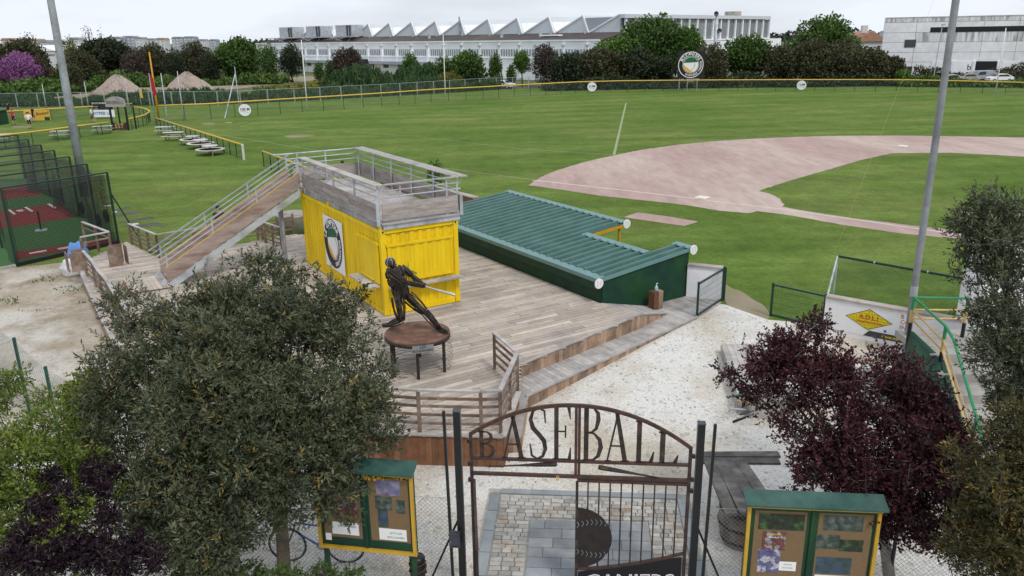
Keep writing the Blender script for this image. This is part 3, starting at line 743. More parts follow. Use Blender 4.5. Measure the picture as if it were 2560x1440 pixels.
# upright boards between ramp and deck
q0, q1 = P(1301, 912, DZ), P(1600, 786, DZ)
skirt(ramp, [tuple(q0)[:2], tuple(q1)[:2]], DZ-.005, lambda c: rz_(ts(c)[1])-.02, 'wood_tan', .15, .03)
k6p = T(*k6, 0); kcp = T(tC, sC, 0)
skirt(ramp, [tuple(k6p)[:2], tuple(kcp)[:2]], lambda c: DZ+(rz_(sj)-DZ)*ts(c)[1]/sj, lambda c: rz_(ts(c)[1])-.02, 'wood_tan', .15, .03)
pbeam('edge_board', V((q0.x, q0.y, DZ+.008)), V((q1.x, q1.y, DZ+.008)), .09, .03, 'wood_grey', ramp)
pbeam('edge_board', V((q1.x, q1.y, DZ+.008)), T(tC, sC, rz_(sC)+.02), .09, .03, 'wood_grey', ramp)
# low landing at the foot of the ramp
land = [P(1297, 985, -.04), P(1330, 968, -.04), P(1318, 1000, -.04), P(1302, 1098, -.1), P(1262, 1100, -.1)]
lm = thing('step_landing', 'narrow low plank landing in front of the deck corner', 'step', (land[2].x, land[2].y, gh(land[2].x, land[2].y)))
mb = MB(); mb.prism([V((p.x, p.y, -.08)) for p in land], (0, 0, .04)); obj('tread', mb, 'wood_grey', lm)
skirt(lm, [tuple(land[2])[:2], tuple(land[3])[:2], tuple(land[4])[:2]], -.08, below, 'wood_tan', .15)

# ============================================================ timber railings
def railing(label, base, z0, h=.98, rails=(.22, .42, .62, .8), extra_posts=True, spacing=1.1, post=.075, m='wood_brown', top=.1, group='timber railings round the deck', skip_posts=()):
    pts = [V((p[0], p[1], z0)) for p in base]; t = thing('timber_railing', label, 'railing', pts[0], group)
    for i, (a, b) in enumerate(zip(pts[:-1], pts[1:])):
        l = (b-a).length; n = max(1, round(l/spacing)) if extra_posts else 1
        for k in range(n+(1 if i == len(pts)-2 else 0)):
            q = a+(b-a)*k/n; pbeam('post', q-V((0, 0, .05)), q+V((0, 0, h-.03)), post, post, m, t)
        for r in rails: pbeam('rail', a+V((0, 0, r*h)), b+V((0, 0, r*h)), .035, .06, m, t)
        pbeam('top_rail', a+V((0, 0, h-.012)), b+V((0, 0, h-.012)), top, .04, 'wood_grey', t)
    return t
def dp(x, y): return tuple(P(x, y, DZ))[:2]
railing('railing along the front edge of the deck turning back beside the ramp', [dp(905, 1068), dp(1050, 1080), dp(1204, 1084), dp(1252, 1082), dp(1275, 1026), dp(1294, 977), dp(1237, 922)], DZ, extra_posts=False, h=1.0)
railing('railing along the left edge of the deck above the bare yard', [dp(219, 692), dp(241, 718), dp(258, 747), dp(276, 768), dp(300, 812), dp(330, 856)], DZ, extra_posts=False)
railing('railing with five rails on the far side of the deck beside the batting cage', [dp(330, 611), dp(398, 641)], DZ, spacing=.95, rails=(.08, .3, .5, .7), h=.9)
railing('long railing behind the metal staircase facing the lawn', [dp(398, 641), dp(735, 583)], DZ, spacing=1.3, h=.9)
railing('short railing under the stairs beside the water tank', [dp(705, 622), dp(645, 600)], DZ, spacing=.8, h=.9)
railing('small corner railing on top of the wooden box at the deck corner', [dp(212, 655), dp(281, 640), dp(215, 612)], DZ, h=1.0, spacing=1.3, rails=(.75,))
bx = P(245, 672, DZ); t = thing('wooden_box', 'upright brown plank box at the left corner of the deck', 'box', bx)
for i in range(4):
    if i in (1, 2): continue
    q = bx+U*(-.62+.42*i); piece('board', (q.x, q.y, DZ+.36), (.47, .03, .72), YAW+.1, 'wood_brown', t)
    piece('board', (q.x-.2, q.y+.5, DZ+.36), (.47, .03, .72), YAW+.1, 'wood_brown', t)
for sx_ in (-1.0, 1.0):
    q = bx+U*sx_+V((-.1, .25, 0)); piece('board', (q.x, q.y, DZ+.36), (.03, .5, .715), YAW+.1, 'wood_brown', t)
# bags beside the box
def blob(name, c, r, m, label, cat, seed, sub=3):
    R_ = random.Random(seed); bm = bmesh.new(); bmesh.ops.create_icosphere(bm, subdivisions=sub, radius=1)
    for v in bm.verts:
        k = 1+.16*math.sin(v.co.x*5+seed)+.14*math.sin(v.co.y*6+2*seed)+.08*math.sin(v.co.z*9)
        v.co = V((v.co.x*r[0]*k, v.co.y*r[1]*k, max(-.75*r[2], v.co.z*r[2]*k)))
    me = bpy.data.meshes.new(name); bm.to_mesh(me); bm.free(); me.materials.append(MATS[m]); me.polygons.foreach_set('use_smooth', [True]*len(me.polygons))
    o = link(bpy.data.objects.new(name, me)); o.location = (c[0], c[1], c[2]+.74*r[2]); return tag(o, label, cat)
g1 = P(183, 688, FZ); blob('rubbish_sack', (g1.x, g1.y, gh(g1.x, g1.y)), (.45, .38, .36), 'bag_white', 'white plastic sack slumped on the bare ground by the deck', 'sack', 2)
g2 = P(196, 672, FZ); o = blob('folded_tarpaulin', (g2.x+.05, g2.y+.1, gh(g2.x, g2.y)), (.33, .3, .62), 'bag_blue', 'crumpled blue tarpaulin leaning on the deck corner', 'tarpaulin', 5)
# stone kerb between the yard and the cages
kb = thing('kerb', 'low pale concrete kerb between the cage lawn and the bare yard', 'kerb', P(100, 663))
ka, kc = P(-90, 693), P(40, 668)
for i in range(6):
    a = ka+(kc-ka)*i/6; b = ka+(kc-ka)*(i+.97)/6; pbeam('kerb_stone', a+V((0, 0, .04)), b+V((0, 0, .04)), .12, .16, 'concrete', kb)
# ============================================================ yellow container kiosk
def CW(u, v, z): return V((A0.x, A0.y, 0))+U*u+W*v+V((0, 0, z))
con = thing('shipping_container', 'bright yellow corrugated shipping container kiosk standing on the deck', 'container', CW(CWd/2, CL/2, DZ))
Z0, Z1 = DZ+.02, DZ+CHt
def corr(mb, o, ex, en, l, z0, z1, pitch, dep, th=.02):
    xs = []; n = max(1, round(l/pitch)); p = l/n; prof = [(0, 0), (.28, 0), (.42, 1), (.72, 1), (.86, 0)]
    pts = [(i*p+a*p, b) for i in range(n) for a, b in prof]+[(l, 0)]
    vs = []
    for x, b in pts:
        q = V(o)+V(ex)*x+V(en)*(b*dep); vs += [V((q.x, q.y, z0)), V((q.x, q.y, z1))]
    mb.add(vs, [(2*i, 2*i+2, 2*i+3, 2*i+1) for i in range(len(pts)-1)])
mb = MB(); corr(mb, CW(.03, .12, 0), W, U, CL-.24, Z0+.14, Z1-.13, .29, .04); obj('side_wall', mb, 'yellow_paint', con)
mb = MB(); corr(mb, CW(CWd-.03, .12, 0), W, -U, CL-.24, Z0+.14, Z1-.13, .29, .04); obj('side_wall', mb, 'yellow_paint', con)
mb = MB(); corr(mb, CW(.14, .03, 0), U, W, CWd-.28, Z0+.14, Z1-.15, .29, .045); obj('end_wall', mb, 'yellow_paint', con)
mb = MB(); corr(mb, CW(.14, CL-.03, 0), U, -W, CWd-.28, Z0+.14, Z1-.15, .29, .045); obj('end_wall', mb, 'yellow_paint', con)
mb = MB(); mb.box(CW(CWd/2, CL/2, Z1-.05), (CWd-.1, CL-.1, .04), YAW); obj('container_roof', mb, 'grey_dark', con)
for u_, v_ in ((.075, .075), (CWd-.075, .075), (.075, CL-.075), (CWd-.075, CL-.075)):
    piece('corner_post', CW(u_, v_, (Z0+Z1)/2), (.15, .15, Z1-Z0-.24), YAW, 'yellow_paint', con)
    for zc in (Z0+.06, Z1-.06):
        o = piece('corner_casting', CW(u_, v_, zc), (.178, .178, .118), YAW, 'yellow_paint', con)
for z, hh in ((Z0+.07, .13), (Z1-.06, .11)):
    for u_ in (.045, CWd-.045): piece('side_rail', CW(u_, CL/2, z), (.09, CL-.36, hh), YAW, 'yellow_paint', con)
    for v_ in (.045, CL-.045): piece('end_rail', CW(CWd/2, v_, z), (CWd-.36, .09, hh+.02), YAW, 'yellow_paint', con)
for u_ in (.085, CWd-.085):                     # dark holes of the castings
    mb = MB(); mb.disc(CW(u_, -.0155, Z1-.06), U, Zv, .032, 12, .004); obj('lifting_hole', mb, 'rust_dark', con)
for u_ in (.95, 1.45, 1.9, 2.25): piece('lug', CW(u_, .05, Z1+.035), (.03, .05, .08), YAW, 'yellow_paint', con)
piece('lug', CW(.03, 4.55, Z1+.06), (.06, .13, .14), YAW, 'yellow_paint', con)
piece('lug', CW(.06, .06, Z1+.06), (.1, .1, .13), YAW, 'yellow_paint', con); piece('lug', CW(.06, CL-.06, Z1+.06), (.1, .1, .13), YAW, 'yellow_paint', con)
# shutters with frames, one on each face
def shutter(o, ex, en, l, z0, z1, cn):
    h_ = obj('serving_hatch', cn, 'yellow_paint', con)
    for a, b in (((0, z0), (l, z0)), ((0, z0), (0, z1)), ((l, z0), (l, z1))):
        pbeam('hatch_frame', V(o)+V(ex)*a[0]+V((0, 0, a[1])), V(o)+V(ex)*b[0]+V((0, 0, b[1])), .05, .05, 'yellow_paint', h_, up=en)
    pbeam('hatch_frame', V(o)+V(ex)*-.06+V((0, 0, z1+.02)), V(o)+V(ex)*(l+.06)+V((0, 0, z1+.02)), .09, .07, 'yellow_paint', h_, up=en)
    return h_
mb = MB(); mb.box(CW(-.012, 1.02, 1.9), (.02, 1.56, 1.2), YAW); shutter(CW(-.02, .24, 0), W, -U, 1.56, 1.30, 2.50, mb)
mb = MB(); corr(mb, CW(.22, -.025, 0), U, W, 2.12, 1.37, 2.45, .29, .03); shutter(CW(.22, -.02, 0), U, -W, 2.12, 1.34, 2.48, mb)
for o_, sx_, sy_ in ((CW(-.2, 1.08, 1.20), .34, 1.75), (CW(1.36, -.19, 1.21), 2.42, .30)):
    sh = piece('counter_shelf', o_, (sx_, sy_, .045), YAW, 'wood_grey', con)
# sign on the long side: white board, ring and lettering (the cartoon head is left out)
SC = CW(-.03, 4.2, 1.72); ex_, ey_ = -W, Zv
sg = thing('round_logo_board', 'white board with a dark ring and lettering on the yellow container side', 'sign', CW(-.01, 4.2, .85))
mb = MB(); mb.box(CW(-.022, 4.15, 1.70), (.022, 1.84, 1.82), YAW); obj('board', mb, 'white_plain', sg)
mb = MB(); mb.disc(SC-U*.006, ex_, ey_, .86, 40, .008, .58); obj('ring', mb, 'ink', sg)
mb = MB(); mb.disc(SC-U*.006, ex_, ey_, .555, 40, .006, .54); obj('ring', mb, 'ink', sg)
def seg_(c, ex, ey, r, a0, a1, en, n=14): return [V(c)+V(ex)*r*math.cos(a)+V(ey)*r*math.sin(a)+V(en) for a in np.linspace(math.radians(a0), math.radians(a1), n)]
mb = MB(); mb.prism(seg_(SC, ex_, ey_, .53, 35, 165, -U*.008), -U*.003); obj('colour_field', mb, 'ink_green', sg); mb = MB(); mb.prism(seg_(SC, ex_, ey_, .53, 185, 285, -U*.008), -U*.003); obj('colour_field', mb, 'banner_yellow', sg)
arctext('lettering', 'LE COMPTOIR', .30, 'white_plain', SC-U*.016, ex_, ey_, .71, 172, 38, sg, bold=.006)
arctext('lettering', 'BOUCANIERS', .20, 'white_plain', SC-U*.016, ex_, ey_, .71, 22, -80, sg, bold=.004)
mb = MB()
for q in range(16):
    a = -1.0+q*.13; c = SC-U*.01+ex_*(.34*math.cos(a*1.2)+.1)+ey_*(.4*math.sin(a)-.1); mb.box(c, (.006, .07, .016), YAW+.1)
obj('stitching', mb, 'red_ink', sg)

# ============================================================ viewing platform on the roof
FLz = 3.16; RT = 4.30
V1 = 8.55
plat = thing('viewing_platform', 'galvanised viewing platform with plank parapet on top of the yellow container', 'platform', CW(CWd/2, 4, Z1))
for u_ in (.1, CWd+.05): piece('edge_beam', CW(u_, V1/2, 3.06), (.09, V1, .15), YAW, 'galv_grey', plat)
for v_ in (-.02, V1-.1): piece('edge_beam', CW(CWd/2+.08, v_, 3.065), (CWd-.05, .07, .15), YAW, 'galv', plat)
for i in range(19):
    piece('floor_plank', CW(CWd/2+.07, .12+i*.455, FLz), (CWd+.02, .445, .035), YAW, 'galv_grey' if False else 'wood_grey', plat)
# parapet boards
def boards(a, b, z0, n=3, bh=.162, m='parapet'):
    for i in range(n): pbeam('parapet_board', a+V((0, 0, z0+i*(bh+.009)+bh/2)), b+V((0, 0, z0+i*(bh+.009)+bh/2)), .03, bh, m, plat)
uL, uR, vN, vF = .0, CWd+.14, .02, V1
def H0(u, v): return CW(u, v, 0)
boards(H0(uL, vN+.05), H0(uL, 2.45), 3.25); boards(H0(uL, 2.46), H0(uL, 4.85), 3.25); boards(H0(uL, 4.86), H0(uL, 7.15), 3.25)
boards(H0(uL+.12, vN), H0(uR-.12, vN), 3.25)
boards(H0(uR, vN+.05), H0(uR, 2.9), 3.25); boards(H0(uR, 2.91), H0(uR, 5.7), 3.25); boards(H0(uR, 5.71), H0(uR, vF), 3.25)
boards(H0(uR, vF), H0(uL+.1, vF), 3.25); 
pbeam('corner_angle', CW(uL-.01, vN-.01, 3.12), CW(uL-.01, vN-.01, 3.78), .1, .1, 'galv', plat)
pbeam('corner_angle', CW(uR+.02, vN-.01, 3.12), CW(uR+.02, vN-.01, 3.78), .09, .09, 'galv', plat)
def post(u, v): pbeam('rail_post', CW(u, v, 3.0), CW(u, v, RT), .075, .05, 'galv', plat)
for v_ in (.12, 2.0, 3.9, 5.8, 7.1): post(uL+.05, v_)
for v_ in (.12, 1.8, 3.5, 5.2, 6.9, 8.4): post(uR-.05, v_)
for u_ in (.75, 2.3): post(u_, vN+.05)
for u_ in (.3, 1.4): post(u_, vF-.05)
for z in (3.93, 4.12):
    ptube('rail_bar', CW(uL+.09, .1, z), CW(uL+.09, 7.1, z), .021, 'galv', plat); ptube('rail_bar', CW(uR-.09, .1, z), CW(uR-.09, 8.5, z), .021, 'galv', plat)
    ptube('rail_bar', CW(.25, vN+.09, z), CW(uR+.05, vN+.09, z), .021, 'galv', plat); ptube('rail_bar', CW(-.2, vF-.09, z), CW(uR-.1, vF-.09, z), .021, 'galv', plat)
for u_ in (uL-.02, uL+.12): pbeam('shelf_board', CW(u_, .0, RT+.02), CW(u_, 7.2, RT+.02), .135, .035, 'wood_grey', plat)
for u_ in (uR-.12, uR+.04, uR+.18): pbeam('shelf_board', CW(u_, -.05, RT+.02), CW(u_, 8.6, RT+.02), .13, .035, 'wood_grey', plat)
pbeam('shelf_board', CW(.2, vN, RT+.02), CW(uR-.2, vN, RT+.02), .1, .035, 'wood_grey', plat)
ptube('hand_rail', CW(-.6, vF, RT), CW(uR-.2, vF, RT), .03, 'galv', plat)
for v_ in (.12, 2.0, 3.9, 5.8): pbeam('bracket', CW(uL+.07, v_, RT-.16), CW(uL+.22, v_, RT-.005), .02, .02, 'galv', plat)

# ============================================================ metal staircase
st = thing('outdoor_staircase', 'galvanised staircase with plank sides climbing to the container roof', 'staircase', CW(-4.9, 7.8, DZ))
us, zs, ue, ze = -5.05, DZ, -.1, FLz; NS = 15
vA, vB = 7.22, 8.45
for v_ in (vA, vB):
    mb = MB(); mb.prism([CW(us-.15, v_-.03, zs), CW(us+.35, v_-.03, zs), CW(ue, v_-.03, ze-.25), CW(ue, v_-.03, ze), ], W*.05); obj('stringer', mb, 'galv', st)
    sl = (ze-zs)/(ue-us)
    mb = MB(); mb.prism([CW(us, v_-.05, zs+.12), CW(ue+.02, v_-.05, ze+.10), CW(ue+.02, v_-.05, ze+.62), CW(us, v_-.05, zs+.66)], W*.022); pn = obj('side_board', mb, 'ply', st)
    pbeam('edge_strip', CW(us, v_-.039, zs+.67), CW(ue, v_-.039, ze+.63), .03, .02, 'yellow_rail', pn)
    for f in (.02, .35, .68, .99):
        u_ = us+(ue-us)*f; z_ = zs+(ze-zs)*f; pbeam('baluster', CW(u_, v_, z_), CW(u_, v_, z_+1.12), .045, .045, 'galv', st)
    for h_ in (.75, .92): ptube('rail_bar', CW(us-.18, v_, zs+h_), CW(ue, v_, ze+h_), .015, 'galv', st)
    pbeam('hand_rail', CW(us-.3, v_, zs+1.04), CW(ue+.05, v_, ze+1.12), .055, .045, 'galv_grey', st)
for i in range(NS):
    f = (i+.5)/NS; piece('tread', CW(us+(ue-us)*f+.05, (vA+vB)/2, zs+(ze-zs)*(i+1)/NS-.04), (.29, vB-vA-.06, .035), YAW, 'wood_grey', st)
mb = MB(); mb.prism([CW(us-.28, vA-.05, zs), CW(us+.1, vA-.05, zs), CW(us-.05, vA-.05, zs+.3)], W*.12); obj('foot_plate', mb, 'galv', st)
mb = MB(); mb.prism([CW(us-.28, vB-.08, zs), CW(us+.1, vB-.08, zs), CW(us-.05, vB-.08, zs+.3)], W*.12); obj('foot_plate', mb, 'galv', st)
tq = P(717, 660, DZ); ptube('support_post', (tq.x, tq.y, DZ), (tq.x, tq.y, 2.75), .06, 'galv_grey', st); ptube('support_post', CW(-.6, vB, DZ), CW(-.6, vB, 2.65), .055, 'galv_grey', st)
# loose plank platform at the stair foot
pp = thing('plank_platform', 'low pinkish plank step in front of the staircase foot', 'step', CW(us-.55, 7.7, DZ))
for i in range(9): piece('plank', CW(us-1.15+i*.145, 7.75, DZ+.055), (.138, 1.75, .03), YAW, 'wood', pp)
piece('side_board', CW(us-1.25, 7.75, DZ+.035), (.03, 1.78, .07), YAW, 'wood_red', pp)

# round water tank behind the railing
tk = P(735, 578, FZ); t = thing('water_tank', 'round pale concrete tank behind the railing left of the container', 'tank', tk)
mb = MB(); mb.lathe(tk, [(.8, 0), (.8, .75), (.84, .8), (.84, .86), (.74, .86), (.72, .6)], 28); obj('shell', mb, 'concrete', t, True)
mb = MB(); mb.disc(tk+V((0, 0, .62)), (1, 0, 0), (0, 1, 0), .72, 28); obj('fill', mb, 'dirt', t)

# ============================================================ dugout
dg = thing('dugout', 'dark green dugout with ribbed sheet metal roof beside the deck', 'dugout', T(-5, 2, FZ))
ez = 1.06; kk = .10
def R3(t, s, dz=0): return T(t, s, ez+kk*s+dz)
LT = -12.2
mb = MB(); mb.box(T(LT/2, .08, (ez-.12+FZ)/2), (-LT, .12, ez-.12-FZ), math.atan2(D1.y, D1.x)); obj('back_wall', mb, 'green_wall', dg)
mb = MB(); mb.prism([T(-.06, .02, FZ-.2), T(-.06, 3.9, FZ-.2), R3(-.06, 3.9, -.06), R3(-.06, .02, -.06)], D1*.06); obj('end_wall', mb, 'green_wall', dg)
mb = MB(); mb.prism([T(LT, .02, FZ-.2), T(LT, 4.3, FZ-.2), R3(LT, 4.3, -.06), R3(LT, .02, -.06)], D1*.06); obj('end_wall', mb, 'green_wall', dg)
pbeam('fascia', T(LT-.1, -.12, ez-.16), T(.06, -.12, ez-.16), .03, .30, 'green_wall', dg)
SEC = [(LT, -4.05, 4.6), (-4.05, -.72, 2.7), (-.72, .05, 4.0)]
for t0, t1, se in SEC:
    mb = MB(); mb.prism([R3(t0, -.1), R3(t1, -.1), R3(t1, se), R3(t0, se)], (0, 0, .03)); sh = obj('roof_sheet', mb, 'green_roof', dg)
    n = max(1, round((t1-t0)/.42))
    for i in range(n):
        tt = t0+(t1-t0)*(i+.5)/n
        mb = MB(); hw, tw, hh = .075, .045, .085
        mb.prism([R3(tt-hw, .12, .03), R3(tt-tw, .12, .03+hh), R3(tt+tw, .12, .03+hh), R3(tt+hw, .12, .03)], R3(tt, se-.2)-R3(tt, .12)); obj('roof_rib', mb, 'green_cap' if False else 'green_roof', sh)
    mb = MB(); mb.beam(R3(t0-.02, se-.09, .075), R3(t1+.02, se-.09, .075), .30, .025, up=(-kk*S1+Zv)); mb.beam(R3(t0-.02, se+.05, .0), R3(t1+.02, se+.05, .0), .02, .15); obj('front_flashing', mb, 'green_cap', dg)
mb = MB(); mb.beam(R3(LT, .0, .075), R3(.05, .0, .075), .30, .02, up=(-kk*S1+Zv)); mb.beam(R3(LT, -.155, .02), R3(.05, -.155, .02), .015, .12); obj('back_flashing', mb, 'green_cap', dg)
pbeam('side_flashing', R3(.06, -.1, .0), R3(.06, 4.0, .0), .02, .12, 'green_cap', dg)
pbeam('side_beam', R3(-4.03, 2.8, -.08), R3(-4.03, 4.55, -.08), .06, .10, 'orange_paint', dg)
ptube('support_post', T(-4.15, 4.4, FZ), R3(-4.15, 4.4, -.02), .05, 'orange_paint', dg); ptube('support_post', T(-8.2, 4.4, FZ), R3(-8.2, 4.4, -.02), .05, 'orange_paint', dg); ptube('support_post', T(LT+.2, 4.4, FZ), R3(LT+.2, 4.4, -.02), .05, 'orange_paint', dg)
def balldisc(label, c, ex, ey, r, group='baseball discs on the dugout corners'):
    t = thing('baseball_disc', label, 'sign', c, group); en = V(ex).normalized().cross(V(ey).normalized())
    mb = MB(); mb.disc(c, ex, ey, r, 28, .03); obj('disc', mb, 'white_plain', t)
    for sgn in (-1, 1):
        mb = MB(); pts = [V(c)+en*.034+V(ex).normalized()*(sgn*r*(.95-.62*math.cos(q)))*1.0+V(ey).normalized()*r*.9*math.sin(q) for q in np.linspace(-.75, .75, 9)]
        mb.tube(pts, r*.018, 4); obj('seam', mb, 'red_ink', t)
    return t
balldisc('round white baseball disc at the near lower corner of the green dugout', R3(.10, -.12, -.06), S1, Zv, .165)
balldisc('round white baseball disc at the far right upper corner of the green dugout', R3(.10, 4.0, -.02), S1, Zv, .165)
balldisc('round white baseball disc on the overhanging roof edge with the yellow post', R3(-4.0, 4.62, -.02), S1, Zv, .175)
# stump with soap bottle in front of the end wall
sp_ = T(.42, 2.05, 0); szz = DZ+(rz_(sj)-DZ)*2.05/sj
stp = thing('wooden_pedestal', 'brown plank pedestal in front of the dugout end wall', 'pedestal', (sp_.x, sp_.y, szz))
for q in (-.1, .1): piece('board', T(.42, 2.05+q, szz+.32), (.26, .19, .64), math.atan2(D1.y, D1.x), 'wood_red' if q < 0 else 'wood_tan', stp)
bt = thing('soap_bottle', 'small blue pump bottle on the plank pedestal', 'bottle', T(.42, 2.05, szz+.64))
q = T(.42, 2.05, szz+.64); mb = MB(); mb.lathe(q, [(.05, 0), (.055, .02), (.055, .13), (.03, .17), (.018, .18)], 12); obj('body', mb, 'soap', bt, True)
mb = MB(); mb.tube([q+V((0, 0, .18)), q+V((0, 0, .25)), q+V((.05, 0, .25))], .012, 6); obj('pump', mb, 'white_plain', bt)

# white field wall and mesh gates
def wall(name, label, a, b, z0, z1, th, cap=True, m='plaster'):
    a, b = V(a), V(b); t = thing(name, label, 'wall', V((a.x, a.y, z0)))
    pbeam('wall_body', V((a.x, a.y, (z0+z1)/2)), V((b.x, b.y, (z0+z1)/2)), th, z1-z0, m, t)
    if cap: pbeam('coping', V((a.x, a.y, z1+.03)), V((b.x, b.y, z1+.03)), th+.1, .06, 'coping', t)
    return t
wA = T(.0, 3.75, 0); wB = P(1802, 752, FZ)
wall('field_wall', 'short white wall with grey coping between dugout and mesh gate', wA+S1*.15, wB, FZ-.1, FZ+1.14, .2)
def meshgate(label, a, b, z, h, group='green mesh gates to the field'):
    a, b = V((a[0], a[1], z)), V((b[0], b[1], z)); t = thing('mesh_gate', label, 'gate', a, group); up = V((0, 0, h)); o = V((0, 0, .06))
    for q in (a, b): pbeam('gate_post', q, q+up+o, .06, .06, 'green_frame', t)
    for q in (o, up): pbeam('gate_bar', a+q, b+q, .05, .05, 'green_frame', t)
    mid = (a+b)/2
    netstrip('mesh', [a+o, b+o], [a+up, b+up], 'wire_green', t)
    n = int((b-a).length/.1)
    return t
meshgate('open green mesh gate leaf at the ramp end beside the white wall', P(1742, 793, -.22), P(1806, 752, -.25), -.22, 1.12)
g0, g1 = P(1926, 790, FZ), P(2056, 822, FZ)
meshgate('green mesh gate leaf on the lawn side of the gravel opening', g0, g1, FZ, 1.05)
q = P(1806, 752, FZ); gp = thing('gate_pillar', 'dark green gate post at the end of the short white wall', 'post', q); pbeam('post', q+V((.05, .1, 0)), q+V((.05, .1, 1.15)), .09, .09, 'green_frame', gp)
# ============================================================ statue on its round table
pc = P(1045, 952, DZ); PCc = V((-2.42, 18.98, 0)); PZ = 1.27; PR = .83
ped = thing('round_pedestal', 'round rusty steel table on six legs wrapped with wire', 'pedestal', (PCc.x, PCc.y, DZ))
mb = MB(); mb.lathe((PCc.x, PCc.y, PZ-.035), [(0, 0), (PR, 0), (PR, .035), (0, .0351)], 44); obj('table_top', mb, 'rust_plate', ped)
mb = MB(); mb.lathe((PCc.x, PCc.y, PZ-.13), [(PR-.015, 0), (PR+.004, 0), (PR+.004, .096), (PR-.015, .096)], 44); obj('apron', mb, 'rust_dark', ped, True)
for k in range(6):
    a = math.radians(-85+60*k); q = V((PCc.x+math.cos(a)*(PR-.08), PCc.y+math.sin(a)*(PR-.08), 0)); ptube('leg', q+V((0, 0, DZ)), q+V((0, 0, PZ-.03)), .04, 'rust_dark', ped)
for k in range(9):
    z = DZ+.14+k*.085; ro = random.Random(k); mb = MB(); ph = ro.random()*6
    mb.tube([V((PCc.x+math.cos(a)*(PR+.03+.015*math.sin(3*a+ph)), PCc.y+math.sin(a)*(PR+.03), z+.03*math.sin(2*a+ph))) for a in np.linspace(0, 6.1, 40)], .0042, 5); obj('wire_hoop', mb, 'steel_dark', ped)
pa = math.radians(-75); pq = V((PCc.x+math.cos(pa)*(PR+.02), PCc.y+math.sin(pa)*(PR+.02), PZ-.14)); pe = V((-math.sin(pa), math.cos(pa), 0))
mb = MB(); mb.box(pq, (.52, .012, .20), pa+math.pi/2); pl = obj('name_plate', mb, 'slate', ped)
text('plate_lettering', 'LES', .11, 'ink', pq+V((math.cos(pa), math.sin(pa), 0))*.009+V((0, 0, .055)), pe, Zv, pl, .002); text('plate_lettering', 'BOUCANIERS', .085, 'ink', pq+V((math.cos(pa), math.sin(pa), 0))*.009-V((0, 0, .04)), pe, Zv, pl, .002)
# the batter: limbs are bundles of bent steel strips over a thin inner body
SY = 19.0
def S(x, y, dy=0): return D(x, y, SY+dy)
J = dict(head=S(976, 659, -.04), neck=S(984, 667, .03), chest=S(990, 690, .0), belly=S(997, 715, .05), pelv=S(1004, 736, .1),
         shl=S(970, 676, -.22), elL=S(1012, 706, -.42), hand=S(1060, 715, -.30), shr=S(1002, 668, .22), elR=S(1030, 690, .2),
         hipL=S(993, 742, -.08), kneL=S(1003, 800, -.2), ankL=S(972, 809, .35), toeL=S(956, 818, .4),
         hipR=S(1018, 740, .2), kneR=S(1062, 780, .1), ankR=S(1098, 815, .0), toeR=S(1119, 820, -.22))
for k in ('kneL',): J[k].z = max(J[k].z, PZ+.10)
for k in ('ankL', 'ankR'): J[k].z = PZ+.07
for k in ('toeL', 'toeR'): J[k].z = PZ+.035
bat = thing('batter_statue', 'dark welded steel statue of a baseball batter swinging on a round pedestal', 'statue', (PCc.x, PCc.y, PZ))
names = ['pelv', 'belly', 'chest', 'neck', 'head', 'shl', 'elL', 'hand', 'shr', 'elR', 'hipL', 'kneL', 'ankL', 'toeL', 'hipR', 'kneR', 'ankR', 'toeR']
ix = {n: i for i, n in enumerate(names)}
hr = J['hand']+V((.01, .05, .03)); pts = [J[n] for n in names]+[hr]
ed = [('pelv', 'belly'), ('belly', 'chest'), ('chest', 'neck'), ('neck', 'head'), ('chest', 'shl'), ('shl', 'elL'), ('elL', 'hand'), ('chest', 'shr'), ('shr', 'elR'), ('pelv', 'hipL'), ('hipL', 'kneL'), ('kneL', 'ankL'), ('ankL', 'toeL'), ('pelv', 'hipR'), ('hipR', 'kneR'), ('kneR', 'ankR'), ('ankR', 'toeR')]
rad = dict(pelv=.17, belly=.16, chest=.22, neck=.055, head=.085, shl=.065, elL=.042, hand=.04, shr=.065, elR=.042, hipL=.10, kneL=.065, ankL=.04, toeL=.03, hipR=.10, kneR=.07, ankR=.04, toeR=.03)
skin('body', pts, [(ix[a], ix[b]) for a, b in ed]+[(ix['elR'], 18)], [rad[n] for n in names]+[.035], 'steel_dark', bat, 2)
def bundle(a, b, r0, r1, n, bul=.25, seed=0):
    a, b = V(a), V(b); ax = (b-a).normalized(); x = ax.orthogonal().normalized(); y = ax.cross(x); R_ = random.Random(seed)
    for k in range(n):
        an = 2*math.pi*k/n+R_.uniform(-.2, .2); pts = []
        for j in range(7):
            f = j/6; r = (r0+(r1-r0)*f)*(1+bul*math.sin(math.pi*f)*R_.uniform(.7, 1.3)); pts.append(a+(b-a)*f+(x*math.cos(an+.3*f)+y*math.sin(an+.3*f))*r)
        mb = MB(); mb.tube(pts, .011+.007*R_.random(), 5); obj('steel_strip', mb, 'steel_dark' if R_.random() < .75 else 'rust_dark', bat, True)
for i, (a, b, r0, r1, n) in enumerate([('shl', 'elL', .085, .055, 7), ('elL', 'hand', .055, .04, 6), ('shr', 'elR', .085, .055, 7), ('elR', 'hand', .055, .04, 6), ('hipL', 'kneL', .15, .09, 11), ('kneL', 'ankL', .09, .055, 9), ('hipR', 'kneR', .15, .095, 11), ('kneR', 'ankR', .095, .06, 9), ('ankL', 'toeL', .045, .04, 5), ('ankR', 'toeR', .05, .04, 5)]):
    bundle(J[a], J[b], r0, r1, n, seed=i)
for i, (a, b, r0, r1, n) in enumerate([('neck', 'chest', .17, .24, 15), ('chest', 'belly', .24, .18, 16), ('belly', 'pelv', .18, .19, 14)]): bundle(J[a], J[b], r0, r1, n, .12, 20+i)
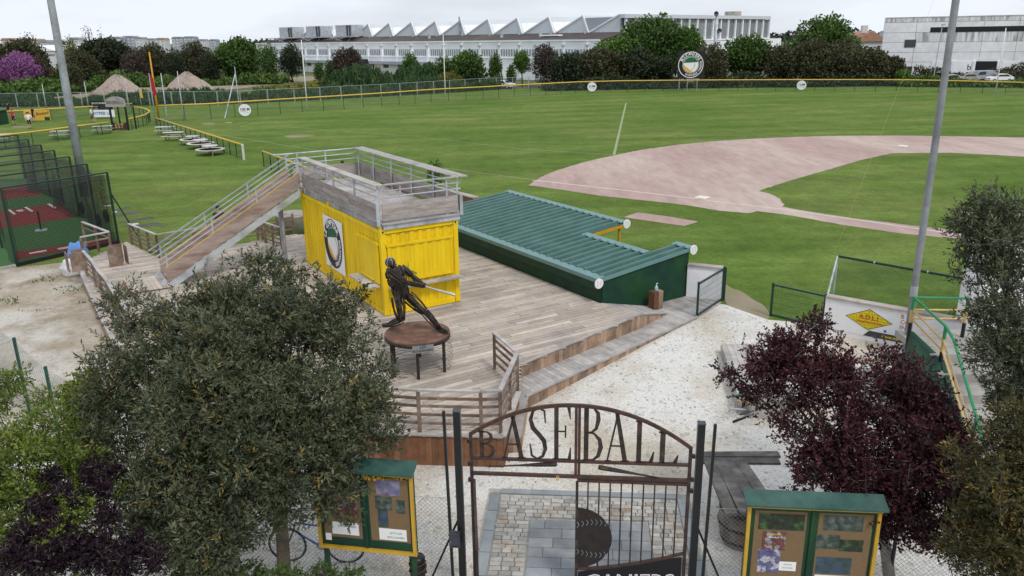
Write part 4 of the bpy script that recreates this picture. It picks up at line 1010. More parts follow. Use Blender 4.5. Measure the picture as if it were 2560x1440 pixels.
hc = J['head']+V((0, 0, .02)); mb = MB()
for k in range(6):
    pass
mb.lathe(hc-V((0, 0, .09)), [(.085, 0), (.115, .03), (.125, .09), (.115, .16), (.07, .21), (0, .225)], 12); hl = obj('helmet', mb, 'steel_dark', bat, False)
mb = MB()
for k in range(6):
    a = k*math.pi/3; mb.tube([hc+V((math.cos(a)*r*1.03, math.sin(a)*r*1.03, z-.09)) for r, z in ((.116, .03), (.126, .09), (.116, .16), (.07, .212), (0, .23))], .008, 5)
obj('helmet_rib', mb, 'galv_grey', hl)
mb = MB(); mb.box(hc+V((.09, -.12, -.02)), (.12, .14, .015), -.5); obj('helmet_visor', mb, 'steel_dark', hl)
mb = MB(); bd = (S(1138, 738, -.55)-J['hand']); mb.tube([J['hand']-bd*.08, J['hand']-bd*.06, J['hand'], J['hand']+bd*.3, J['hand']+bd*.6, J['hand']+bd*.97, J['hand']+bd], [.03, .02, .016, .017, .028, .036, .028], 10); obj('bat', mb, 'bat_silver', bat, True)
for c in (J['hand'], hr):                                # fists closed round the handle
    for k in range(4):
        q = c+bd.normalized()*(k*.022-.035); x = bd.normalized().orthogonal().normalized(); y = bd.normalized().cross(x); mb = MB()
        mb.tube([q+x*.03*math.cos(a)+y*.03*math.sin(a) for a in np.linspace(.3, 5.4, 9)], .011, 5); obj('finger', mb, 'steel_dark', bat, True)
# yellow pennant behind the statue
fq = CW(.78, -.16, 1.24); fl = thing('yellow_pennant', 'small yellow pennant with black print standing on the container shelf', 'pennant', fq)
ptube('staff', fq, fq+V((0, 0, .72)), .007, 'black_paint', fl)
mb = MB(); mb.prism([fq+V((0, 0, .72)), fq+U*.42+V((0, 0, .16)), fq+U*.10+V((0, 0, .10)), fq+V((0, 0, .22))], -W*.006); obj('cloth', mb, 'sign_yellow', fl)
text('print', 'VIVA', .10, 'ink', fq+U*.17-W*.012+V((0, 0, .34)), U*.8-Zv*.5, U*.5+Zv*.8, fl, .001, bold=.002)

# ============================================================ street gate
GY = 11.05; gz = -.45
GYAW = math.radians(-4.9); GX0 = 1.05; GD = V((math.cos(GYAW), math.sin(GYAW), 0)); GN = V((-GD.y, GD.x, 0))
def G(x, y, dy=0):                        # pixel on the (slightly turned) gate plane, in the gate's own straight frame
    v = V(ray(x, y)); o = V((-GX0, -GY, CH)); t = (dy-o.dot(GN))/v.dot(GN); q = o+v*t
    return V((GX0+q.dot(GD), GY+dy, q.z))
def yawed(root, a=None, piv=None):
    a = GYAW if a is None else a; piv = piv or V((GX0, GY, 0)); l = V(root.location)-piv; c, s_ = math.cos(a), math.sin(a)
    root.location = (piv.x+l.x*c-l.y*s_, piv.y+l.x*s_+l.y*c, root.location.z); root.rotation_euler = (0, 0, a); return root
gl, gr_ = G(1158, 1180), G(1738, 1205)
def GP(x, z, dy=0): return V((x, GY+dy+(x-gl.x)*(-.0), z))
xl, xr = G(1180, 1196).x, G(1722, 1206).x; xm = G(1443, 1190).x
zarc, zsp = G(1443, 1014).z, G(1180, 1085).z; zspr = G(1728, 1120).z
ztr, zletters = G(1443, 1190).z, G(1443, 1152).z
gate = thing('street_gate', 'rusty arched steel entrance gate reading baseball between black posts', 'gate', (xm, GY, gz))
def bar(name, pts, w_=.05, d_=.05, m='rust', par=None):
    for a, b in zip(pts[:-1], pts[1:]): pbeam(name, a, b, d_, w_, m, par or gate, up=(0, 0, 1) if abs(b[2]-a[2]) < abs(b[0]-a[0])*2 else (0, 1, 0))
arcp = []
for k in range(25):
    f = k/24; x = xl+(xr-xl)*f; zz = zsp+(zspr-zsp)*f; q = 2*f-1; arcp.append(V((x, GY, zz+(zarc-(zsp+zspr)/2)*(1-abs(q)**2.1))))
mb = MB(); 
for a, b in zip(arcp[:-1], arcp[1:]): mb.beam(a-(b-a)*.03, b+(b-a)*.03, .05, .05)
obj('arch_bar', mb, 'rust', gate)
for x in (xl, xr): pbeam('upright', V((x, GY, gz)), V((x, GY, arcp[0 if x == xl else -1].z+.02)), .05, .05, 'rust_dark', gate)
for x in (xm-.025, xm+.025): pbeam('centre_bar', V((x, GY, ztr)), V((x, GY, zarc)), .035, .045, 'rust', gate)
for z, hh in ((zletters, .04), (ztr, .05)):
    pbeam('cross_bar', V((xl, GY, z)), V((xr, GY, z-.02)), .05, hh, 'rust', gate)
pbeam('cross_bar', V((xm, GY+.002, ztr-.075)), V((xr, GY+.002, ztr-.09)), .045, .045, 'rust', gate)
# letters of the arch: stems, hairlines and wedge serifs cut from plate
def glyph(ch):
    """strokes as (points, widths) in a unit box"""
    if ch == 'B': return [([(.2, 0), (.2, 1)], [.17, .17]), ([(.05, .015), (.35, .015)], [.04, .04]), ([(.05, .985), (.35, .985)], [.04, .04]),
        ([(.2, .98), (.5, .97), (.68, .88), (.7, .76), (.62, .6), (.42, .53), (.2, .525)], [.03, .05, .13, .16, .10, .05, .03]),
        ([(.2, .525), (.52, .51), (.76, .40), (.82, .26), (.72, .1), (.5, .02), (.2, .02)], [.03, .05, .14, .17, .13, .06, .03])]
    if ch == 'A': return [([(.08, .01), (.5, .99)], [.05, .05]), ([(.46, 1.0), (.84, .01)], [.14, .17]), ([(.22, .33), (.68, .33)], [.04, .04]), ([(-.02, .015), (.24, .015)], [.045, .045]), ([(.66, .015), (1.02, .015)], [.045, .045])]
    if ch == 'S': return [([(.80, .70), (.76, .93), (.52, .985), (.27, .93), (.16, .76), (.26, .60), (.5, .49), (.74, .36), (.8, .2), (.68, .06), (.44, .01), (.2, .07), (.13, .3)], [.03, .07, .06, .09, .14, .17, .17, .17, .14, .10, .06, .08, .03])]
    if ch == 'E': return [([(.2, 0), (.2, 1)], [.17, .17]), ([(.05, .015), (.8, .015)], [.045, .05]), ([(.05, .985), (.8, .985)], [.045, .05]), ([(.2, .53), (.62, .53)], [.04, .04]), ([(.62, .42), (.62, .64)], [.05, .05]), ([(.80, .01), (.86, .24)], [.14, .02]), ([(.76, .99), (.84, .76)], [.14, .02])]
    if ch == 'L': return [([(.25, 0), (.25, 1)], [.18, .18]), ([(.08, .015), (.82, .015)], [.045, .055]), ([(.08, .985), (.44, .985)], [.045, .045]), ([(.78, .01), (.9, .27)], [.16, .02])]
def letter(ch, x0, x1, z0, z1, parent, m='rust_dark', th=.012):
    mb = MB(); w_, h_ = x1-x0, z1-z0
    for pts, wd in glyph(ch):
        q = [V((x0+a*w_, 0, z0+b*h_)) for a, b in pts]; L = []; Rr = []
        for i, p in enumerate(q):
            d = (q[min(i+1, len(q)-1)]-q[max(i-1, 0)]).normalized(); nrm = V((-d.z, 0, d.x)); hw = (wd[i]+.025)*w_*.52
            L.append(p+nrm*hw); Rr.append(p-nrm*hw)
        for i in range(len(q)-1):
            mb.prism([V((v.x, GY-th/2, v.z)) for v in (L[i], L[i+1], Rr[i+1], Rr[i])], (0, th, 0))
    return obj('letter', mb, m, parent)
spans = [('B', 1195, 1243, 1078, 1137), ('A', 1256, 1313, 1038, 1140), ('S', 1318, 1375, 1018, 1146), ('E', 1380, 1434, 1014, 1148), ('B', 1453, 1512, 1016, 1152), ('A', 1513, 1572, 1033, 1157), ('L', 1582, 1640, 1052, 1163), ('L', 1640, 1701, 1080, 1168)]
for ch, a, b, y0, y1 in spans:
    letter(ch, G(a, 1140).x, G(b, 1140).x, zletters-.02*(a-1195)/500+.015, G((a+b)/2, y0).z, gate)
def steelbat(a, b):
    q, r_ = G(*a), G(*b); mb = MB(); d = r_-q; mb.tube([q, q+d*.012, q+d*.03, q+d*.45, q+d*.75, q+d*.97, r_], [.022, .022, .011, .016, .034, .040, .034], 10); obj('bat', mb, 'rust_dark', gate, True)
steelbat((1222, 1166), (1392, 1160)); steelbat((1672, 1199), (1496, 1168))
# right leaf: bars, half baseball, name panel
leafR = obj('gate_leaf', MB().beam(V((xm, GY, ztr-.1)), V((xm, GY, gz+.05)), .045, .045), 'rust_dark', gate)
zb0 = G(1443, 1421).z; zb1 = G(1715, 1383).z
n = 10
for i in range(1, n):
    f = i/n; x = xm+(xr-xm)*f; zb = zb0+(zb1-zb0)*f**1.6; ptube('bar', V((x, GY, ztr-.09)), V((x, GY, zb)), .012, 'rust_dark', leafR, 8)
mb = MB(); pr_ = None
for k in range(11):
    f = k/10; q = V((xm+(xr-xm)*f, GY, zb0+(zb1-zb0)*f**1.6))
    if pr_ is not None: mb.beam(pr_, q, .045, .04)
    pr_ = q
obj('lower_rail', mb, 'rust', leafR)
bc = V((xm+.01, GY-.02, G(1443, 1343).z)); br = G(1530, 1340).x-bc.x
hb = MB(); hb.prism([bc+V((br*math.sin(a), 0, br*math.cos(a)*1.0)) for a in np.linspace(0, math.pi, 22)], (0, .01, 0)); hbo = obj('half_baseball', hb, 'ball_plate', leafR)
for sg_, zc in ((1, .45), (-1, -.45)):
    for k in range(7):
        x = bc.x+.03+k*br*.13; arch_ = zc*br+sg_*(.10*br*math.sin(k/6*2.4))*1.0-(.0 if sg_ > 0 else 0)
        for s2 in (-1, 1):
            if x-bc.x > br*.86: continue
            pbeam('stitch', V((x, GY-.024, bc.z+arch_)), V((x-.03, GY-.024, bc.z+arch_+s2*.05)), .006, .014, 'galv_grey', hbo, up=(0, 1, 0))
mb = MB(); mb.prism([V((xm+.03, GY-.01, zb0-.06)), V((xr-.04, GY-.01, zb1-.07)), V((xr-.04, GY-.01, zb1-.62)), V((xm+.03, GY-.01, zb0-.5))], (0, .012, 0)); npn = obj('name_panel', mb, 'ink', leafR)
text('panel_lettering', 'CANIERS', .34, 'white_paint', V((xm+(xr-xm)*.5, GY-.014, zb0-.20)), V((1, 0, .05)), Zv, npn, .002, sx=1.08, bold=.006); text('panel_lettering', 'CANIERS', .34, 'ink', V((xm+(xr-xm)*.5, GY-.018, zb0-.20)), V((1, 0, .05)), Zv, npn, .002, sx=1.08, bold=-.012)
pbeam('bottom_rail', V((xm, GY, gz+.08)), V((xr, GY, gz+.08)), .045, .05, 'rust', leafR)
# left leaf swung open towards the street
ll = obj('gate_leaf', MB().beam(V((xl+.04, GY-.03, ztr-.1)), V((xl+.04, GY-.03, gz+.05)), .04, .04), 'rust_dark', gate)
for z in (ztr-.1, gz+.6, gz+.08): pbeam('leaf_rail', V((xl+.04, GY-.05, z)), V((xl+.31, GY-1.83, z)), .04, .04, 'rust', ll)
for i in range(1, 11): ptube('bar', V((xl+.04+.026*i, GY-.05-.17*i, ztr-.1)), V((xl+.04+.026*i, GY-.05-.17*i, gz+.08)), .012, 'rust_dark', ll, 8)
for z in (zsp-.12, zletters-.1, ztr-.12): pbeam('hinge', V((xl-.06, GY, z)), V((xl-.02, GY, z)), .05, .06, 'black_paint', gate)
for z in (zspr-.14, ztr-.0, ztr-.2): pbeam('hinge', V((xr+.02, GY, z)), V((xr+.07, GY, z)), .05, .06, 'black_paint', gate)
# padlock
pk = thing('padlock', 'small brass padlock hanging from the gate cross bar', 'padlock', G(1394, 1196)); q = G(1394, 1197, -.03); mb = MB(); mb.box(q, (.055, .025, .05)); obj('lock_body', mb, 'cream_rail', pk, bevel=.005)
mb = MB(); mb.tube([q+V((.02*math.cos(a), 0, .025+.03*math.sin(a))) for a in np.linspace(0, math.pi, 9)], .004, 6); obj('shackle', mb, 'galv', pk)
# black gate posts with braces
def gpost(x_, ztop_, label, sgn):
    t = thing('gate_post', label, 'post', (x_, GY, gz), 'black gate posts'); pbeam('post', V((x_, GY, gz-.05)), V((x_, GY, ztop_)), .11, .11, 'black_paint', t)
    piece('cap', V((x_, GY, ztop_+.006)), (.125, .125, .012), 0, 'anthracite', t); x2 = x_-sgn*.17
    pbeam('fence_post', V((x2, GY+.02, gz-.05)), V((x2-sgn*.04, GY+.02, ztop_-.02)), .045, .045, 'black_paint', t)
    ptube('brace', V((x_-sgn*.05, GY, gz+1.35)), V((x_-sgn*.62, GY+.02, gz)), .018, 'black_paint', t); return yawed(t)
gpost(G(1148, 1190).x, G(1147, 1027).z, 'black square gate post on the left with a letter box', 1); gpost(G(1745, 1200).x, G(1753, 1058).z, 'black square gate post on the right of the arched gate', -1)
mbx = thing('letter_box', 'dark grey letter box fixed to the left gate post', 'letter box', G(1137, 1376, -.12)); q = G(1137, 1350, -.13)
mb = MB(); mb.box(q, (.175, .10, .235)); obj('box_body', mb, 'anthracite', mbx, bevel=.008); mb = MB(); mb.box(q+V((0, 0, .125)), (.185, .12, .02)); obj('lid', mb, 'anthracite', mbx)
mb = MB(); mb.box(q+V((0, -.052, -.09)), (.10, .004, .018)); obj('print', mb, 'ink', mbx); mb = MB(); mb.disc(q+V((-.06, -.051, -.01)), (1, 0, 0), (0, 0, 1), .008, 8, .004); obj('lock', mb, 'galv', mbx)

for r_ in (gate, pk, mbx): yawed(r_)
# chain link along the street
def chain(label, pts, h, m='net_grey', posts=(), r=.025, pm='black_paint', zf=None, group=None, every=None):
    b = [V((p[0], p[1], (zf or gh)(p[0], p[1]))) for p in pts]; t = thing('chain_link_fence', label, 'fence', b[0], group)
    netstrip('wire_mesh', b, [q+V((0, 0, h)) for q in b], m, t)
    for q in posts: ptube('post', V((q[0], q[1], gh(q[0], q[1])-.05)), V((q[0], q[1], gh(q[0], q[1])+h+.06)), r, pm, t)
    ptube_n = 0
    for a, c in zip(b[:-1], b[1:]): ptube('tension_wire', a+V((0, 0, h)), c+V((0, 0, h)), .004, 'galv_grey', t, 5)
    return yawed(t)
fx = G(1125, 1190).x
chain('grey chain link fence left of the gate behind the notice board', [(fx, GY+.02), (fx-2.0, GY+.05), (fx-5, GY+.2)], 1.75, posts=[(fx-.72, GY+.02), (fx-3, GY+.1)], r=.03)
fx2 = G(1775, 1200).x
chain('grey chain link fence right of the gate behind the notice board', [(fx2, GY+.02), (fx2+1.9, GY+.02), (fx2+7, GY-.1)], 1.72, posts=[(fx2+1.05, GY), (fx2+2.9, GY)], r=.03)

# ============================================================ notice boards
def board(label, ul, ur, lr, ll_, d, papers, lets, bm='corkboard', yaw=0):
    a, b = D(*ul, d), D(*ur, d); c, e = D(*lr, d), D(*ll_, d)
    wd = ((b-a).length+(c-e).length)/2; hg = ((e-a).length+(c-b).length)/2; ex = ((b-a)+(c-e)).normalized(); ex.z = 0; ex.normalize()
    cen = (a+b+c+e)/4; o = cen-ex*wd/2; en = ex.cross(Zv); hg *= 1.06
    t = thing('notice_board', label, 'notice board', V((cen.x, cen.y, gz)), 'notice boards at the entrance')
    def Q(f, g, dp=0): return o+ex*wd*f+Zv*(hg*(.5-g)+cen.z-cen.z)+en*dp+V((0, 0, 0))
    o.z = cen.z
    mb = MB(); mb.beam(Q(0, .5, -.03), Q(1, .5, -.03), .09, hg); obj('case', mb, 'green_wall', t)
    for x0, x1 in ((.06, .455), (.545, .95)):
        mb = MB(); mb.prism([Q(x0, .06, .018), Q(x1, .06, .018), Q(x1, .87, .018), Q(x0, .87, .018)], -en*.004); obj('cork_panel', mb, bm, t)
    fw = .055
    for p, q in ((Q(-.01, .0, .03), Q(1.01, .0, .03)), (Q(-.01, 1, .03), Q(1.01, 1, .03))): pbeam('frame_bar', p, q, .05, fw, 'frame_yellow', t)
    for p, q in ((Q(.012, .02, .032), Q(.012, .98, .032)), (Q(.988, .02, .032), Q(.988, .98, .032))): pbeam('frame_bar', p, q, fw, .05, 'frame_yellow', t)
    mb = MB(); mb.prism([Q(-.03, -.035, .16), Q(1.03, -.035, .16), Q(1.03, -.10, -.14), Q(-.03, -.10, -.14)], (0, 0, .03)); obj('roof', mb, 'board_roof', t)
    for f in (.5,):
        pbeam('mullion', Q(f, .03, .03), Q(f, .97, .03), .05, .03, 'green_wall', t, up=en)
    for f in (.04, .96): pbeam('leg', V((Q(f, 0, -.05).x, Q(f, 0, -.05).y, gz-.05)), Q(f, .3, -.05), .07, .07, 'green_wall', t)
    for x0, y0, x1, y1, m in papers:
        mb = MB(); mb.prism([Q(x0, y0, .0215), Q(x1, y0, .0215), Q(x1, y1, .0215), Q(x0, y1, .0215)], -en*.003); obj('paper', mb, m, t)
    for x0, y0, s, size, m in lets: text('print', s, size, m, Q(x0, y0, .0225), ex, Zv, t, .0005)
    t.rotation_euler = (0, 0, yaw); return t
M('photo_night', (.02, .03, .02), .3, var=.6, scale=12, c2=(.06, .13, .04), c2s=7, c2f=(.5, .7))
M('photo_field', (.035, .055, .045), .3, var=.5, scale=14, c2=(.11, .13, .12), c2s=9)
M('photo_sky', (.045, .075, .11), .3, var=.4, scale=8, c2=(.03, .05, .035), c2s=5)
M('photo_violet', (.13, .12, .22), .3, var=.4, scale=10, c2=(.24, .22, .3), c2s=7)
M('poster_red', (.13, .05, .05), .4, var=.5, scale=16, c2=(.3, .28, .3), c2s=9, c2f=(.52, .58))
M('poster_blue', (.10, .10, .22), .4, var=.5, scale=16, c2=(.4, .4, .44), c2s=9, c2f=(.5, .56))
board('yellow framed notice board under green roof left of the gate', (783, 1165), (1038, 1203), (1043, 1380), (790, 1352), 10.95,
      [(.63, .08, .87, .27, 'photo_violet'), (.61, .29, .78, .46, 'photo_field'), (.82, .32, .91, .49, 'photo_field'), (.63, .45, .73, .68, 'photo_sky'), (.63, .70, .91, .85, 'white_plain'), (.14, .67, .42, .83, 'white_plain'), (.24, .1, .44, .3, 'photo_sky'), (.22, .34, .42, .58, 'poster_red'), (.065, .83, .125, .92, 'white_plain')],
      [(.80, .755, "LET'S GO", .052, 'ink_green'), (.80, .81, 'BOUCANIERS', .046, 'ink_green'), (.30, .72, 'BOUCANIERS', .05, 'ink_green')], yaw=math.radians(-10))
board('yellow framed notice board below the purple tree right of the gate', (1872, 1262), (2185, 1285), (2172, 1480), (1862, 1455), 10.3,
      [(.09, .09, .44, .28, 'photo_night'), (.13, .30, .31, .52, 'poster_red'), (.11, .52, .28, .80, 'poster_blue'), (.28, .66, .41, .77, 'white_plain'), (.58, .08, .88, .26, 'photo_field'), (.54, .31, .72, .48, 'photo_field'), (.72, .36, .90, .50, 'photo_night'), (.56, .58, .83, .78, 'photo_sky'), (.56, .80, .86, .835, 'white_plain')],
      [(.22, .335, 'Boucaniers', .05, 'sign_yellow'), (.22, .37, 'Baseball', .045, 'white_plain'), (.345, .695, "LET'S GO", .03, 'ink_green'), (.345, .735, 'BOUCANIERS', .026, 'ink_green')], yaw=math.radians(-6))
lf = 130; cs = np.array([tuple(D(905+rng.random()*125, 1192+rng.random()*13, 10.8)) for _ in range(lf)]); cs[:, 2] += .03
mo = leaves('moss_tufts', cs, rng.normal(size=(lf, 3)), np.full(lf, .04), np.full(lf, .025), rng.random(lf), 'petal'); mo['kind'] = 'stuff'; mo['label'] = 'orange moss tufts on the notice board roof'

# ============================================================ entrance paving
pv = thing('entrance_paving', 'paved entrance of blue slabs framed by cobbles behind the gate', 'paving', (1.2, 12.4, gz)); pv['kind'] = 'structure'
q00 = P(1240, 1232, gz+.02); q10 = P(1712, 1262, gz+.02); px0, px1, pyf = q00.x, q10.x, q00.y
pyn = 9.6
mb = MB(); mb.box(((px0+px1)/2, (pyf+pyn)/2, gz+.0), (px1-px0+.3, pyf-pyn+.3, .05)); obj('bedding', mb, 'mortar', pv)
def PV(x, y, w_, l_, m, name, z=.03): return piece(name, (x, y, gz+z), (w_, l_, .05), random.Random(int(x*917+y*613)).uniform(-.012, .012), m, pv)
n = 7
for i in range(7):
    PV(px0+.0, pyf-.35-i*.66, .19, .64, 'slate_pale', 'border_slab'); PV(px1-.0, pyf-.35-i*.66, .19, .64, 'slate_pale', 'border_slab')
for i in range(6): PV(px0+.1+(px1-px0)*(i+.5)/6*.97, pyf+.03, (px1-px0)/6-.02, .17, 'slate_pale', 'border_slab')
cx0, cx1 = px0+.115, px1-.115; sw = .62                     # cobble bands
rr_ = random.Random(9); y = pyf-.16; ri = 0
while y > pyn:
    if y > pyf-.85: spans_ = [(cx0, cx1)]
    else: spans_ = [(cx0, cx0+sw), (cx1-sw, cx1)]
    for a, b in spans_:
        x = a
        while x < b-.06:
            l = rr_.uniform(.13, .25); l = min(l, b-x)
            if b-x-l < .08: l = b-x
            piece('cobble', (x+l/2, y, gz+.028+rr_.uniform(0, .012)), (l-.018, .112, .05), rr_.uniform(-.05, .05), 'cobble', pv); x += l
    y -= .127
ix0, ix1 = cx0+sw+.02, cx1-sw-.02; y = pyf-.93; row = 0
while y > pyn+.2:
    x = ix0; off = (.0, .33, .17)[row % 3]
    cuts = [ix0]+[c for c in np.arange(ix0+.28+off, ix1-.1, .62)]+[ix1]
    for a, b in zip(cuts[:-1], cuts[1:]): piece('slab', ((a+b)/2, y-.145, gz+.03), (b-a-.012, .278, .05), 0, 'slate', pv)
    y -= .29; row += 1
yawed(pv, GYAW, V((px0, pyf, 0)))
# ============================================================ right foreground
aw = P(2058, 829, -.3); bw = P(2253, 869, -.3); dw = (bw-aw).normalized(); aw2 = aw+dw*4.3
wz = ztop(aw, 742)
adli = wall('sign_wall', 'white wall with reddish coping and a yellow diamond advertisement', aw, aw2, -.35, wz, .2)
nw = V((dw.y, -dw.x, 0)); nw = nw if nw.y < 0 else -nw
def AW(t, z, o=.104): return V((aw.x, aw.y, 0))+dw*t+nw*o+V((0, 0, z))
def tpx(x): 
    best = min((abs(seen(AW(k*.01, .1))[0]-x), k*.01) for k in range(0, 500)); return best[1]
ad = thing('advertisement_banner', 'white banner with yellow brick diamond and red lettering on the wall', 'banner', AW(1, -.2))
t0, t1 = tpx(2070), tpx(2300)
mb = MB(); mb.prism([AW(t0, -.12), AW(t1, -.12), AW(t1, wz-.06), AW(t0, wz-.06)], nw*.006); obj('sheet', mb, 'white_plain', ad)
tc_ = tpx(2169); hz_ = wz/2-.02; hw_ = (tpx(2224)-tpx(2112))/2; hh_ = .30
mb = MB(); mb.prism([AW(tc_-hw_-.03, hz_, .112), AW(tc_, hz_-hh_-.02, .112), AW(tc_+hw_+.03, hz_, .112), AW(tc_, hz_+hh_+.02, .112)], nw*.003); obj('diamond_outline', mb, 'ink', ad)
mb = MB(); mb.prism([AW(tc_-hw_, hz_, .116), AW(tc_, hz_-hh_, .116), AW(tc_+hw_, hz_, .116), AW(tc_, hz_+hh_, .116)], nw*.003); dm = obj('diamond', mb, 'sign_yellow', ad)
mb = MB()
for i in range(-3, 4):
    z = i*.085; w_ = hw_*(1-abs(z)/hh_); mb.beam(AW(tc_-w_, hz_+z, .1195), AW(tc_+w_, hz_+z, .1195), .002, .006)
    for k in range(-6, 7):
        x = k*.17+(.085 if i % 2 else 0)
        if abs(x) < hw_*(1-(abs(z+.04))/hh_)-.02: mb.beam(AW(tc_+x, hz_+z, .1195), AW(tc_+x, hz_+z+.085, .1195), .002, .006)
obj('brick_lines', mb, 'ink', dm)
text('lettering', 'A.D.L.I', .19, 'red_ink', AW(tc_, hz_+.06, .122), dw, Zv, dm, .002, bold=.004); text('lettering', 'CONSTRUCTION', .095, 'red_ink', AW(tc_+.02, hz_-.09, .122), dw, Zv, dm, .002, bold=.002)
for s_, zz in (('B', wz-.16), ('CO', wz-.32), ('IN', wz-.48)): text('lettering', s_, .17, 'red_ink', AW(tpx(2246), zz, .112), dw, Zv, ad, .002, align='LEFT')
mb = MB(); mb.prism([AW(tc_-.1, -.12, .1115), AW(t1, -.12, .1115), AW(t1, .06, .1115), AW(tc_+.05, .06, .1115)], nw*.002); obj('dark_band', mb, 'grey_dark', ad)
text('lettering', 'www.adli', .13, 'sign_yellow', AW(tpx(2205), -.03, .115), dw, Zv, ad, .002, align='LEFT', bold=.003)
mb = MB(); mb.box(AW(tpx(2212), .13, .112), (.07, .004, .07), math.atan2(dw.y, dw.x)); obj('blue_square', mb, 'blue_ink', ad)
# training goal with net behind the wall
gA, gB = P(2092, 742, FZ), None; gt = ztop(gA, 641); gdir = (P(2425, 700, gt)-P(2094, 640, gt)).normalized()
g0_ = P(2094, 640, gt); g1_ = P(2428, 700, gt)
goal = thing('training_goal', 'galvanised goal frame with green mesh behind the advertisement wall', 'goal frame', (g0_.x, g0_.y, FZ))
ptube('cross_bar', g0_, g1_, .04, 'green_frame', goal); ptube('upright', (g0_.x, g0_.y, FZ), g0_, .035, 'galv', goal); ptube('upright', (g1_.x, g1_.y, FZ), g1_, .035, 'galv', goal)
b0_ = P(2068, 742, wz-.25); ptube('stay', g0_, b0_, .03, 'galv', goal)
netstrip('mesh', [V((g0_.x, g0_.y, FZ)), V((g1_.x, g1_.y, FZ))], [g0_, g1_], 'net_green', goal)
for k in range(2): q = g0_+(g1_-g0_)*(.3+.4*k); ptube('clip', q-gdir*.02, q+gdir*.02, .05, 'galv', goal)
# tall pole with stays and halyard
pbz = -.35; pb = P(2248, 985, pbz); pt = D(2389, 0, 19.0); 
ptop = V((pb.x+.05, pb.y+.1, 13.5))
xx_, yy_ = seen(V((pb.x, pb.y, 8))); 
pole = thing('galvanised_mast', 'tall grey galvanised mast standing behind the purple tree', 'mast', pb)
ptube('shaft', pb, ptop, .078, 'mast_grey', pole, 16); ptube('sleeve', pb+V((0, 0, 2.6)), pb+V((0, 0, 2.85)), .086, 'galv_grey', pole, 16)
wr = thing('guy_wire', 'thin yellowish wire running from the mast down to the lawn gate', 'wire', P(2030, 775, FZ)); ptube('strand', P(2030, 775, FZ), D(2350, -40, 26), .0028, 'cream_rail', wr, 5)
# bleacher stair with green and cream rails
stz = 1.5
def K(x, y, d): return D(x, y, d)
bs = thing('bleacher_stair', 'concrete bleacher stair with green and cream tube railing', 'stair', K(2400, 1200, 13))
k0, k1, k2, k3, k4 = K(2285, 744, 17.8), K(2365, 816, 16.9), K(2442, 1045, 13.9), K(2500, 1262, 12.0), K(2421, 746, 18.1)
mb = MB(); mb.tube([k4, k0, k1, K(2385, 850, 16.5), k2, k3], .033, 8); obj('hand_rail', mb, 'green_rail', bs, True)
for dz in (.3, .52):
    mb = MB(); mb.tube([k4-V((0, 0, dz)), k0-V((0, 0, dz))], .026, 8); obj('rail_bar', mb, 'cream_rail', bs, True)
    mb = MB(); mb.tube([k0-V((0, 0, dz)), k1-V((0, 0, dz+.06)), k2-V((.08, 0, dz*.8)), k3-V((.1, 0, dz*.7))], .024, 8); obj('rail_bar', mb, 'cream_rail', bs, True)
for q, l in ((k4, 1.0), (k0, 1.3), (k1, 1.5), (k2, 1.2)): ptube('rail_post', q-V((0, 0, .02)), q-V((0, 0, .3)), .04, 'green_rail', bs); ptube('rail_post', q-V((0, 0, .3)), q-V((0, 0, .62)), .04, 'cream_rail', bs); ptube('rail_post', q-V((0, 0, .62)), q-V((0, 0, l)), .045, 'black_paint', bs)
# panel under the rail and the steps
pz = [V((k0.x, k0.y, k0.z-.85)), V((k1.x, k1.y, k1.z-.85)), V((k2.x-.05, k2.y, k2.z-.72)), V((k3.x-.1, k3.y, k3.z-.7)), V((k3.x-.1, k3.y, -.5)), V((k0.x-.15, k0.y, -.5))]
mb = MB(); mb.prism(pz, (.1, 0, 0)); obj('side_panel', mb, 'green_wall', bs)
nst = 9
for i in range(nst):
    f = i/(nst-1); y = k0.y-.4+(k3.y-k0.y+.4)*f; xx = k0.x+(k3.x-k0.x)*f+.12; zt = 1.25-1.6*f
    piece('step', (xx+.85, y, (zt-.5)/2), (1.6, .72, zt+.5), 0, 'concrete', bs)
piece('landing', (k0.x+1.3, k0.y+.3, 1.18), (2.4, 1.1, .16), 0, 'concrete', bs)
# white hut with a tiled edge at the right border
hx = K(2428, 880, 18.9); hut = thing('white_hut', 'white rendered hut with a tiled roof edge behind the dark bush', 'building', (hx.x, hx.y, -.35))
mb = MB(); mb.box((hx.x+.28, hx.y+.3, 1.55), (.56, .6, 3.9)); obj('pillar', mb, 'plaster', hut)
mb = MB(); mb.box((hx.x+3.6, hx.y+1.0, 1.35), (5.8, 2.2, 3.4)); obj('wall_body', mb, 'plaster', hut)
mb = MB(); mb.box((hx.x+3.7, hx.y+1.2, 3.35), (6.2, 2.6, .6)); obj('parapet', mb, 'plaster', hut)
for i in range(21): mb = MB(); q = V((hx.x+.7+i*.29, hx.y-.06, 3.66)); mb.tube([q, q+V((0, .5, .10))], .09, 8); obj('roof_tile', mb, 'tile_roof', hut, True)
mb = MB(); mb.box((hx.x+1.4, hx.y+.28, 1.0), (.9, .04, 2.0)); obj('door', mb, 'green_panel', hut)
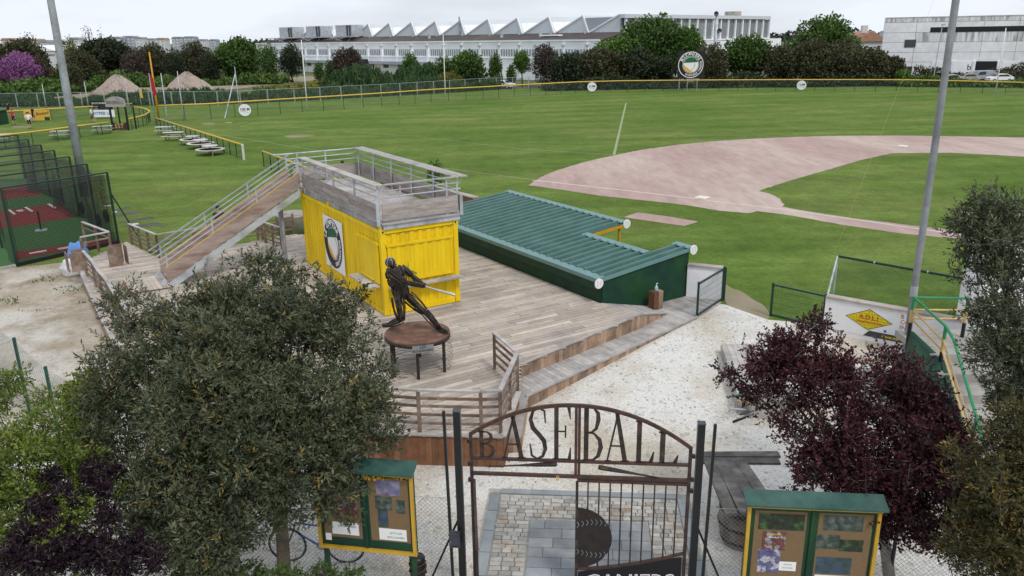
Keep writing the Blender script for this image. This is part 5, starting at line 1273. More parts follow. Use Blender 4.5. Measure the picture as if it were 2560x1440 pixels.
# planked terrace, bench, barrel, planter
tr = thing('plank_terrace', 'weathered plank terrace at the right of the gravel path', 'terrace', P(1835, 905, -.3))
tp = [P(1803, 862, -.02), P(1908, 862, -.02), P(1990, 1000, -.02), P(1846, 1000, -.02)]
ax_ = (tp[3]-tp[0]); bx_ = (tp[1]-tp[0]); nn = 8
for i in range(nn):
    f0 = i/nn; f1 = (i+.95)/nn; mb = MB(); a = tp[0]+bx_*f0; b = tp[0]+bx_*f1; c = tp[3]+(tp[2]-tp[3])*f1; d_ = tp[3]+(tp[2]-tp[3])*f0
    mb.prism([a, b, c, d_], (0, 0, .03)); obj('plank', mb, 'wood_grey', tr)
skirt(tr, [tuple(tp[0])[:2], tuple(tp[3])[:2], tuple(tp[2])[:2]], -.02, below, 'wood_grey', .3)
bn = thing('long_bench', 'long plank bench under the purple tree beside the white wall', 'bench', P(2120, 905, -.35)); ba, bb = P(1985, 880, .12), P(2262, 900, .12); ba.z = bb.z = .1; 
for k in range(3): s_ = V((0, -.16*k, 0)); pbeam('plank', ba+s_, bb+s_, .145, .04, 'wood_tan' if k else 'wood', bn)
for f in (.08, .5, .92): q = ba+(bb-ba)*f+V((0, -.16, 0)); piece('leg', (q.x, q.y, -.14), (.08, .42, .44), 0, 'concrete', bn)
# chest with bats poking out
ch = thing('bat_bin', 'grey plank bin holding bats and tubes beside the gravel path', 'bin', P(1880, 1070, -.4)); cb = P(1885, 1045, -.4)
for k, (dx, dy, sx_, sy_) in enumerate(((0, -.3, .8, .03), (0, .3, .8, .03), (-.4, 0, .03, .6), (.4, 0, .03, .6))): piece('board', (cb.x+.3+dx, cb.y+.25+dy, -.1), (sx_, sy_, .62), 0, 'wood_grey', ch)
tools = [((1834, 988), (1885, 985), 'green_rail', .022, 'green tube poking out of the bat bin'), ((1824, 1021), (1880, 1026), 'galv', .026, 'silver bat handle poking out of the bat bin'), ((1842, 1000), (1890, 1012), 'cream_rail', .018, 'pale wooden bat poking out of the bat bin'), ((1832, 1055), (1890, 1035), 'black_rubber', .03, 'black bat barrel poking out low from the bat bin'), ((1856, 986), (1900, 1000), 'yellow_rail', .026, 'yellow capped tube in the bat bin'), ((1850, 1037), (1905, 1020), 'anthracite', .026, 'dark grey bat in the middle of the bat bin')]
for a, b, m, r, lb in tools:
    p, q = D(*a, cb.y-.25), D(*b, cb.y+.2); d_ = (q-p); mb = MB(); mb.tube([p, p+d_*.05, p+d_*.5, q], [r*.8, r, r*.9, r*.6], 8); tag(obj('baseball_bat', mb, m, None, True), lb, 'bat', 'bats in the bin')
br_ = P(1838, 1352, -.45); bz = .42
ba_ = thing('barrel_table', 'old half barrel table with thick split plank top beside the gate', 'barrel', (br_.x, br_.y, -.45))
nb = 18
for k in range(nb):
    a0 = 2*math.pi*k/nb; a1 = 2*math.pi*(k+.96)/nb; mb = MB(); prof = [(.36, 0), (.43, .28), (.45, .45), (.42, .8)]
    vs = []
    for r, z in prof:
        for a in (a0, a1):
            for rr in (r, r-.035): vs.append((br_.x+.12+math.cos(a)*rr, br_.y+math.sin(a)*rr, -.45+z))
    fs = []
    for i in range(3):
        o_ = i*4; fs += [(o_, o_+4, o_+6, o_+2), (o_+1, o_+3, o_+7, o_+5), (o_, o_+1, o_+5, o_+4), (o_+2, o_+6, o_+7, o_+3)]
    fs += [(0, 2, 3, 1), (12, 13, 15, 14)]
    mb.add(vs, fs); obj('stave', mb, 'wood_dark' if k % 3 else 'wood_brown', ba_)
for z, r in ((.12, .40), (.42, .456), (.7, .44)): mb = MB(); mb.lathe((br_.x+.12, br_.y, -.45+z), [(r-.01, 0), (r+.006, 0), (r+.006, .05), (r-.01, .05)], 30); obj('hoop', mb, 'rust_dark', ba_, True)
for k in range(4): piece('top_plank', (br_.x-.22+k*.225, br_.y+.42, .40+.01*(k % 2)), (.215, 1.75, .06), .03*(k-1), 'wood_dark', ba_)
piece('cross_plank', (br_.x+.42, br_.y+1.38, .395), (1.5, .2, .05), -.05, 'wood_dark', ba_); piece('cross_plank', (br_.x+.5, br_.y+1.62, .395), (1.5, .2, .05), -.02, 'wood_dark', ba_)

# bicycle half hidden behind the left notice board
def bicycle(label, p, ang):
    t = thing('bicycle', label, 'bicycle', p); e = V((math.cos(ang), math.sin(ang), 0)); n_ = V((-e.y, e.x, 0)); R_ = .33
    rear = V(p)+e*.52+V((0, 0, R_)); fr = V(p)-e*.52+V((0, 0, R_))
    for c in (rear, fr):
        mb = MB(); mb.tube([c+e*R_*math.cos(a)+Zv*R_*math.sin(a) for a in np.linspace(0, 2*math.pi, 37)], .02, 7, False); wh = obj('wheel', mb, 'black_rubber', t, True)
        mb = MB(); mb.tube([c+e*(R_-.025)*math.cos(a)+Zv*(R_-.025)*math.sin(a) for a in np.linspace(0, 2*math.pi, 37)], .009, 6, False)
        for k in range(14): a = k*2*math.pi/14; mb.tube([c, c+e*(R_-.03)*math.cos(a)+Zv*(R_-.03)*math.sin(a)], .0018, 3)
        obj('rim', mb, 'galv', wh)
    bbk = V(p)+e*.08+V((0, 0, .30)); seat = V(p)+e*.24+V((0, 0, .78)); hd = V(p)-e*.34+V((0, 0, .78)); hd2 = V(p)-e*.38+V((0, 0, .62))
    for a, b in ((bbk, seat), (seat-V((0, 0, .08)), hd), (bbk, hd2), (bbk, rear), (rear, seat-V((0, 0, .1))), (hd, hd2), (hd2, fr)): ptube('frame_tube', a, b, .017, 'blue_ink' if (a-b).length > .4 else 'anthracite', t)
    mb = MB(); mb.prism([seat+e*.14+n_*.08+Zv*.05, seat+e*.14-n_*.08+Zv*.05, seat-e*.13-n_*.02+Zv*.05, seat-e*.13+n_*.02+Zv*.05], (0, 0, .05)); obj('saddle', mb, 'black_rubber', t)
    mb = MB(); mb.tube([hd+n_*.28+Zv*.12+e*.1, hd+n_*.22+Zv*.14, hd+Zv*.12, hd-n_*.22+Zv*.14, hd-n_*.28+Zv*.12+e*.1], .014, 6); obj('handlebar', mb, 'black_paint', t, True)
    mb = MB(); mb.disc(bbk+n_*.03, e, Zv, .09, 16, .01); obj('chain_ring', mb, 'galv_grey', t)
    return t
wb = P(880, 1412, -.45); bicycle('dark city bicycle behind the left notice board', (wb.x-.62, wb.y+.1, gh(wb.x, wb.y)+.012), math.radians(-4))
bo = P(1048, 1478, -.45); t = thing('bollard', 'black mushroom headed iron bollard wound with rope by the gate', 'bollard', bo)
hb_ = ztop(bo, 1388)
mb = MB(); mb.lathe(bo, [(.12, 0), (.12, hb_+.45-.2), (.1, hb_+.45-.16), (.125, hb_+.45-.12), (.13, hb_+.45-.05), (.10, hb_+.45-.01), (0, hb_+.45)], 20); obj('casting', mb, 'black_paint', t, True)
mb = MB(); mb.tube([bo+V((.135*math.cos(a), .135*math.sin(a), hb_+.45-.35+.02*a)) for a in np.linspace(0, 12.5, 60)], .016, 6); obj('rope', mb, 'rust', t, True)

# ============================================================ batting cages
cage = thing('batting_cage', 'batting cages of dark green frames hung with black netting on the lawn', 'batting cage', P(170, 640, FZ))
fd = (P(42, 665, FZ)-P(297, 607, FZ)); fd.z = 0; fw_ = fd.length; fd.normalize(); FH = 3.2
R0 = P(297, 607, FZ); bdv = V((-2.45, 3.05, 0))
frames = []
for k in range(7):
    a = R0+bdv*k*(1.0 if k < 5 else 1.02); a.z = FZ; wdt = fw_ if k == 0 else (fw_*1.9 if k < 6 else fw_*1.6); b = a+fd*wdt
    frames.append((a, b)); zt = V((0, 0, FH-.05*k))
    ptube('post', a, a+zt, .05, 'green_frame', cage); ptube('cross_bar', a+zt, b+zt, .035, 'green_frame', cage)
    c = a+fd*fw_; ptube('post', c, c+zt, .04, 'green_frame', cage)
    s_ = bdv.normalized(); ptube('brace', a+V((0, 0, FH*.72)), a-fd*1.0+V((0, 0, 0)) if k == 0 else a+V((0, 0, FH*.72))+s_*.2-V((0, 0, .4)), .03, 'green_frame', cage)
    if k > 0: ptube('brace', a+zt, a+zt-fd*-.6-V((0, 0, .0)), .02, 'green_frame', cage)
def netgrid(name, f, nu, nv, m, par):
    pts = [[f(i/nu, j/nv) for i in range(nu+1)] for j in range(nv+1)]
    vs = [tuple(p) for r in pts for p in r]; fs = []; uv = []
    lu = sum((pts[0][i+1]-pts[0][i]).length for i in range(nu)); lv = sum((pts[j+1][0]-pts[j][0]).length for j in range(nv))
    for j in range(nv):
        for i in range(nu):
            fs.append((j*(nu+1)+i, j*(nu+1)+i+1, (j+1)*(nu+1)+i+1, (j+1)*(nu+1)+i)); uv += [(lu*i/nu, lv*j/nv), (lu*(i+1)/nu, lv*j/nv), (lu*(i+1)/nu, lv*(j+1)/nv), (lu*i/nu, lv*(j+1)/nv)]
    me = mesh(name, vs, fs, m, True); L = me.uv_layers.new(name='UVMap'); L.data.foreach_set('uv', [c for p in uv for c in p])
    return link(bpy.data.objects.new(name, me), par)
a0, a6 = frames[0][0], frames[6][0]
def side(off, sway):
    def f(u, v):
        p = a0+(a6-a0)*u+fd*off; sag = .22*math.sin(u*6*math.pi)**2*v; bulge = sway*(math.sin(u*19)*.22+math.sin(u*43)*.1)*(1-v)
        return p+fd*(.15+bulge)+V((0, 0, .02+(FH-.12-.3*u)*v-sag))
    return f
netgrid('side_net', side(0, 1), 72, 8, 'net_dense', cage); netgrid('side_net', side(fw_-.3, 1), 72, 8, 'net_dense', cage); None
def roof_(u, v):
    p = a0+(a6-a0)*u+fd*(fw_*v); return p+V((0, 0, FH-.08-.3*u-.35*math.sin(u*6*math.pi)**2-.22*math.sin(v*math.pi)))
netgrid('roof_net', roof_, 60, 8, 'net_black', cage); netgrid('gathered_net', side(.12, 2.2), 90, 6, 'net_dense', cage)
def front_(u, v): p = a0+fd*(fw_*u); return p+bdv*(.02+.03*math.sin(u*9))*(1-v)+V((0, 0, .02+(FH-.1)*v))
netgrid('front_net', front_, 14, 8, 'net_dense', cage)
pbeam('ground_board', R0+V((0, 0, .08))-bdv*.04, R0+fd*fw_+V((0, 0, .08))-bdv*.04, .04, .16, 'black_rubber', cage)
def fl_(name, pts, m, dz): 
    o = patch(name, px(pts), FZ+dz, m, 40); return structure(o)
fl_('artificial_turf', [(30, 668), (300, 607), (225, 480), (110, 440), (-160, 455), (-160, 640)], 'turf_green', .004)
fl_('red_turf', [(40, 650), (300, 604), (286, 597), (35, 630)], 'turf_red', .008)
fl_('red_turf', [(-60, 585), (190, 542), (150, 508), (-60, 535)], 'turf_red', .008)
fl_('red_turf', [(-60, 510), (110, 486), (60, 463), (-60, 472)], 'turf_red', .008)
for pts in ([(73, 632), (116, 625), (117, 629), (74, 636)], [(144, 621), (185, 614), (186, 618), (146, 625)], [(18, 525), (24, 523), (40, 535), (34, 537)], [(60, 519), (66, 517), (84, 528), (78, 530)], [(118, 511), (124, 509), (143, 520), (137, 522)], [(38, 527), (55, 524), (61, 527), (48, 530)]): fl_('white_marking', pts, 'chalk', .012)
for k, (a, b) in enumerate(((238, 536), (219, 547), (177, 516))):
    q = P(a+30, b+18, FZ); t = thing('tyre', ['car tyre standing at the cage net near the deck', 'car tyre lying against the cage net in the middle', 'car tyre standing at the cage net farther back'][k], 'tyre', q, 'tyres weighing down the cage net'); mb = MB(); c = q+V((0, 0, .32)); e = bdv.normalized(); mb.tube([c+e*.24*math.cos(a_)+Zv*.24*math.sin(a_) for a_ in np.linspace(0, 2*math.pi, 25)], .09, 8, False); obj('rubber_ring', mb, 'black_rubber', t, True)
tq = P(103, 576, FZ); t = thing('batting_tee', 'black batting tee standing on green turf in the cage', 'batting tee', tq); ptube('stem', tq, tq+V((0, 0, .95)), .035, 'black_rubber', t); piece('base_plate', tq+V((0, 0, .02)), (.5, .5, .04), .4, 'galv', t)
for k, pts in enumerate([[(305, 565), (395, 556), (418, 562), (340, 570)], [(300, 553), (378, 541), (392, 546), (300, 558)], [(285, 537), (345, 527), (357, 531), (300, 541)], [(280, 526), (320, 515), (332, 519), (285, 530)], [(260, 510), (290, 502), (292, 506), (262, 514)]]): fl_('rubber_mat', pts, 'mat_grey', .006)
for k, pts in enumerate([[(325, 560), (345, 558), (348, 561), (332, 563)], [(280, 530), (292, 528), (292, 531), (280, 533)], [(260, 515), (277, 513), (277, 515.5), (260, 517)]]): fl_('home_plate', pts, 'chalk', .012)
# floodlight mast on the left
lb_ = P(213, 490, FZ); lm_ = thing('floodlight_mast', 'thick grey tapered floodlight mast rising behind the batting cages', 'mast', lb_)
mb = MB(); mb.tube([lb_, lb_+V((0, 0, 6)), lb_+V((0, 0, 14)), lb_+V((0, 0, 24))], [.25, .22, .17, .12], 12); obj('shaft', mb, 'galv_grey', lm_, True)
for k in range(14):
    for sg_ in (1,): q = lb_+V((-.05, -.21+.012*k*.5, 1.5+k*.75)); ptube('step_peg', q, q+V((-.02, -.10, 0)), .012, 'anthracite', lm_, 6)
# picnic tables
def pic_rect(label, p, ang, first=None):
    t = thing('picnic_table', label, 'picnic table', p, 'picnic tables on the lawn', ang)
    for k in range(4): o = piece('top_plank', (0, 0, 0), (1.8, .185, .04), 0, 'wood_white', t); o.location = (0, -.29+.195*k, .74)
    for s_ in (-1, 1): o = piece('bench_plank', (0, 0, 0), (1.8, .26, .04), 0, 'wood_white', t); o.location = (0, s_*.68, .44)
    for x in (-.6, .6):
        for s_ in (-1, 1): o = piece('leg', (0, 0, 0), (.07, .05, .82), 0, 'wood_brown', t); o.location = (x, s_*.38, .36); o.rotation_euler = (s_*.42, 0, 0)
        o = piece('cross_beam', (0, 0, 0), (.06, 1.5, .07), 0, 'wood_brown', t); o.location = (x+.07, 0, .40)
    return t
M('wood_white', (.56, .54, .52), .85, var=.15, scale=5, objrand=.12, c2=(.47, .45, .43))
def pic_round(label, p):
    t = thing('round_picnic_table', label, 'picnic table', p, 'round picnic tables on the lawn')
    mb = MB(); mb.lathe((0, 0, .70), [(0, 0), (.62, 0), (.62, .05), (0, .0501)], 28); obj('top', mb, 'wood_white', t, local=True)
    mb = MB(); mb.lathe((0, 0, .42), [(.86, 0), (1.14, 0), (1.14, .05), (.86, .05), (.86, 0)], 32); obj('ring_bench', mb, 'wood_white', t, local=True)
    mb = MB(); mb.tube([(0, 0, .0), (0, 0, .7)], .05, 8); obj('stem', mb, 'wood_brown', t, local=True)
    for k in range(4): a = k*math.pi/2+.5; mb = MB(); mb.beam((math.cos(a)*1.0, math.sin(a)*1.0, 0), (math.cos(a)*.98, math.sin(a)*.98, .42), .06, .06); obj('leg', mb, 'galv_grey', t, local=True); mb = MB(); mb.beam((0, 0, .3), (math.cos(a)*.98, math.sin(a)*.98, .38), .05, .05); obj('arm', mb, 'wood_brown', t, local=True)
    return t
pic_rect('white picnic table farthest along the yellow capped fence', P(416, 336, FZ), .1); pic_rect('second white picnic table from the far end of the yellow capped fence', P(436, 351, FZ), .1)
pic_rect('white picnic table left of the wooden arch', P(259, 334, FZ), .3); pic_rect('white picnic table left of the grey floodlight mast', P(155, 347, FZ), .3); pic_rect('white picnic table at the left picture edge behind the cages', P(2, 356, FZ), .3)
pic_round('round picnic table farthest from the deck', P(484, 361, FZ)); pic_round('middle round picnic table of the row along the fence', P(503, 371, FZ)); pic_round('round picnic table nearest to the deck', P(527, 387, FZ))

# ============================================================ people
def person(label, p, face, shirt, shorts, hat, arms='down', h=1.76, legm='skin', stride=.1, sit=False):
    t = thing('person', label, 'person', p, None, face); k = h/1.76
    ar = {'down': ((.27, -.02, 1.12), (.29, .06, .86)), 'hips': ((.38, -.05, 1.13), (.19, .08, 1.0)), 'front': ((.26, .08, 1.12), (.12, .28, 1.05)), 'out': ((.42, .02, 1.40), (.62, .05, 1.55))}
    pts = [(0, 0, .95), (0, 0, 1.15), (0, 0, 1.38), (0, .01, 1.50), (0, .02, 1.60), (0, .02, 1.70)]; e = [(0, 1), (1, 2), (2, 3), (3, 4), (4, 5)]; r = [.15, .14, .15, .055, .095, .075]
    for s_ in (-1, 1):
        am = ar[arms] if not (arms == 'front' and s_ < 0) else ar['front']
        i = len(pts); pts += [(s_*.19, 0, 1.42), (s_*am[0][0], am[0][1], am[0][2]), (s_*am[1][0], am[1][1], am[1][2])]; e += [(2, i), (i, i+1), (i+1, i+2)]; r += [.065, .048, .034]
        pts += [(s_*(am[1][0]), am[1][1]+.03, am[1][2]-.11)]; e += [(i+2, i+3)]; r += [.032]
        i = len(pts); y = stride*s_; pts += [(s_*.10, 0, .88), (s_*.11, y*.5, .49), (s_*.11, y-.03, .09), (s_*.12, y+.14, .045)]; e += [(0, i), (i, i+1), (i+1, i+2), (i+2, i+3)]; r += [.105, .068, .045, .042]
    b = skin('body', [tuple(c*k for c in q) for q in pts], e, [q*k for q in r], [shirt, shorts, legm, 'skin', 'cloth_black'], t, 1, local=True)
    for pl in b.data.polygons:
        c = pl.center/k; x = abs(c.x)
        if c.z < .10: m = 4
        elif x > .17 and c.z < 1.22 and c.z > .6: m = 3
        elif c.z < .50: m = 2
        elif c.z < .97: m = 1
        elif c.z < 1.49: m = 0
        else: m = 3
        pl.material_index = m
    mb = MB(); mb.lathe((0, .015*k, 1.64*k), [(.10*k, 0), (.108*k, .05*k), (.085*k, .12*k), (0, .14*k)], 12); hd = obj('cap' if hat != 'hair' else 'hair', mb, hat, t, True, True)
    if hat != 'hair': mb = MB(); mb.box((0, .13*k, 1.66*k), (.15*k, .12*k, .015)); obj('cap_brim', mb, hat, hd, local=True)
    mb = MB(); mb.lathe((0, .11*k, 1.60*k), [(.018*k, -.025*k), (.014*k, .02*k), (0, .04*k)], 6); obj('nose', mb, 'skin', t, True, True)
    for s_ in (-1, 1): mb = MB(); mb.lathe((s_*.035*k, .105*k, 1.625*k), [(0, -.008), (.01, 0), (0, .008)], 6); obj('eye', mb, 'ink', t, local=True)
    return t
person('player in red shirt and black shorts facing the camera near the left edge', P(37, 312, FZ), 3.0, 'cloth_red', 'cloth_black', 'cloth_red', 'front')
person('player in white shirt with hands on hips seen from behind', P(76, 322, FZ), .3, 'cloth_white', 'cloth_navy', 'cloth_black', 'hips')
person('player in dark shirt standing in front of the yellow banner', P(86, 304, FZ), 2.6, 'cloth_black', 'cloth_black', 'cloth_black', 'down')
person('player in red shirt half hidden behind the floodlight mast', P(188, 316, FZ), .8, 'cloth_red', 'cloth_black', 'cloth_black', 'down')
person('player in white shirt and black shorts walking near the scoreboard', P(232, 307, FZ), 1.8, 'cloth_white', 'cloth_black', 'cloth_black', 'down', stride=.28)
person('player in dark shirt with one arm raised beside the green shelter', P(24, 291, FZ), 3.0, 'cloth_black', 'cloth_black', 'cloth_black', 'out')
d0 = ray(856, 402); tt = (1.50-CH)/d0[2]; person('person in dark top standing on the lawn beyond the roof platform', (d0[0]*tt, d0[1]*tt, FZ), 2.2, 'cloth_black', 'banner_yellow', 'hair')
d0 = ray(545, 520); tt = (1.42-CH)/d0[2]; person('person in black cap and top behind the metal staircase', (d0[0]*tt, d0[1]*tt, FZ), .4, 'cloth_black', 'cloth_black', 'cloth_black')
# ============================================================ field fences
def fence(label, basepx, h, z=FZ, every=2.6, net='net_green', cap='yellow_rail', capr=.075, basez=None, postm='green_frame', pts=None, group='yellow capped field fences', toppx=None):
    b = pts or [P(a, c, FZ) for a, c in basepx]
    if toppx: b = [V((*P(a, c, FZ+h)[:2], FZ)) for a, c in toppx]
    t = thing('field_fence', label, 'fence', b[0], group); up = V((0, 0, h))
    netstrip('mesh', [q+V((0, 0, .03)) for q in b], [q+up for q in b], net, t)
    mb = MB(); mb.tube([q+up for q in b], capr, 8); obj('top_cap', mb, cap, t, True)
    d = 0; nxt = 0
    for a, c in zip(b[:-1], b[1:]):
        l = (c-a).length
        while nxt <= d+l:
            q = a+(c-a)*((nxt-d)/l); ptube('post', q, q+up, .035, postm, t, 6); nxt += every
        d += l
    return t
OUT = [(396, 303), (520, 298), (600, 292), (660, 287.5), (706, 284), (836, 275), (916, 269), (992, 263), (1064, 256.5), (1132, 252), (1227, 246.5), (1257, 244), (1344, 239), (1444, 233), (1552, 230), (1662, 229), (1800, 228.3), (2000, 228), (2150, 228.5), (2282, 230), (2414, 234), (2560, 239), (2750, 247)]
fence('long outfield fence with yellow cap curving round the grass', OUT, 1.75, every=2.9, net='net_galv', capr=.085)
fence('low yellow capped fence beside the row of picnic tables', [], 1.15, every=1.7, toppx=[(390, 295), (606, 362)], capr=.07)
e_ = P(606, 362, FZ+1.15); pbx = thing('end_post', 'grey end post of the fence beside the round tables', 'post', (e_.x, e_.y, FZ)); pbeam('post', (e_.x, e_.y, FZ), (e_.x, e_.y, FZ+1.2), .14, .14, 'wood_white', pbx)
fence('yellow capped fence running behind the container towards the dugout', [], 1.1, every=1.8, toppx=[(656, 378), (715, 400), (790, 428), (850, 452)], capr=.07)
fence('yellow capped fence at the back of the practice field', [], 1.15, every=2.4, toppx=[(-90, 288), (7, 279), (130, 272), (231, 266), (330, 259)], capr=.075)
fence('curved end of the yellow capped fence right of the wooden arch', [], 1.15, every=1.6, toppx=[(331, 267.5), (350, 269), (364, 272), (373, 277), (372, 281), (362, 287), (345, 292), (322, 297)], capr=.075)
fence('yellow capped fence between practice field and batting cages', [], 1.15, every=2.6, toppx=[(-60, 347), (0, 339), (120, 325), (175, 317.5), (272, 305.5)], capr=.075)
# field wall behind the platform and a shrub there
wall('low_wall', 'low wall with pale coping on the field side behind the container', P(955, 440, .35), P(1190, 500, .35), FZ, .45, .3, m='wood_red')
tree('shrub', 'small green shrub growing behind the roof platform', P(1090, 480, FZ), 1.9, .55, 'leaf_green', 700, .13, trunk=.1, lumps=9, tr=.03, cat='shrub')
# temporary site fence behind the outfield
SF = [(-60, 268, 118), (150, 262, 118), (320, 256, 118), (430, 246, 116), (600, 231, 116), (800, 221, 122), (1000, 212, 130), (1200, 195, 142), (1400, 190, 148)]
sp = [D(a, b, d) for a, b, d in SF]; sf = thing('site_fence', 'galvanised site fence in front of the reeds beyond the outfield', 'fence', (sp[0].x, sp[0].y, FZ)); seg = []
for a, b in zip(sp[:-1], sp[1:]):
    n = max(1, round((b-a).length/3.4))
    for k in range(n): seg.append(a+(b-a)*k/n)
for a, b in zip(seg[:-1], seg[1:]):
    mb = MB(); z0 = V((0, 0, min(a.z, 2.0)+.25)); a_, b_ = V((a.x, a.y, FZ)), V((b.x, b.y, FZ)); u_ = V((0, 0, 2.0))
    mb.tube([a_, a_+u_], .025, 6); mb.tube([a_+u_, b_+u_], .022, 6); mb.tube([b_-(b_-a_)*.03, b_-(b_-a_)*.03+u_], .025, 6); pnl = obj('panel_frame', mb, 'galv', sf)
    netstrip('panel_mesh', [a_, b_], [a_+u_, b_+u_], 'site_mesh', pnl)
# poles, flags
def mast(name, label, base, topxy, r, m, group=None, cat='pole'):
    b = P(*base, FZ); tz = ztop(b, topxy[1]); tp = V((b.x, b.y, tz)); t = thing(name, label, cat, b, group)
    mb = MB(); mb.tube([b, (b+tp)/2, tp], [r, r*.85, r*.6], 8); obj('shaft', mb, m, t, True); return t, tp
mast('goal_pole', 'white pole at the fence right of the hundred metre disc', (769, 278), (755, 100), .08, 'white_paint', 'tall white poles at the outfield fence')
mast('goal_pole', 'white pole at the outfield fence in front of the green bushes', (1114, 253), (1106, 85), .08, 'white_paint', 'tall white poles at the outfield fence')
mast('goal_pole', 'white pole at the right border in front of the concrete hall', (2488, 236), (2512, 70), .1, 'white_paint', 'tall white poles at the outfield fence')
mast('foul_pole', 'tall yellow foul pole at the left end of the outfield fence', (398, 303), (377, 130), .13, 'orange_paint')
t, tp = mast('flag_pole', 'grey pole carrying a drooping red flag', (391, 313), (377, 183), .07, 'galv_grey', 'grey poles at the corner')
mb = MB(); mb.prism([tp+V((.05, 0, -.2)), tp+V((.35, .05, -.5)), tp+V((.45, .1, -2.2)), tp+V((.2, .05, -2.5)), tp+V((.05, 0, -1.8))], (0, .03, 0)); obj('flag', mb, 'flag_red', t)
t, tp = mast('flag_pole', 'thin pole with a small yellow flag by the curved fence', (356, 280), (350, 220), .04, 'galv_grey', 'grey poles at the corner')
mb = MB(); mb.prism([tp+V((.03, 0, 0)), tp+V((.3, .02, -.3)), tp+V((.35, 0, -1.3)), tp+V((.05, 0, -1.2))], (0, .02, 0)); obj('flag', mb, 'yellow_rail', t)
for lb, a, b in (('grey net pole just right of the yellow foul pole', (422, 325), (405, 183)), ('grey net pole behind the fence right of the foul pole', (460, 303), (446, 178)), ('grey net pole between the two rubble heaps', (325, 284), (318, 200)), ('grey net pole above the scoreboard', (222, 272), (214, 203)), ('grey net pole left of the floodlight mast', (117, 275), (108, 210)), ('upright grey pole of the braced pair behind the hundred metre disc', (600, 285), (589, 167))):
    mast('net_pole', lb, a, b, .07, 'galv', 'grey net poles')
t = thing('stay_pole', 'slanting grey pole bracing the upright near the hundred metre disc', 'pole', P(562, 296, FZ)); ptube('shaft', P(562, 296, FZ), D(588, 184, P(600, 285, FZ).y), .06, 'galv', t)
# distance discs
def disc_sign(label, x, y, rp, d, s, group='round distance signs on the fence'):
    c = D(x, y, d); r = rp/F*d*1.0; t = thing('distance_sign', label, 'sign', V((c.x, c.y, c.z-r)), group); n = (V((0, 0, CH))-c); n.z = 0; n.normalize(); ex = V((-n.y, n.x, 0))
    mb = MB(); mb.disc(c, ex, Zv, r, 32, .04); obj('disc', mb, 'white_plain', t); mb = MB(); mb.disc(c+n*.002, ex, Zv, r*1.03, 32, .035, r*.97); obj('rim', mb, 'grey_dark', t)
    text('lettering', s, r*.62, 'ink', c+n*.05+V((0, 0, r*.1)), ex, Zv, t, .004, bold=r*.012)
    mb = MB(); mb.tube([c+n*.05+ex*r*math.cos(a)*.8+Zv*(r*(-.25+.45*math.sin(a*.5)-.35)) for a in np.linspace(2.6, .6, 9)], r*.025, 4); obj('seam', mb, 'coping', t)
    return t
disc_sign('round white disc reading 100 M on the left of the outfield fence', 612, 275, 14.5, P(612, 291, FZ).y-.25, '100 M')
disc_sign('round white disc reading 115 M on the middle of the outfield fence', 1480, 217, 11, P(1480, 231.5, FZ).y-1.0, '115M')
disc_sign('round white disc reading 116 M on the right of the outfield fence', 2004, 213, 11, P(2004, 228, FZ).y-.8, '116M')
# large emblem panel (ring and lettering; the cartoon head is left out)
ed_ = P(1727, 229, FZ).y+1.5; ec = D(1727, 162, ed_); er = 30.5/F*ed_; em = thing('emblem_panel', 'large black panel with a round lettered team emblem above the fence', 'sign', V((ec.x, ec.y, FZ)))
ex, ey, en = V((1, 0, 0)), Zv, V((0, -1, 0))
mb = MB(); mb.box(ec+V((.1, .12, .0)), (er*2.12, .1, er*2.1)); obj('panel', mb, 'ink', em)
for dx in (-1.7, -.4, 1.2): ptube('leg', V((ec.x+dx, ec.y+.15, FZ)), V((ec.x+dx, ec.y+.15, ec.z-er*.9)), .05, 'galv', em)
mb = MB(); mb.disc(ec+en*-.0, ex, ey, er, 48, .03, er*.945); obj('ring', mb, 'white_plain', em); mb = MB(); mb.disc(ec, ex, ey, er*.66, 48, .03, er*.64); obj('ring', mb, 'white_plain', em); mb = MB(); mb.disc(ec, ex, ey, er*.60, 48, .03); obj('inner_disc', mb, 'white_plain', em)
mb = MB(); mb.prism(seg_(ec, ex, ey, er*.58, 20, 165, en*.033), en*.01); obj('colour_field', mb, 'ink_green', em); mb = MB(); mb.prism(seg_(ec, ex, ey, er*.58, 180, 290, en*.033), en*.01); obj('colour_field', mb, 'banner_yellow', em)
arctext('lettering', 'BOUCANIERS', er*.33, 'white_plain', ec+en*.03, ex, ey, er*.80, 160, 28, em, .004, bold=er*.006); arctext('lettering', 'LA ROCHELLE', er*.21, 'white_plain', ec+en*.03, ex, ey, er*.80, -120, -48, em, .004, inward=True, bold=er*.004); arctext('lettering', 'BASEBALL', er*.19, 'white_plain', ec+en*.03, ex, ey, er*.80, 20, -42, em, .004, bold=er*.004)
mb = MB()
for k in range(12):
    a = -1.1+k*.2; mb.box(ec+en*.036+ex*(er*.40*math.cos(a)-er*.1)+ey*(er*.42*math.sin(a)), (er*.09, .01, er*.025))
obj('stitching', mb, 'red_ink', em)
sp2 = D(1703, 130, ed_+.3); t = thing('loudspeaker', 'dark round loudspeaker above the emblem panel', 'loudspeaker', V((sp2.x, sp2.y, FZ))); ptube('pole', (sp2.x, sp2.y, FZ), (sp2.x, sp2.y, sp2.z), .04, 'anthracite', t); mb = MB(); mb.lathe(sp2, [(.1, .3), (.2, .1), (.36, -.15), (.30, -.16), (0, .0)], 16, (0, 1, 0)); obj('horn', mb, 'ink', t, True)
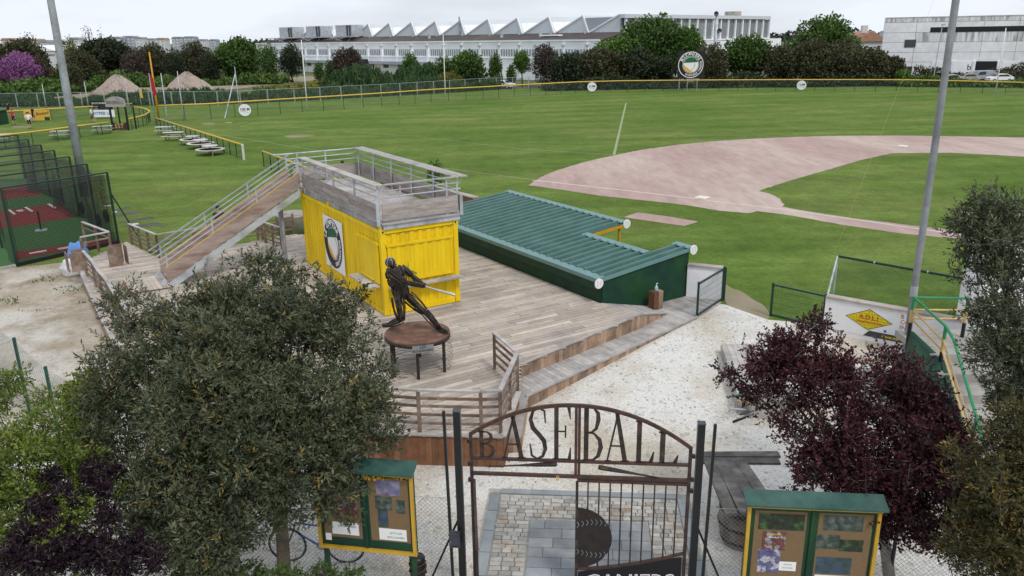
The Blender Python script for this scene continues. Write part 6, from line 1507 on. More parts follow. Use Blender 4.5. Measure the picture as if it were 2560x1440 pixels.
# scoreboard, banners, arch, shelter
def panel(name, label, cat, x0, y0, x1, y1, d, m, th=.06, legs=True):
    a, b = D(x0, y0, d), D(x1, y1, d); c = (a+b)/2; t = thing(name, label, cat, V((c.x, c.y, FZ)))
    mb = MB(); mb.box(c, (b.x-a.x, th, a.z-b.z)); obj('panel', mb, m, t)
    if legs:
        for x in (a.x+.1, b.x-.1): ptube('leg', V((x, d+.05, FZ)), V((x, d+.05, b.z+.1)), .04, 'galv', t)
    return t, c, b.x-a.x, a.z-b.z
sbd = P(250, 300, FZ).y+2.5
t, c, w_, h_ = panel('scoreboard', 'black scoreboard with white lettering at the back of the practice field', 'scoreboard', 231, 252, 284, 286, sbd, 'ink')
text('lettering', 'BOUCANIERS', w_*.13, 'white_plain', c+V((-w_*.16, -.04, h_*.32)), (1, 0, 0), Zv, t, .003)
for k in range(2):
    for i in range(6): piece('score_slot', c+V((-w_*.1+i*w_*.08, -.04, h_*(.08-.17*k))), (w_*.05, .02, h_*.1), 0, 'grey_dark', t)
for k in range(3): piece('name_strip', c+V((-w_*.36, -.04, h_*(.08-.17*k))), (w_*.2, .02, h_*.06), 0, 'coping', t)
t, c, w_, h_ = panel('white_banner', 'white banner with blue lettering below the scoreboard', 'banner', 233, 275, 288, 292, sbd-1.2, 'white_plain')
text('lettering', 'HYPER U', w_*.2, 'blue_ink', c+V((-w_*.12, -.04, 0)), (1, 0, 0), Zv, t, .003, bold=.01)
t, c, w_, h_ = panel('yellow_banner', 'yellow advertising banner on the practice field fence behind the players', 'banner', 58, 276, 128, 304, P(90, 304, FZ).y+1.5, 'banner_yellow')
mb = MB(); mb.box(c+V((w_*.38, -.04, -h_*.28)), (w_*.2, .02, h_*.4)); obj('green_patch', mb, 'green_panel', t)
text('lettering', 'Fun', w_*.13, 'red_ink', c+V((-w_*.35, -.045, h_*.25)), (1, 0, 0), Zv, t, .003, shear=.3); text('lettering', 'Baseball', w_*.16, 'ink', c+V((w_*.2, -.045, h_*.22)), (1, 0, .1), Zv, t, .003, shear=.3)
ad_ = P(300, 326, FZ).y; aL, aR = D(279, 300, ad_).x, D(318, 300, ad_).x
ar_ = thing('entrance_arch', 'wooden entrance arch with carved lettering and rusty gate on the practice field', 'arch', V(((aL+aR)/2, ad_, FZ)))
for x in (aL, aR): pbeam('post', V((x, ad_, FZ)), V((x, ad_, D(280, 262, ad_).z)), .16, .16, 'wood_dark' if False else 'ink', ar_); pbeam('post', V((x+.25, ad_+1.2, FZ)), V((x+.25, ad_+1.2, D(280, 268, ad_).z)), .12, .12, 'ink', ar_)
za, zb_, zc_ = D(290, 267, ad_).z, D(290, 251, ad_).z, D(290, 241, ad_).z; xa, xb = D(264, 260, ad_).x, D(314, 260, ad_).x
prf = [V((xa, ad_-.1, za)), V((xb, ad_-.1, za))]+[V((xb+(xa-xb)*f, ad_-.1, zb_+(zc_-zb_)*math.sin(math.pi*f)**.6)) for f in np.linspace(0, 1, 11)]
mb = MB(); mb.prism(prf, (0, .12, 0)); hp = obj('header_panel', mb, 'wood_grey', ar_)
text('carved_lettering', 'BASEBALL', (xb-xa)*.21, 'wood_dark', V(((xa+xb)/2, ad_-.115, (za+zb_)/2+.12)), (1, 0, 0), Zv, hp, .01, bold=.01, sx=.92)
mb = MB(); zg = D(300, 305, ad_).z; mb.prism([V((aL+.1, ad_, FZ+.05)), V((aR-.1, ad_, FZ+.05)), V((aR-.1, ad_, zg)), V(((aL+aR)/2, ad_, zg-.3)), V((aL+.1, ad_, zg))], (0, .03, 0)); gp_ = obj('gate_panel', mb, 'rust', ar_)
text('cut_lettering', 'EST', .6, 'cream_rail', V(((aL+aR)/2-.1, ad_-.01, FZ+.42)), (1, 0, 0), Zv, gp_, .005)
sh_ = P(2, 312, FZ); t = thing('practice_shelter', 'dark green shelter at the left edge of the practice field', 'shelter', sh_)
mb = MB(); mb.box(sh_+V((-1.4, .4, 1.55)), (3.4, 1.8, .1)); obj('roof', mb, 'green_wall', t); mb = MB(); mb.box(sh_+V((-1.4, 1.2, .75)), (3.2, .08, 1.5)); obj('back_wall', mb, 'green_wall', t); mb = MB(); mb.box(sh_+V((.16, .4, .75)), (.08, 1.6, 1.5)); obj('end_wall', mb, 'green_wall', t); mb = MB(); mb.box(sh_+V((-1.4, .8, .4)), (3.0, .4, .06)); obj('bench', mb, 'wood_grey', t)

# ============================================================ rough land beyond the fence
structure(patch('rough_ground', [tuple(P(a, b, FZ))[:2] for a, b in [(-500, 275), (0, 272), (330, 262), (420, 262), (600, 257), (800, 246), (1000, 240), (1200, 226), (1340, 222), (1500, 215), (2100, 212), (2560, 222), (3000, 240)]]+[(1500, 330), (1500, 1500), (-1500, 1500), (-700, 300)], FZ+.006, 'rough_grass', 30))
structure(patch('dirt_track', smoothpoly([tuple(P(a, b, FZ))[:2] for a, b in [(-50, 262), (150, 250), (260, 236), (480, 232), (560, 226), (700, 210), (960, 186), (985, 180), (850, 184), (640, 200), (420, 212), (180, 222), (60, 236), (-100, 240)]], 2), FZ+.012, 'dirt', 25))
structure(patch('parking_ground', [(-6, 150), (150, 142), (200, 165), (110, 200), (60, 190), (17, 158)], FZ+.012, 'asphalt', 30))
def heap(label, x, yb, yt, hw, seed):
    b = P(x, yb, FZ); h = ztop(b, yt)-FZ; r = hw/F*b.y*1.02; R_ = random.Random(seed); mb = MB(); nr, na = 14, 40; mb.v.append((b.x, b.y, FZ+h))
    ph = [R_.uniform(0, 6) for _ in range(6)]
    for i in range(1, nr+1):
        for k in range(na):
            a = 2*math.pi*k/na; f = i/nr; rr = r*f*(1+.10*math.sin(2*a+ph[0])+.06*math.sin(5*a+ph[1])); z = h*(1-f**1.15)*(1+.08*math.sin(7*a+ph[2]+f*6))+R_.uniform(-.07, .07)*(1 if i < nr else 0)
            z += .18*h*max(0, math.cos(a-2.9))*f*(1-f)
            mb.v.append((b.x+rr*math.cos(a), b.y+rr*math.sin(a)*.8, FZ+max(z, 0)-(.1 if i == nr else 0)))
    for k in range(na): mb.f.append((0, 1+k, 1+(k+1) % na))
    for i in range(nr-1):
        for k in range(na): a = 1+i*na+k; c = 1+i*na+(k+1) % na; mb.f.append((a, a+na, c+na, c))
    t = thing('rubble_heap', label, 'heap', b, 'rubble heaps beyond the fence'); obj('heap_body', mb, 'rubble', t)
    mb = MB()
    for k in range(500):
        f = R_.random()**.6; a = R_.uniform(0, 6.28); z = h*(1-f**.92); s_ = R_.uniform(.05, .22); mb.box((b.x+r*f*math.cos(a), b.y+r*f*.8*math.sin(a), FZ+z+.03), (s_, s_*.8, s_*.6), a)
    stuff(obj('loose_stones', mb, 'rubble', t)); return t
heap('tall pointed heap of brown rubble left of the yellow foul pole', 300, 233, 187, 56, 3); heap('broader heap of brown rubble right of the yellow foul pole', 473, 226, 180, 55, 8)

# reeds and brambles (nobody could count them)
def belt(name, label, segs, n, m, hb, lw=(.5, .07), lean=.35, dome=0):
    """upright blades over quadrilaterals on the ground: (x0,y0,x1,y1,depth,height)"""
    C = []; Dd = []; Ls = []; Rn = []; tot = sum(math.hypot(s[2]-s[0], s[3]-s[1]) for s in segs)
    for x0, y0, x1, y1, dp, h in segs:
        k = int(n*math.hypot(x1-x0, y1-y0)/tot); f = rng.random(k); g = rng.random(k); q = rng.random(k)**.55
        hh = h*(.75+.35*np.sin(f*math.hypot(x1-x0, y1-y0)*.35+dp)+.18*np.sin(f*37+g*5))*(1-.55*np.abs(2*g-1)**3)
        c = np.stack([x0+(x1-x0)*f+rng.normal(size=k)*.3, y0+(y1-y0)*f+dp*g, FZ+hh*q], 1); C.append(c)
        d = rng.normal(size=(k, 3))*lean; d[:, 2] += 1; Dd.append(d); Ls.append(np.full(k, 1.0)); Rn.append(.25*rng.random(k)+.4*q+.35*(.5+.5*np.sin(f*23+g*7)))
    C = np.concatenate(C); Dd = np.concatenate(Dd); k = len(C)
    o = leaves(name, C, Dd, lw[0]*(.6+.8*rng.random(k)), lw[1]*(.6+.8*rng.random(k)), np.concatenate(Rn), m); o['kind'] = 'stuff'; o['label'] = label; return o
def seg2(a, b, d0, d1, dp, h): p, q = D(a, 200, d0), D(b, 200, d1); return (p.x, d0, q.x, d1, dp, h)
belt('reed_bed', 'dense green reeds behind the outfield fence', [seg2(-60, 330, 119, 119, 7, 1.5), seg2(330, 430, 118, 118, 6, 1.7), seg2(430, 620, 118, 119, 7, 1.7), seg2(620, 820, 120, 125, 9, 2.1), seg2(820, 1060, 125, 134, 9, 2.3), seg2(1060, 1250, 134, 143, 8, 2.2)], 26000, 'leaf_reed', 2, (.75, .22))
belt('reed_bed', 'raised mass of tall dark reeds in front of the warehouse', [seg2(800, 960, 150, 150, 12, 3.4), seg2(960, 1180, 149, 152, 12, 3.6)], 12000, 'leaf_reed', 3, (.9, .26))
belt('bramble_scrub', 'tangled green scrub below the far trees on the left', [seg2(-120, 120, 128, 140, 18, 2.6), seg2(120, 420, 165, 168, 10, 2.6), seg2(400, 700, 168, 172, 8, 2.0)], 14000, 'leaf_green', 2, (.8, .4), 1.2)
belt('hedge_undergrowth', 'dark undergrowth below the trees along the outfield fence', [seg2(1360, 1700, 137, 138, 4, 2.2), seg2(1700, 2280, 138.5, 136, 4, 2.1)], 9000, 'leaf_dark', 2, (.55, .3), 1.2)
belt('bramble_scrub', 'low green brambles behind the fence on the right', [seg2(2260, 2700, 134, 126, 6, 1.5)], 5000, 'leaf_green', 2, (.5, .3), 1.2)
belt('bramble_scrub', 'yellowish weeds at the edge of the dirt track', [seg2(640, 800, 146, 150, 10, 1.4)], 2500, 'leaf_yellowgreen', 1, (.5, .25), .9)

# ============================================================ white warehouse with saw-tooth roof
K0 = V((17.7, 161.5, FZ)); e1 = V((-.694, .72, 0)); e2 = V((.72, .694, 0)); a1_ = math.atan2(e1.y, e1.x); a2_ = math.atan2(e2.y, e2.x)
def KW(s, q, z): return K0+e1*s+e2*q+V((0, 0, z-FZ))
wh = thing('warehouse', 'long white warehouse with grey saw-tooth roof behind the reeds', 'building', K0); LW = 140
mb = MB(); mb.box(KW(LW/2, .3, (7.75+FZ)/2), (LW, .5, 7.75-FZ), a1_); obj('wall', mb, 'shed_white', wh)
mb = MB(); mb.box(KW(.3, 36, (7.3+FZ)/2), (.5, 71, 7.3-FZ), a1_); obj('wall', mb, 'shed_white', wh); mb = MB(); mb.box(KW(LW-.3, 36, (7.7+FZ)/2), (.5, 71, 7.7-FZ), a1_); obj('wall', mb, 'shed_white', wh)
mb = MB(); mb.prism([KW(0, .2, 7.72), KW(0, 8, 9.2), KW(0, 8, 7.2), KW(0, .2, 7.2)], e1*LW); rf = obj('roof', mb, 'shed_roof', wh)
mb = MB(); mb.box(KW(LW/2, -.04, 7.72), (LW, .25, .3), a1_); obj('parapet', mb, 'shed_white', wh)
mb = MB(); mb.box(KW(LW/2, -.06, 4.2), (LW, .25, .2), a1_); obj('ledge', mb, 'shed_white', wh)
mb = MB(); mb.box(KW(88, -.8, 2.75), (78, 1.6, .7), a1_); obj('canopy', mb, 'shed_grey', wh)
for k in range(22):
    s = 3+k*6.3; piece('pilaster', KW(s, -.08, 3.7), (.5, .35, 7.2), a1_, 'shed_white', wh); 
    if s < 130: piece('lamp_box', KW(s, -.35, 6.75), (.7, .4, .35), a1_, 'galv', wh)
for k in range(170):
    s = 1.6+k*.79
    if (s-3) % 6.3 < .45 or (s-3) % 6.3 > 5.85: continue
    piece('window', KW(s, -.0, 5.3), (.36, .12, 1.5), a1_, 'pane_grey', wh)
for k in range(12): piece('ground_window', KW(52+k*6.3, -.0, 1.9), (1.9, .12, .8), a1_, 'glass_dark', wh)
piece('entrance_sign', KW(79.5, -1.66, 2.95), (6.2, .12, 1.3), a1_, 'ink', wh); 
for k in range(3): piece('entrance_door', KW(77.5+k*2.1, -.02, 1.1), (1.6, .14, 2.5), a1_, 'shed_grey', wh)
for k in range(13):                            # the teeth
    sp_k = 1.5+k*9.75; zp = 12.6; zb = 9.15; q0 = 8.0; ql = 55
    tooth = obj('roof_tooth', MB().prism([KW(sp_k, q0, zp), KW(sp_k+8.1, q0, zb), KW(sp_k-1.6, q0, zb)] if k > 0 else [KW(sp_k, q0, zp), KW(sp_k+8.1, q0, zb), KW(sp_k, q0, zb)], e2*ql), 'saw_grey', wh)
    mb = MB(); mb.prism([KW(sp_k+.05, q0+.5, zp-.12), KW(sp_k-1.62, q0+.5, zb+.05), KW(sp_k-1.66, q0+ql, zb+.05), KW(sp_k+.01, q0+ql, zp-.12)], e1*-.06)
    if k > 0: obj('skylight', mb, 'saw_light', tooth)
    mb = MB(); mb.beam(KW(sp_k, q0-.1, zp), KW(sp_k+8.1, q0-.1, zb), .2, .25)
    if k > 0: mb.beam(KW(sp_k, q0-.1, zp), KW(sp_k-1.6, q0-.1, zb), .2, .3)
    obj('tooth_edge', mb, 'shed_white', tooth); ptube('vent', KW(sp_k-1.4, q0-.9, zb-.3), KW(sp_k-1.4, q0-.9, zb+.5), .28, 'galv', tooth)
for s in (32, 58, 20): ptube('roof_vent', KW(s, 4.2, 8.3), KW(s, 4.2, 9.5), .35, 'galv', wh)
piece('roof_light', KW(17, 4.5, 8.75), (5, 1.6, .3), a1_, 'shed_white', wh)
ptube('chimney', KW(50.5, 7.7, 9), KW(50.5, 7.7, 13.4), .18, 'galv_grey', wh)
for k, s in enumerate((96, 112, 128)):          # plant boxes on steel frames at the far end
    un = obj('plant_unit', MB().box(KW(s, 6.2, 10.9), (8.2, 4, 3.0), a1_), 'galv', wh); piece('louvre', KW(s-3.2, 4.15, 10.9), (.8, .1, 2.8), a1_, 'grey_dark', un); piece('louvre', KW(s-1.9, 4.15, 10.9), (.8, .1, 2.8), a1_, 'grey_dark', un)
    for dx in (-4, 4): pbeam('strut', KW(s+dx, 2.2, 7.7), KW(s+dx, 4.2, 9.4), .15, .15, 'galv', un); pbeam('strut', KW(s+dx, 2.2, 7.7), KW(s-dx, 2.2, 9.3), .1, .1, 'galv', un)
pbeam('gantry', KW(88, 3.2, 9.25), KW(138, 3.2, 9.25), 1.6, .2, 'galv', wh)
# tall end facade with big windows
mb = MB(); mb.box(KW(.6, 8+28.5, 3.6), (.6, 57.5, 7.6), a1_); obj('end_wall', mb, 'shed_white', wh)
mb = MB(); mb.box(KW(.6, 36.5, 12.2), (1.2, 57.8, .75), a1_); obj('eaves', mb, 'saw_grey', wh); mb = MB(); mb.box(KW(.2, 36.5, 7.35), (.6, 57.8, .35), a1_); obj('sill', mb, 'shed_white', wh)
mb = MB(); mb.box(KW(6, 36.5, 10), (9.5, 57, 4.2), a1_); obj('hall_block', mb, 'shed_grey', wh)
M('big_pane', (.25, .265, .26), .25, var=.3, scale=.8, stretch=(1, 1, .3), c2=(.17, .19, .19), spec=.5)
for k in range(18):
    q = 8.6+k*3.17; piece('big_window', KW(.75, q+1.5, 9.65), (.2, 2.75, 4.2), a1_, 'big_pane', wh); piece('mullion', KW(.5, q, 9.65), (.5, .4, 4.4), a1_, 'shed_white', wh)
    for j in (.55, 1.1, 1.6, 2.1): piece('glazing_bar', KW(.63, q+.2+j*1.2, 9.65), (.06, .06, 4.2), a1_, 'galv_grey', wh)
piece('mullion', KW(.5, 8.6+18*3.17, 9.65), (.5, .4, 4.4), a1_, 'shed_white', wh)
piece('roof_box', KW(5, 56, 13.2), (3, 2.6, 1.0), a1_, 'coping', wh)
ptk = D(1793, 36, 150); t = thing('floodlight_mast', 'grey lamp mast with floodlights in front of the tall white hall', 'mast', V((ptk.x, 150, FZ))); mb = MB(); mb.tube([(ptk.x, 150, FZ), (ptk.x, 150, ptk.z)], [.38, .30], 10); obj('shaft', mb, 'galv', t, True)
for dz, dx in ((.1, -.25), (-2.8, .5)): mb = MB(); mb.lathe((ptk.x+dx, 149.8, ptk.z+dz), [(.1, .4), (.35, .1), (.42, -.2), (.36, -.2), (0, .1)], 12, (0, 1, -.3)); obj('lamp', mb, 'anthracite', t, True)
# concrete hall on the right
hd_ = 160; hx0 = D(2207, 100, hd_).x; hx1 = hx0+46; HA = math.radians(-25); hdv = V((math.cos(HA), math.sin(HA), 0)); hnv = V((-hdv.y, hdv.x, 0))
def HD(x, y, _=0):                        # pixel on the turned facade, in the hall's own straight frame
    v = V(ray(x, y)); o = V((-hx0, -hd_, CH)); t = -o.dot(hnv)/v.dot(hnv); q = o+v*t; return V((hx0+q.dot(hdv), hd_, q.z))
ht = HD(2207, 46).z
hall = thing('concrete_hall', 'pale stained concrete hall with dark window band on the right', 'building', (hx0, hd_, FZ))
mb = MB(); mb.box(((hx0+hx1)/2, hd_+17, (ht+FZ)/2-.1), (hx1-hx0-.1, 33.6, ht-FZ-.2)); obj('core', mb, 'grey_dark', hall)
rows_ = [FZ]+[HD(2240, yy).z for yy in (155, 131, 106, 82, 56.5)]+[ht]; cw = HD(2351, 100).x-HD(2269, 100).x
bandz = HD(2400, 80, hd_).z, HD(2400, 67, hd_).z; bandx = HD(2326, 75, hd_).x
doors = [(HD(2328, 170, hd_).x, HD(2362, 170, hd_).x, 'shed_white'), (HD(2384, 170, hd_).x, HD(2433, 170, hd_).x, 'shed_white'), (HD(2437, 170, hd_).x, HD(2490, 170, hd_).x, 'ink'), (HD(2504, 170, hd_).x, HD(2548, 170, hd_).x, 'shed_white'), (HD(2556, 170, hd_).x, HD(2600, 170, hd_).x, 'shed_white')]
dzt = HD(2400, 153, hd_).z
for i in range(6):
    for k in range(7):
        x0 = hx0+k*cw; x1 = min(x0+cw, hx1); z0, z1 = rows_[i], rows_[i+1]
        piece('wall_panel', ((x0+x1)/2, hd_-.05, (z0+z1)/2), (x1-x0-.05, .12, z1-z0-.05), 0, 'precast_stain' if i == 5 else ('precast_stain' if (i == 3 and x0 > bandx-3) else 'precast'), hall)
for k in range(5): piece('side_panel', (hx0-.02, hd_+3.3+k*6.6, (ht+FZ)/2), (.1, 6.55, ht-FZ-.05), 0, 'precast', hall)
piece('roof_edge', ((hx0+hx1)/2, hd_-.06, ht+.06), (hx1-hx0, .22, .14), 0, 'coping', hall)
piece('window_band', ((bandx+hx1)/2, hd_-.1, sum(bandz)/2), (hx1-bandx, .14, bandz[1]-bandz[0]), 0, 'ink', hall)
for x0, y0, x1, y1 in ((2257, 99, 2280, 118), (2250, 165, 2271, 180)):
    a, b = D(x0, y0, hd_), D(x1, y1, hd_); piece('window', ((a.x+b.x)/2, hd_-.1, (a.z+b.z)/2), (b.x-a.x, .14, a.z-b.z), 0, 'glass_dark', hall)
for x0, x1, m in doors:
    dr = piece('door_or_open_shade', ((x0+x1)/2, hd_-.1, (dzt+FZ)/2), (x1-x0, .16, dzt-FZ), 0, m, hall)  # the ink slab is painted shade inside an open doorway, the rest are doors
    if m != 'ink' and x0 > doors[1][0]+1 or x0 == doors[0][0]:
        for j in range(4): piece('door_pane', (x0+(x1-x0)*(.15+.23*j), hd_-.2, FZ+1.9), ((x1-x0)*.13, .06, .35), 0, 'ink', hall)
for x in (doors[1][0]-.25, doors[2][0]-.2, doors[2][1]+.3): piece('door_post', (x, hd_-.25, (dzt+FZ)/2), (.4, .3, dzt-FZ+.1), 0, 'shed_white', hall)
text('door_letter', 'b', 1.5, 'grey_dark', (doors[1][1]-.7, hd_-.2, dzt-1.1), (1, 0, 0), Zv, hall, .01)
hall.rotation_euler = (0, 0, HA)
lp = D(2356, 63, 150); t = thing('street_lamp', 'slim grey lamp post in front of the concrete hall', 'lamp post', (lp.x, 150, FZ)); ptube('shaft', (lp.x-.3, 150, FZ), (lp.x, 150, lp.z), .08, 'galv', t); piece('lamp_head', (lp.x, 149.6, lp.z+.1), (.25, .9, .12), 0, 'galv_grey', t)
# house gable between the halls
hb = D(2170, 110, 210); t = thing('far_house', 'distant house with brown tiled roof between the two halls', 'building', (hb.x, 210, FZ)); mb = MB(); mb.box((hb.x, 215, 3), (9, 9, 6.5)); obj('wall', mb, 'far_wall', t); mb = MB(); mb.prism([(hb.x-5, 210, 6.2), (hb.x+5, 210, 6.2), (hb.x+1, 210, 8.8)], (0, 10, 0)); r_ = obj('roof', mb, 'tile_roof', t); piece('chimney', (hb.x-.5, 212, 9.2), (1.4, 1, 1.8), 0, 'far_wall', t)

# ============================================================ far town and wood
fb = [(0, 36, 97, 640, 'far_wall', 'tile_roof'), (40, 95, 99, 600, 'far_wall', 'tile_roof'), (95, 118, 102, 520, 'far_wall', 'far_roof'), (172, 196, 95, 620, 'far_wall', 'far_roof'), (262, 302, 93, 800, 'far_grey', 'far_roof'), (303, 336, 91, 820, 'far_grey', 'far_roof'), (337, 356, 94, 800, 'far_wall', 'far_roof'), (368, 386, 97, 760, 'far_wall', 'far_roof'), (390, 410, 96, 740, 'far_wall', 'tile_roof'), (428, 456, 93, 900, 'far_grey', 'far_roof'), (457, 486, 92, 900, 'far_grey', 'far_roof'), (495, 512, 99, 900, 'far_wall', 'far_roof'), (522, 540, 99, 920, 'far_grey', 'far_roof'), (2215, 2240, 78, 700, 'far_wall', 'far_roof')]
fl_lab = ['pale distant house with tiled roof at the left edge', 'long pale distant house behind the brown trees', 'small pale distant block left of the floodlight mast', 'pale distant block right of the floodlight mast', 'grey distant apartment block right of the bare poplars', 'tall grey distant block with stepped roof', 'white distant block beside the grey apartment blocks', 'small white distant house in the middle of the skyline', 'white distant house with tiled roof on the skyline', 'grey distant terrace building left half of the pair', 'grey distant terrace building right half of the pair', 'small white distant house near the green trees', 'small grey distant house near the green trees', 'pale distant block above the right trees']
for (x0, x1, yt, d, m, rm), lb in zip(fb, fl_lab):
    a, b = D(x0, yt, d), D(x1, yt, d); t = thing('distant_building', lb, 'building', ((a.x+b.x)/2, d, FZ), 'distant buildings on the skyline'); hgt = max(4, a.z-FZ)
    mb = MB(); mb.box(((a.x+b.x)/2, d+6, FZ+hgt/2-.6), (b.x-a.x, 12, hgt-1.2)); obj('wall', mb, m, t); mb = MB(); xm_ = (a.x+b.x)/2; wd2 = (b.x-a.x)/2
    mb.prism([(a.x-.3, d-.3, a.z-1.2), (b.x+.3, d-.3, a.z-1.2), (b.x-wd2*.3, d-.3, a.z+.4), (a.x+wd2*.3, d-.3, a.z+.4)], (0, 12.6, 0)); obj('roof', mb, rm, t)
    nw_ = max(2, int((b.x-a.x)/4))
    for r_ in range(3):
        for k in range(nw_): piece('window', (a.x+(b.x-a.x)*(k+.5)/nw_, d-.02, a.z-2.6-r_*3), ((b.x-a.x)/nw_*.45, .1, 1.4), 0, 'far_grey' if m == 'far_wall' else 'far_wall', t)
wa, wb_ = D(62, 128, 250), D(136, 128, 250); t = thing('white_shed', 'large white shed glimpsed between the trees behind the floodlight mast', 'building', (wa.x, 250, FZ)); mb = MB(); mb.box(((wa.x+wb_.x)/2, 262, (wa.z+FZ)/2), (wb_.x-wa.x, 24, wa.z-FZ)); obj('wall', mb, 'far_wall', t); mb = MB(); mb.prism([(wa.x-.5, 249.7, wa.z), (wb_.x+.5, 249.7, wa.z), ((wa.x+wb_.x)/2, 249.7, wa.z+1.6)], (0, 25, 0)); obj('roof', mb, 'shed_white', t); mb = MB(); mb.box(((wa.x+wb_.x)/2, 249.9, wa.z-1.1), (wb_.x-wa.x, .1, .5)); obj('gutter_strip', mb, 'far_roof', t)
k = 9000; xx = rng.uniform(-1100, 900, k); dd = rng.uniform(930, 1000, k); hh = 7+3.5*np.sin(xx*.021)+2*np.sin(xx*.083)+1.2*np.sin(xx*.27)
o = leaves('far_wood', np.stack([xx, dd, FZ+np.maximum(hh, 2)*rng.random(k)], 1), rng.normal(size=(k, 3))+np.array([0, 0, .4]), np.full(k, 5.5), np.full(k, 4.0), rng.random(k), 'leaf_far'); o['kind'] = 'stuff'; o['label'] = 'far blue green line of trees on the horizon'

belt('scrub_belt', 'continuous brown green scrub between the far trees on the left', [seg2(-120, 330, 196, 200, 10, 5.2), seg2(330, 560, 200, 198, 10, 5.0)], 9000, 'leaf_brown', 2, (1.0, .6), 1.3)
# ============================================================ trees behind the field
def bt(x, ty, hw, d, m, label, n=2200, leaf=None, name='tree', trunk=.25, **kw):
    c = D(x, ty, d); h = c.z-FZ; r = hw/F*d*1.0
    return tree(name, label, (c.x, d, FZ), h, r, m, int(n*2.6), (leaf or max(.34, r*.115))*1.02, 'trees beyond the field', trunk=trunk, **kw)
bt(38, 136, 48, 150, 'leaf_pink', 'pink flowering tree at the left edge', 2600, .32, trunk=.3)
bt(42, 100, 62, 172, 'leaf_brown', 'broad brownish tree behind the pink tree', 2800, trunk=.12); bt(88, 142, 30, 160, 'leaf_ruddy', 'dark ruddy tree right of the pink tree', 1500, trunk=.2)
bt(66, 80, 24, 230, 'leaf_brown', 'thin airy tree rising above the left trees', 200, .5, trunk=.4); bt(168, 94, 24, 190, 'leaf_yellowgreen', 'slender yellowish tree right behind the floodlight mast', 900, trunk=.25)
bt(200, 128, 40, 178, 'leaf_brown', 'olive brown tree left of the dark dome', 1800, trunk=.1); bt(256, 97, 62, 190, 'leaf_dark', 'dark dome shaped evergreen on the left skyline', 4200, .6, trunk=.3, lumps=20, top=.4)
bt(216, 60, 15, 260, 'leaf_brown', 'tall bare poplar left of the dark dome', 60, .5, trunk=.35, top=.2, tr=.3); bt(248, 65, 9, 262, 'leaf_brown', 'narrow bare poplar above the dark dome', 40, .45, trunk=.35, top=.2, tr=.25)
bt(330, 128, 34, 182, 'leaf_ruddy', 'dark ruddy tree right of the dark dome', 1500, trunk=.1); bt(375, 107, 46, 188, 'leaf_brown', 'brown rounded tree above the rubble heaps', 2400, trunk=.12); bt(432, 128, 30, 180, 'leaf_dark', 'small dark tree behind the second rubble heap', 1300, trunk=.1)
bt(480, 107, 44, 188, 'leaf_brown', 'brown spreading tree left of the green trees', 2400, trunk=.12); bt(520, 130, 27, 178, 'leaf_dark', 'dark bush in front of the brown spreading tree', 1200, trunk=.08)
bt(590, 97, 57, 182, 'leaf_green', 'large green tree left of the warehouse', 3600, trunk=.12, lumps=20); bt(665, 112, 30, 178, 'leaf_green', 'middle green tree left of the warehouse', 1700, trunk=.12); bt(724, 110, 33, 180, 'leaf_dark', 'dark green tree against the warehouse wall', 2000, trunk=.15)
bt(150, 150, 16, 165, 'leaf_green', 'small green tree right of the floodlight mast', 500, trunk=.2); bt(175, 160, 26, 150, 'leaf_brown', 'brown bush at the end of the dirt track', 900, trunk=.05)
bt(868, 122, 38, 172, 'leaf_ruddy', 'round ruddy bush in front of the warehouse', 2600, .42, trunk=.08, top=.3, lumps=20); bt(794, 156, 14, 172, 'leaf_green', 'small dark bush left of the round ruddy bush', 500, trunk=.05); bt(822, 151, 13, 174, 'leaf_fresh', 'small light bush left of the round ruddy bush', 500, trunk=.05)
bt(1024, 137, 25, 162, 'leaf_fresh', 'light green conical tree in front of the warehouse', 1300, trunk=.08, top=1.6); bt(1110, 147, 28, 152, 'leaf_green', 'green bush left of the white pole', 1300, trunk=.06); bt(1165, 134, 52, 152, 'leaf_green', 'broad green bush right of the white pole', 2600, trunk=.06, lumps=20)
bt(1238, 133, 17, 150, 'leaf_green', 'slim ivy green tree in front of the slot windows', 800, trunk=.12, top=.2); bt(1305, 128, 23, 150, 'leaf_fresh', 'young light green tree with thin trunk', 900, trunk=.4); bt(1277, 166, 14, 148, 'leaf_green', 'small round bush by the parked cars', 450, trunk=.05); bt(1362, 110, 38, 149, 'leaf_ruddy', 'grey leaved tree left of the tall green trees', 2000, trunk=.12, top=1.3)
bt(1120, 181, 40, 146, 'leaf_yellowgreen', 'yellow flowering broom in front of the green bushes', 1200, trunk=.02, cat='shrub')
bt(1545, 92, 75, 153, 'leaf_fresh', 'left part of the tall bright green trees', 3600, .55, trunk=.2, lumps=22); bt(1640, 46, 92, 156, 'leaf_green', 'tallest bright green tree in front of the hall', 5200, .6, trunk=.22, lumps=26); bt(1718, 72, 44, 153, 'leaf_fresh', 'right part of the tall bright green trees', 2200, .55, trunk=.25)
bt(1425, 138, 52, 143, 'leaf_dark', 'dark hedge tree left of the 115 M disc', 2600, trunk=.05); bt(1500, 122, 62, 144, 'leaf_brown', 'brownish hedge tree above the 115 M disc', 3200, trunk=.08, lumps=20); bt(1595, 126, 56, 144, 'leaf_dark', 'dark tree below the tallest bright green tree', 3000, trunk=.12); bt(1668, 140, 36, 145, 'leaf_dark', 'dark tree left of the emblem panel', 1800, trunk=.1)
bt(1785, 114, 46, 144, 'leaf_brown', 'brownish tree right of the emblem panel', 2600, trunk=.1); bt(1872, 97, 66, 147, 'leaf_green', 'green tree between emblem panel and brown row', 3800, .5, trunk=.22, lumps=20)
bt(2065, 52, 80, 154, 'leaf_green', 'rounded bright green tree above the brown row', 4800, .58, trunk=.25, lumps=24)
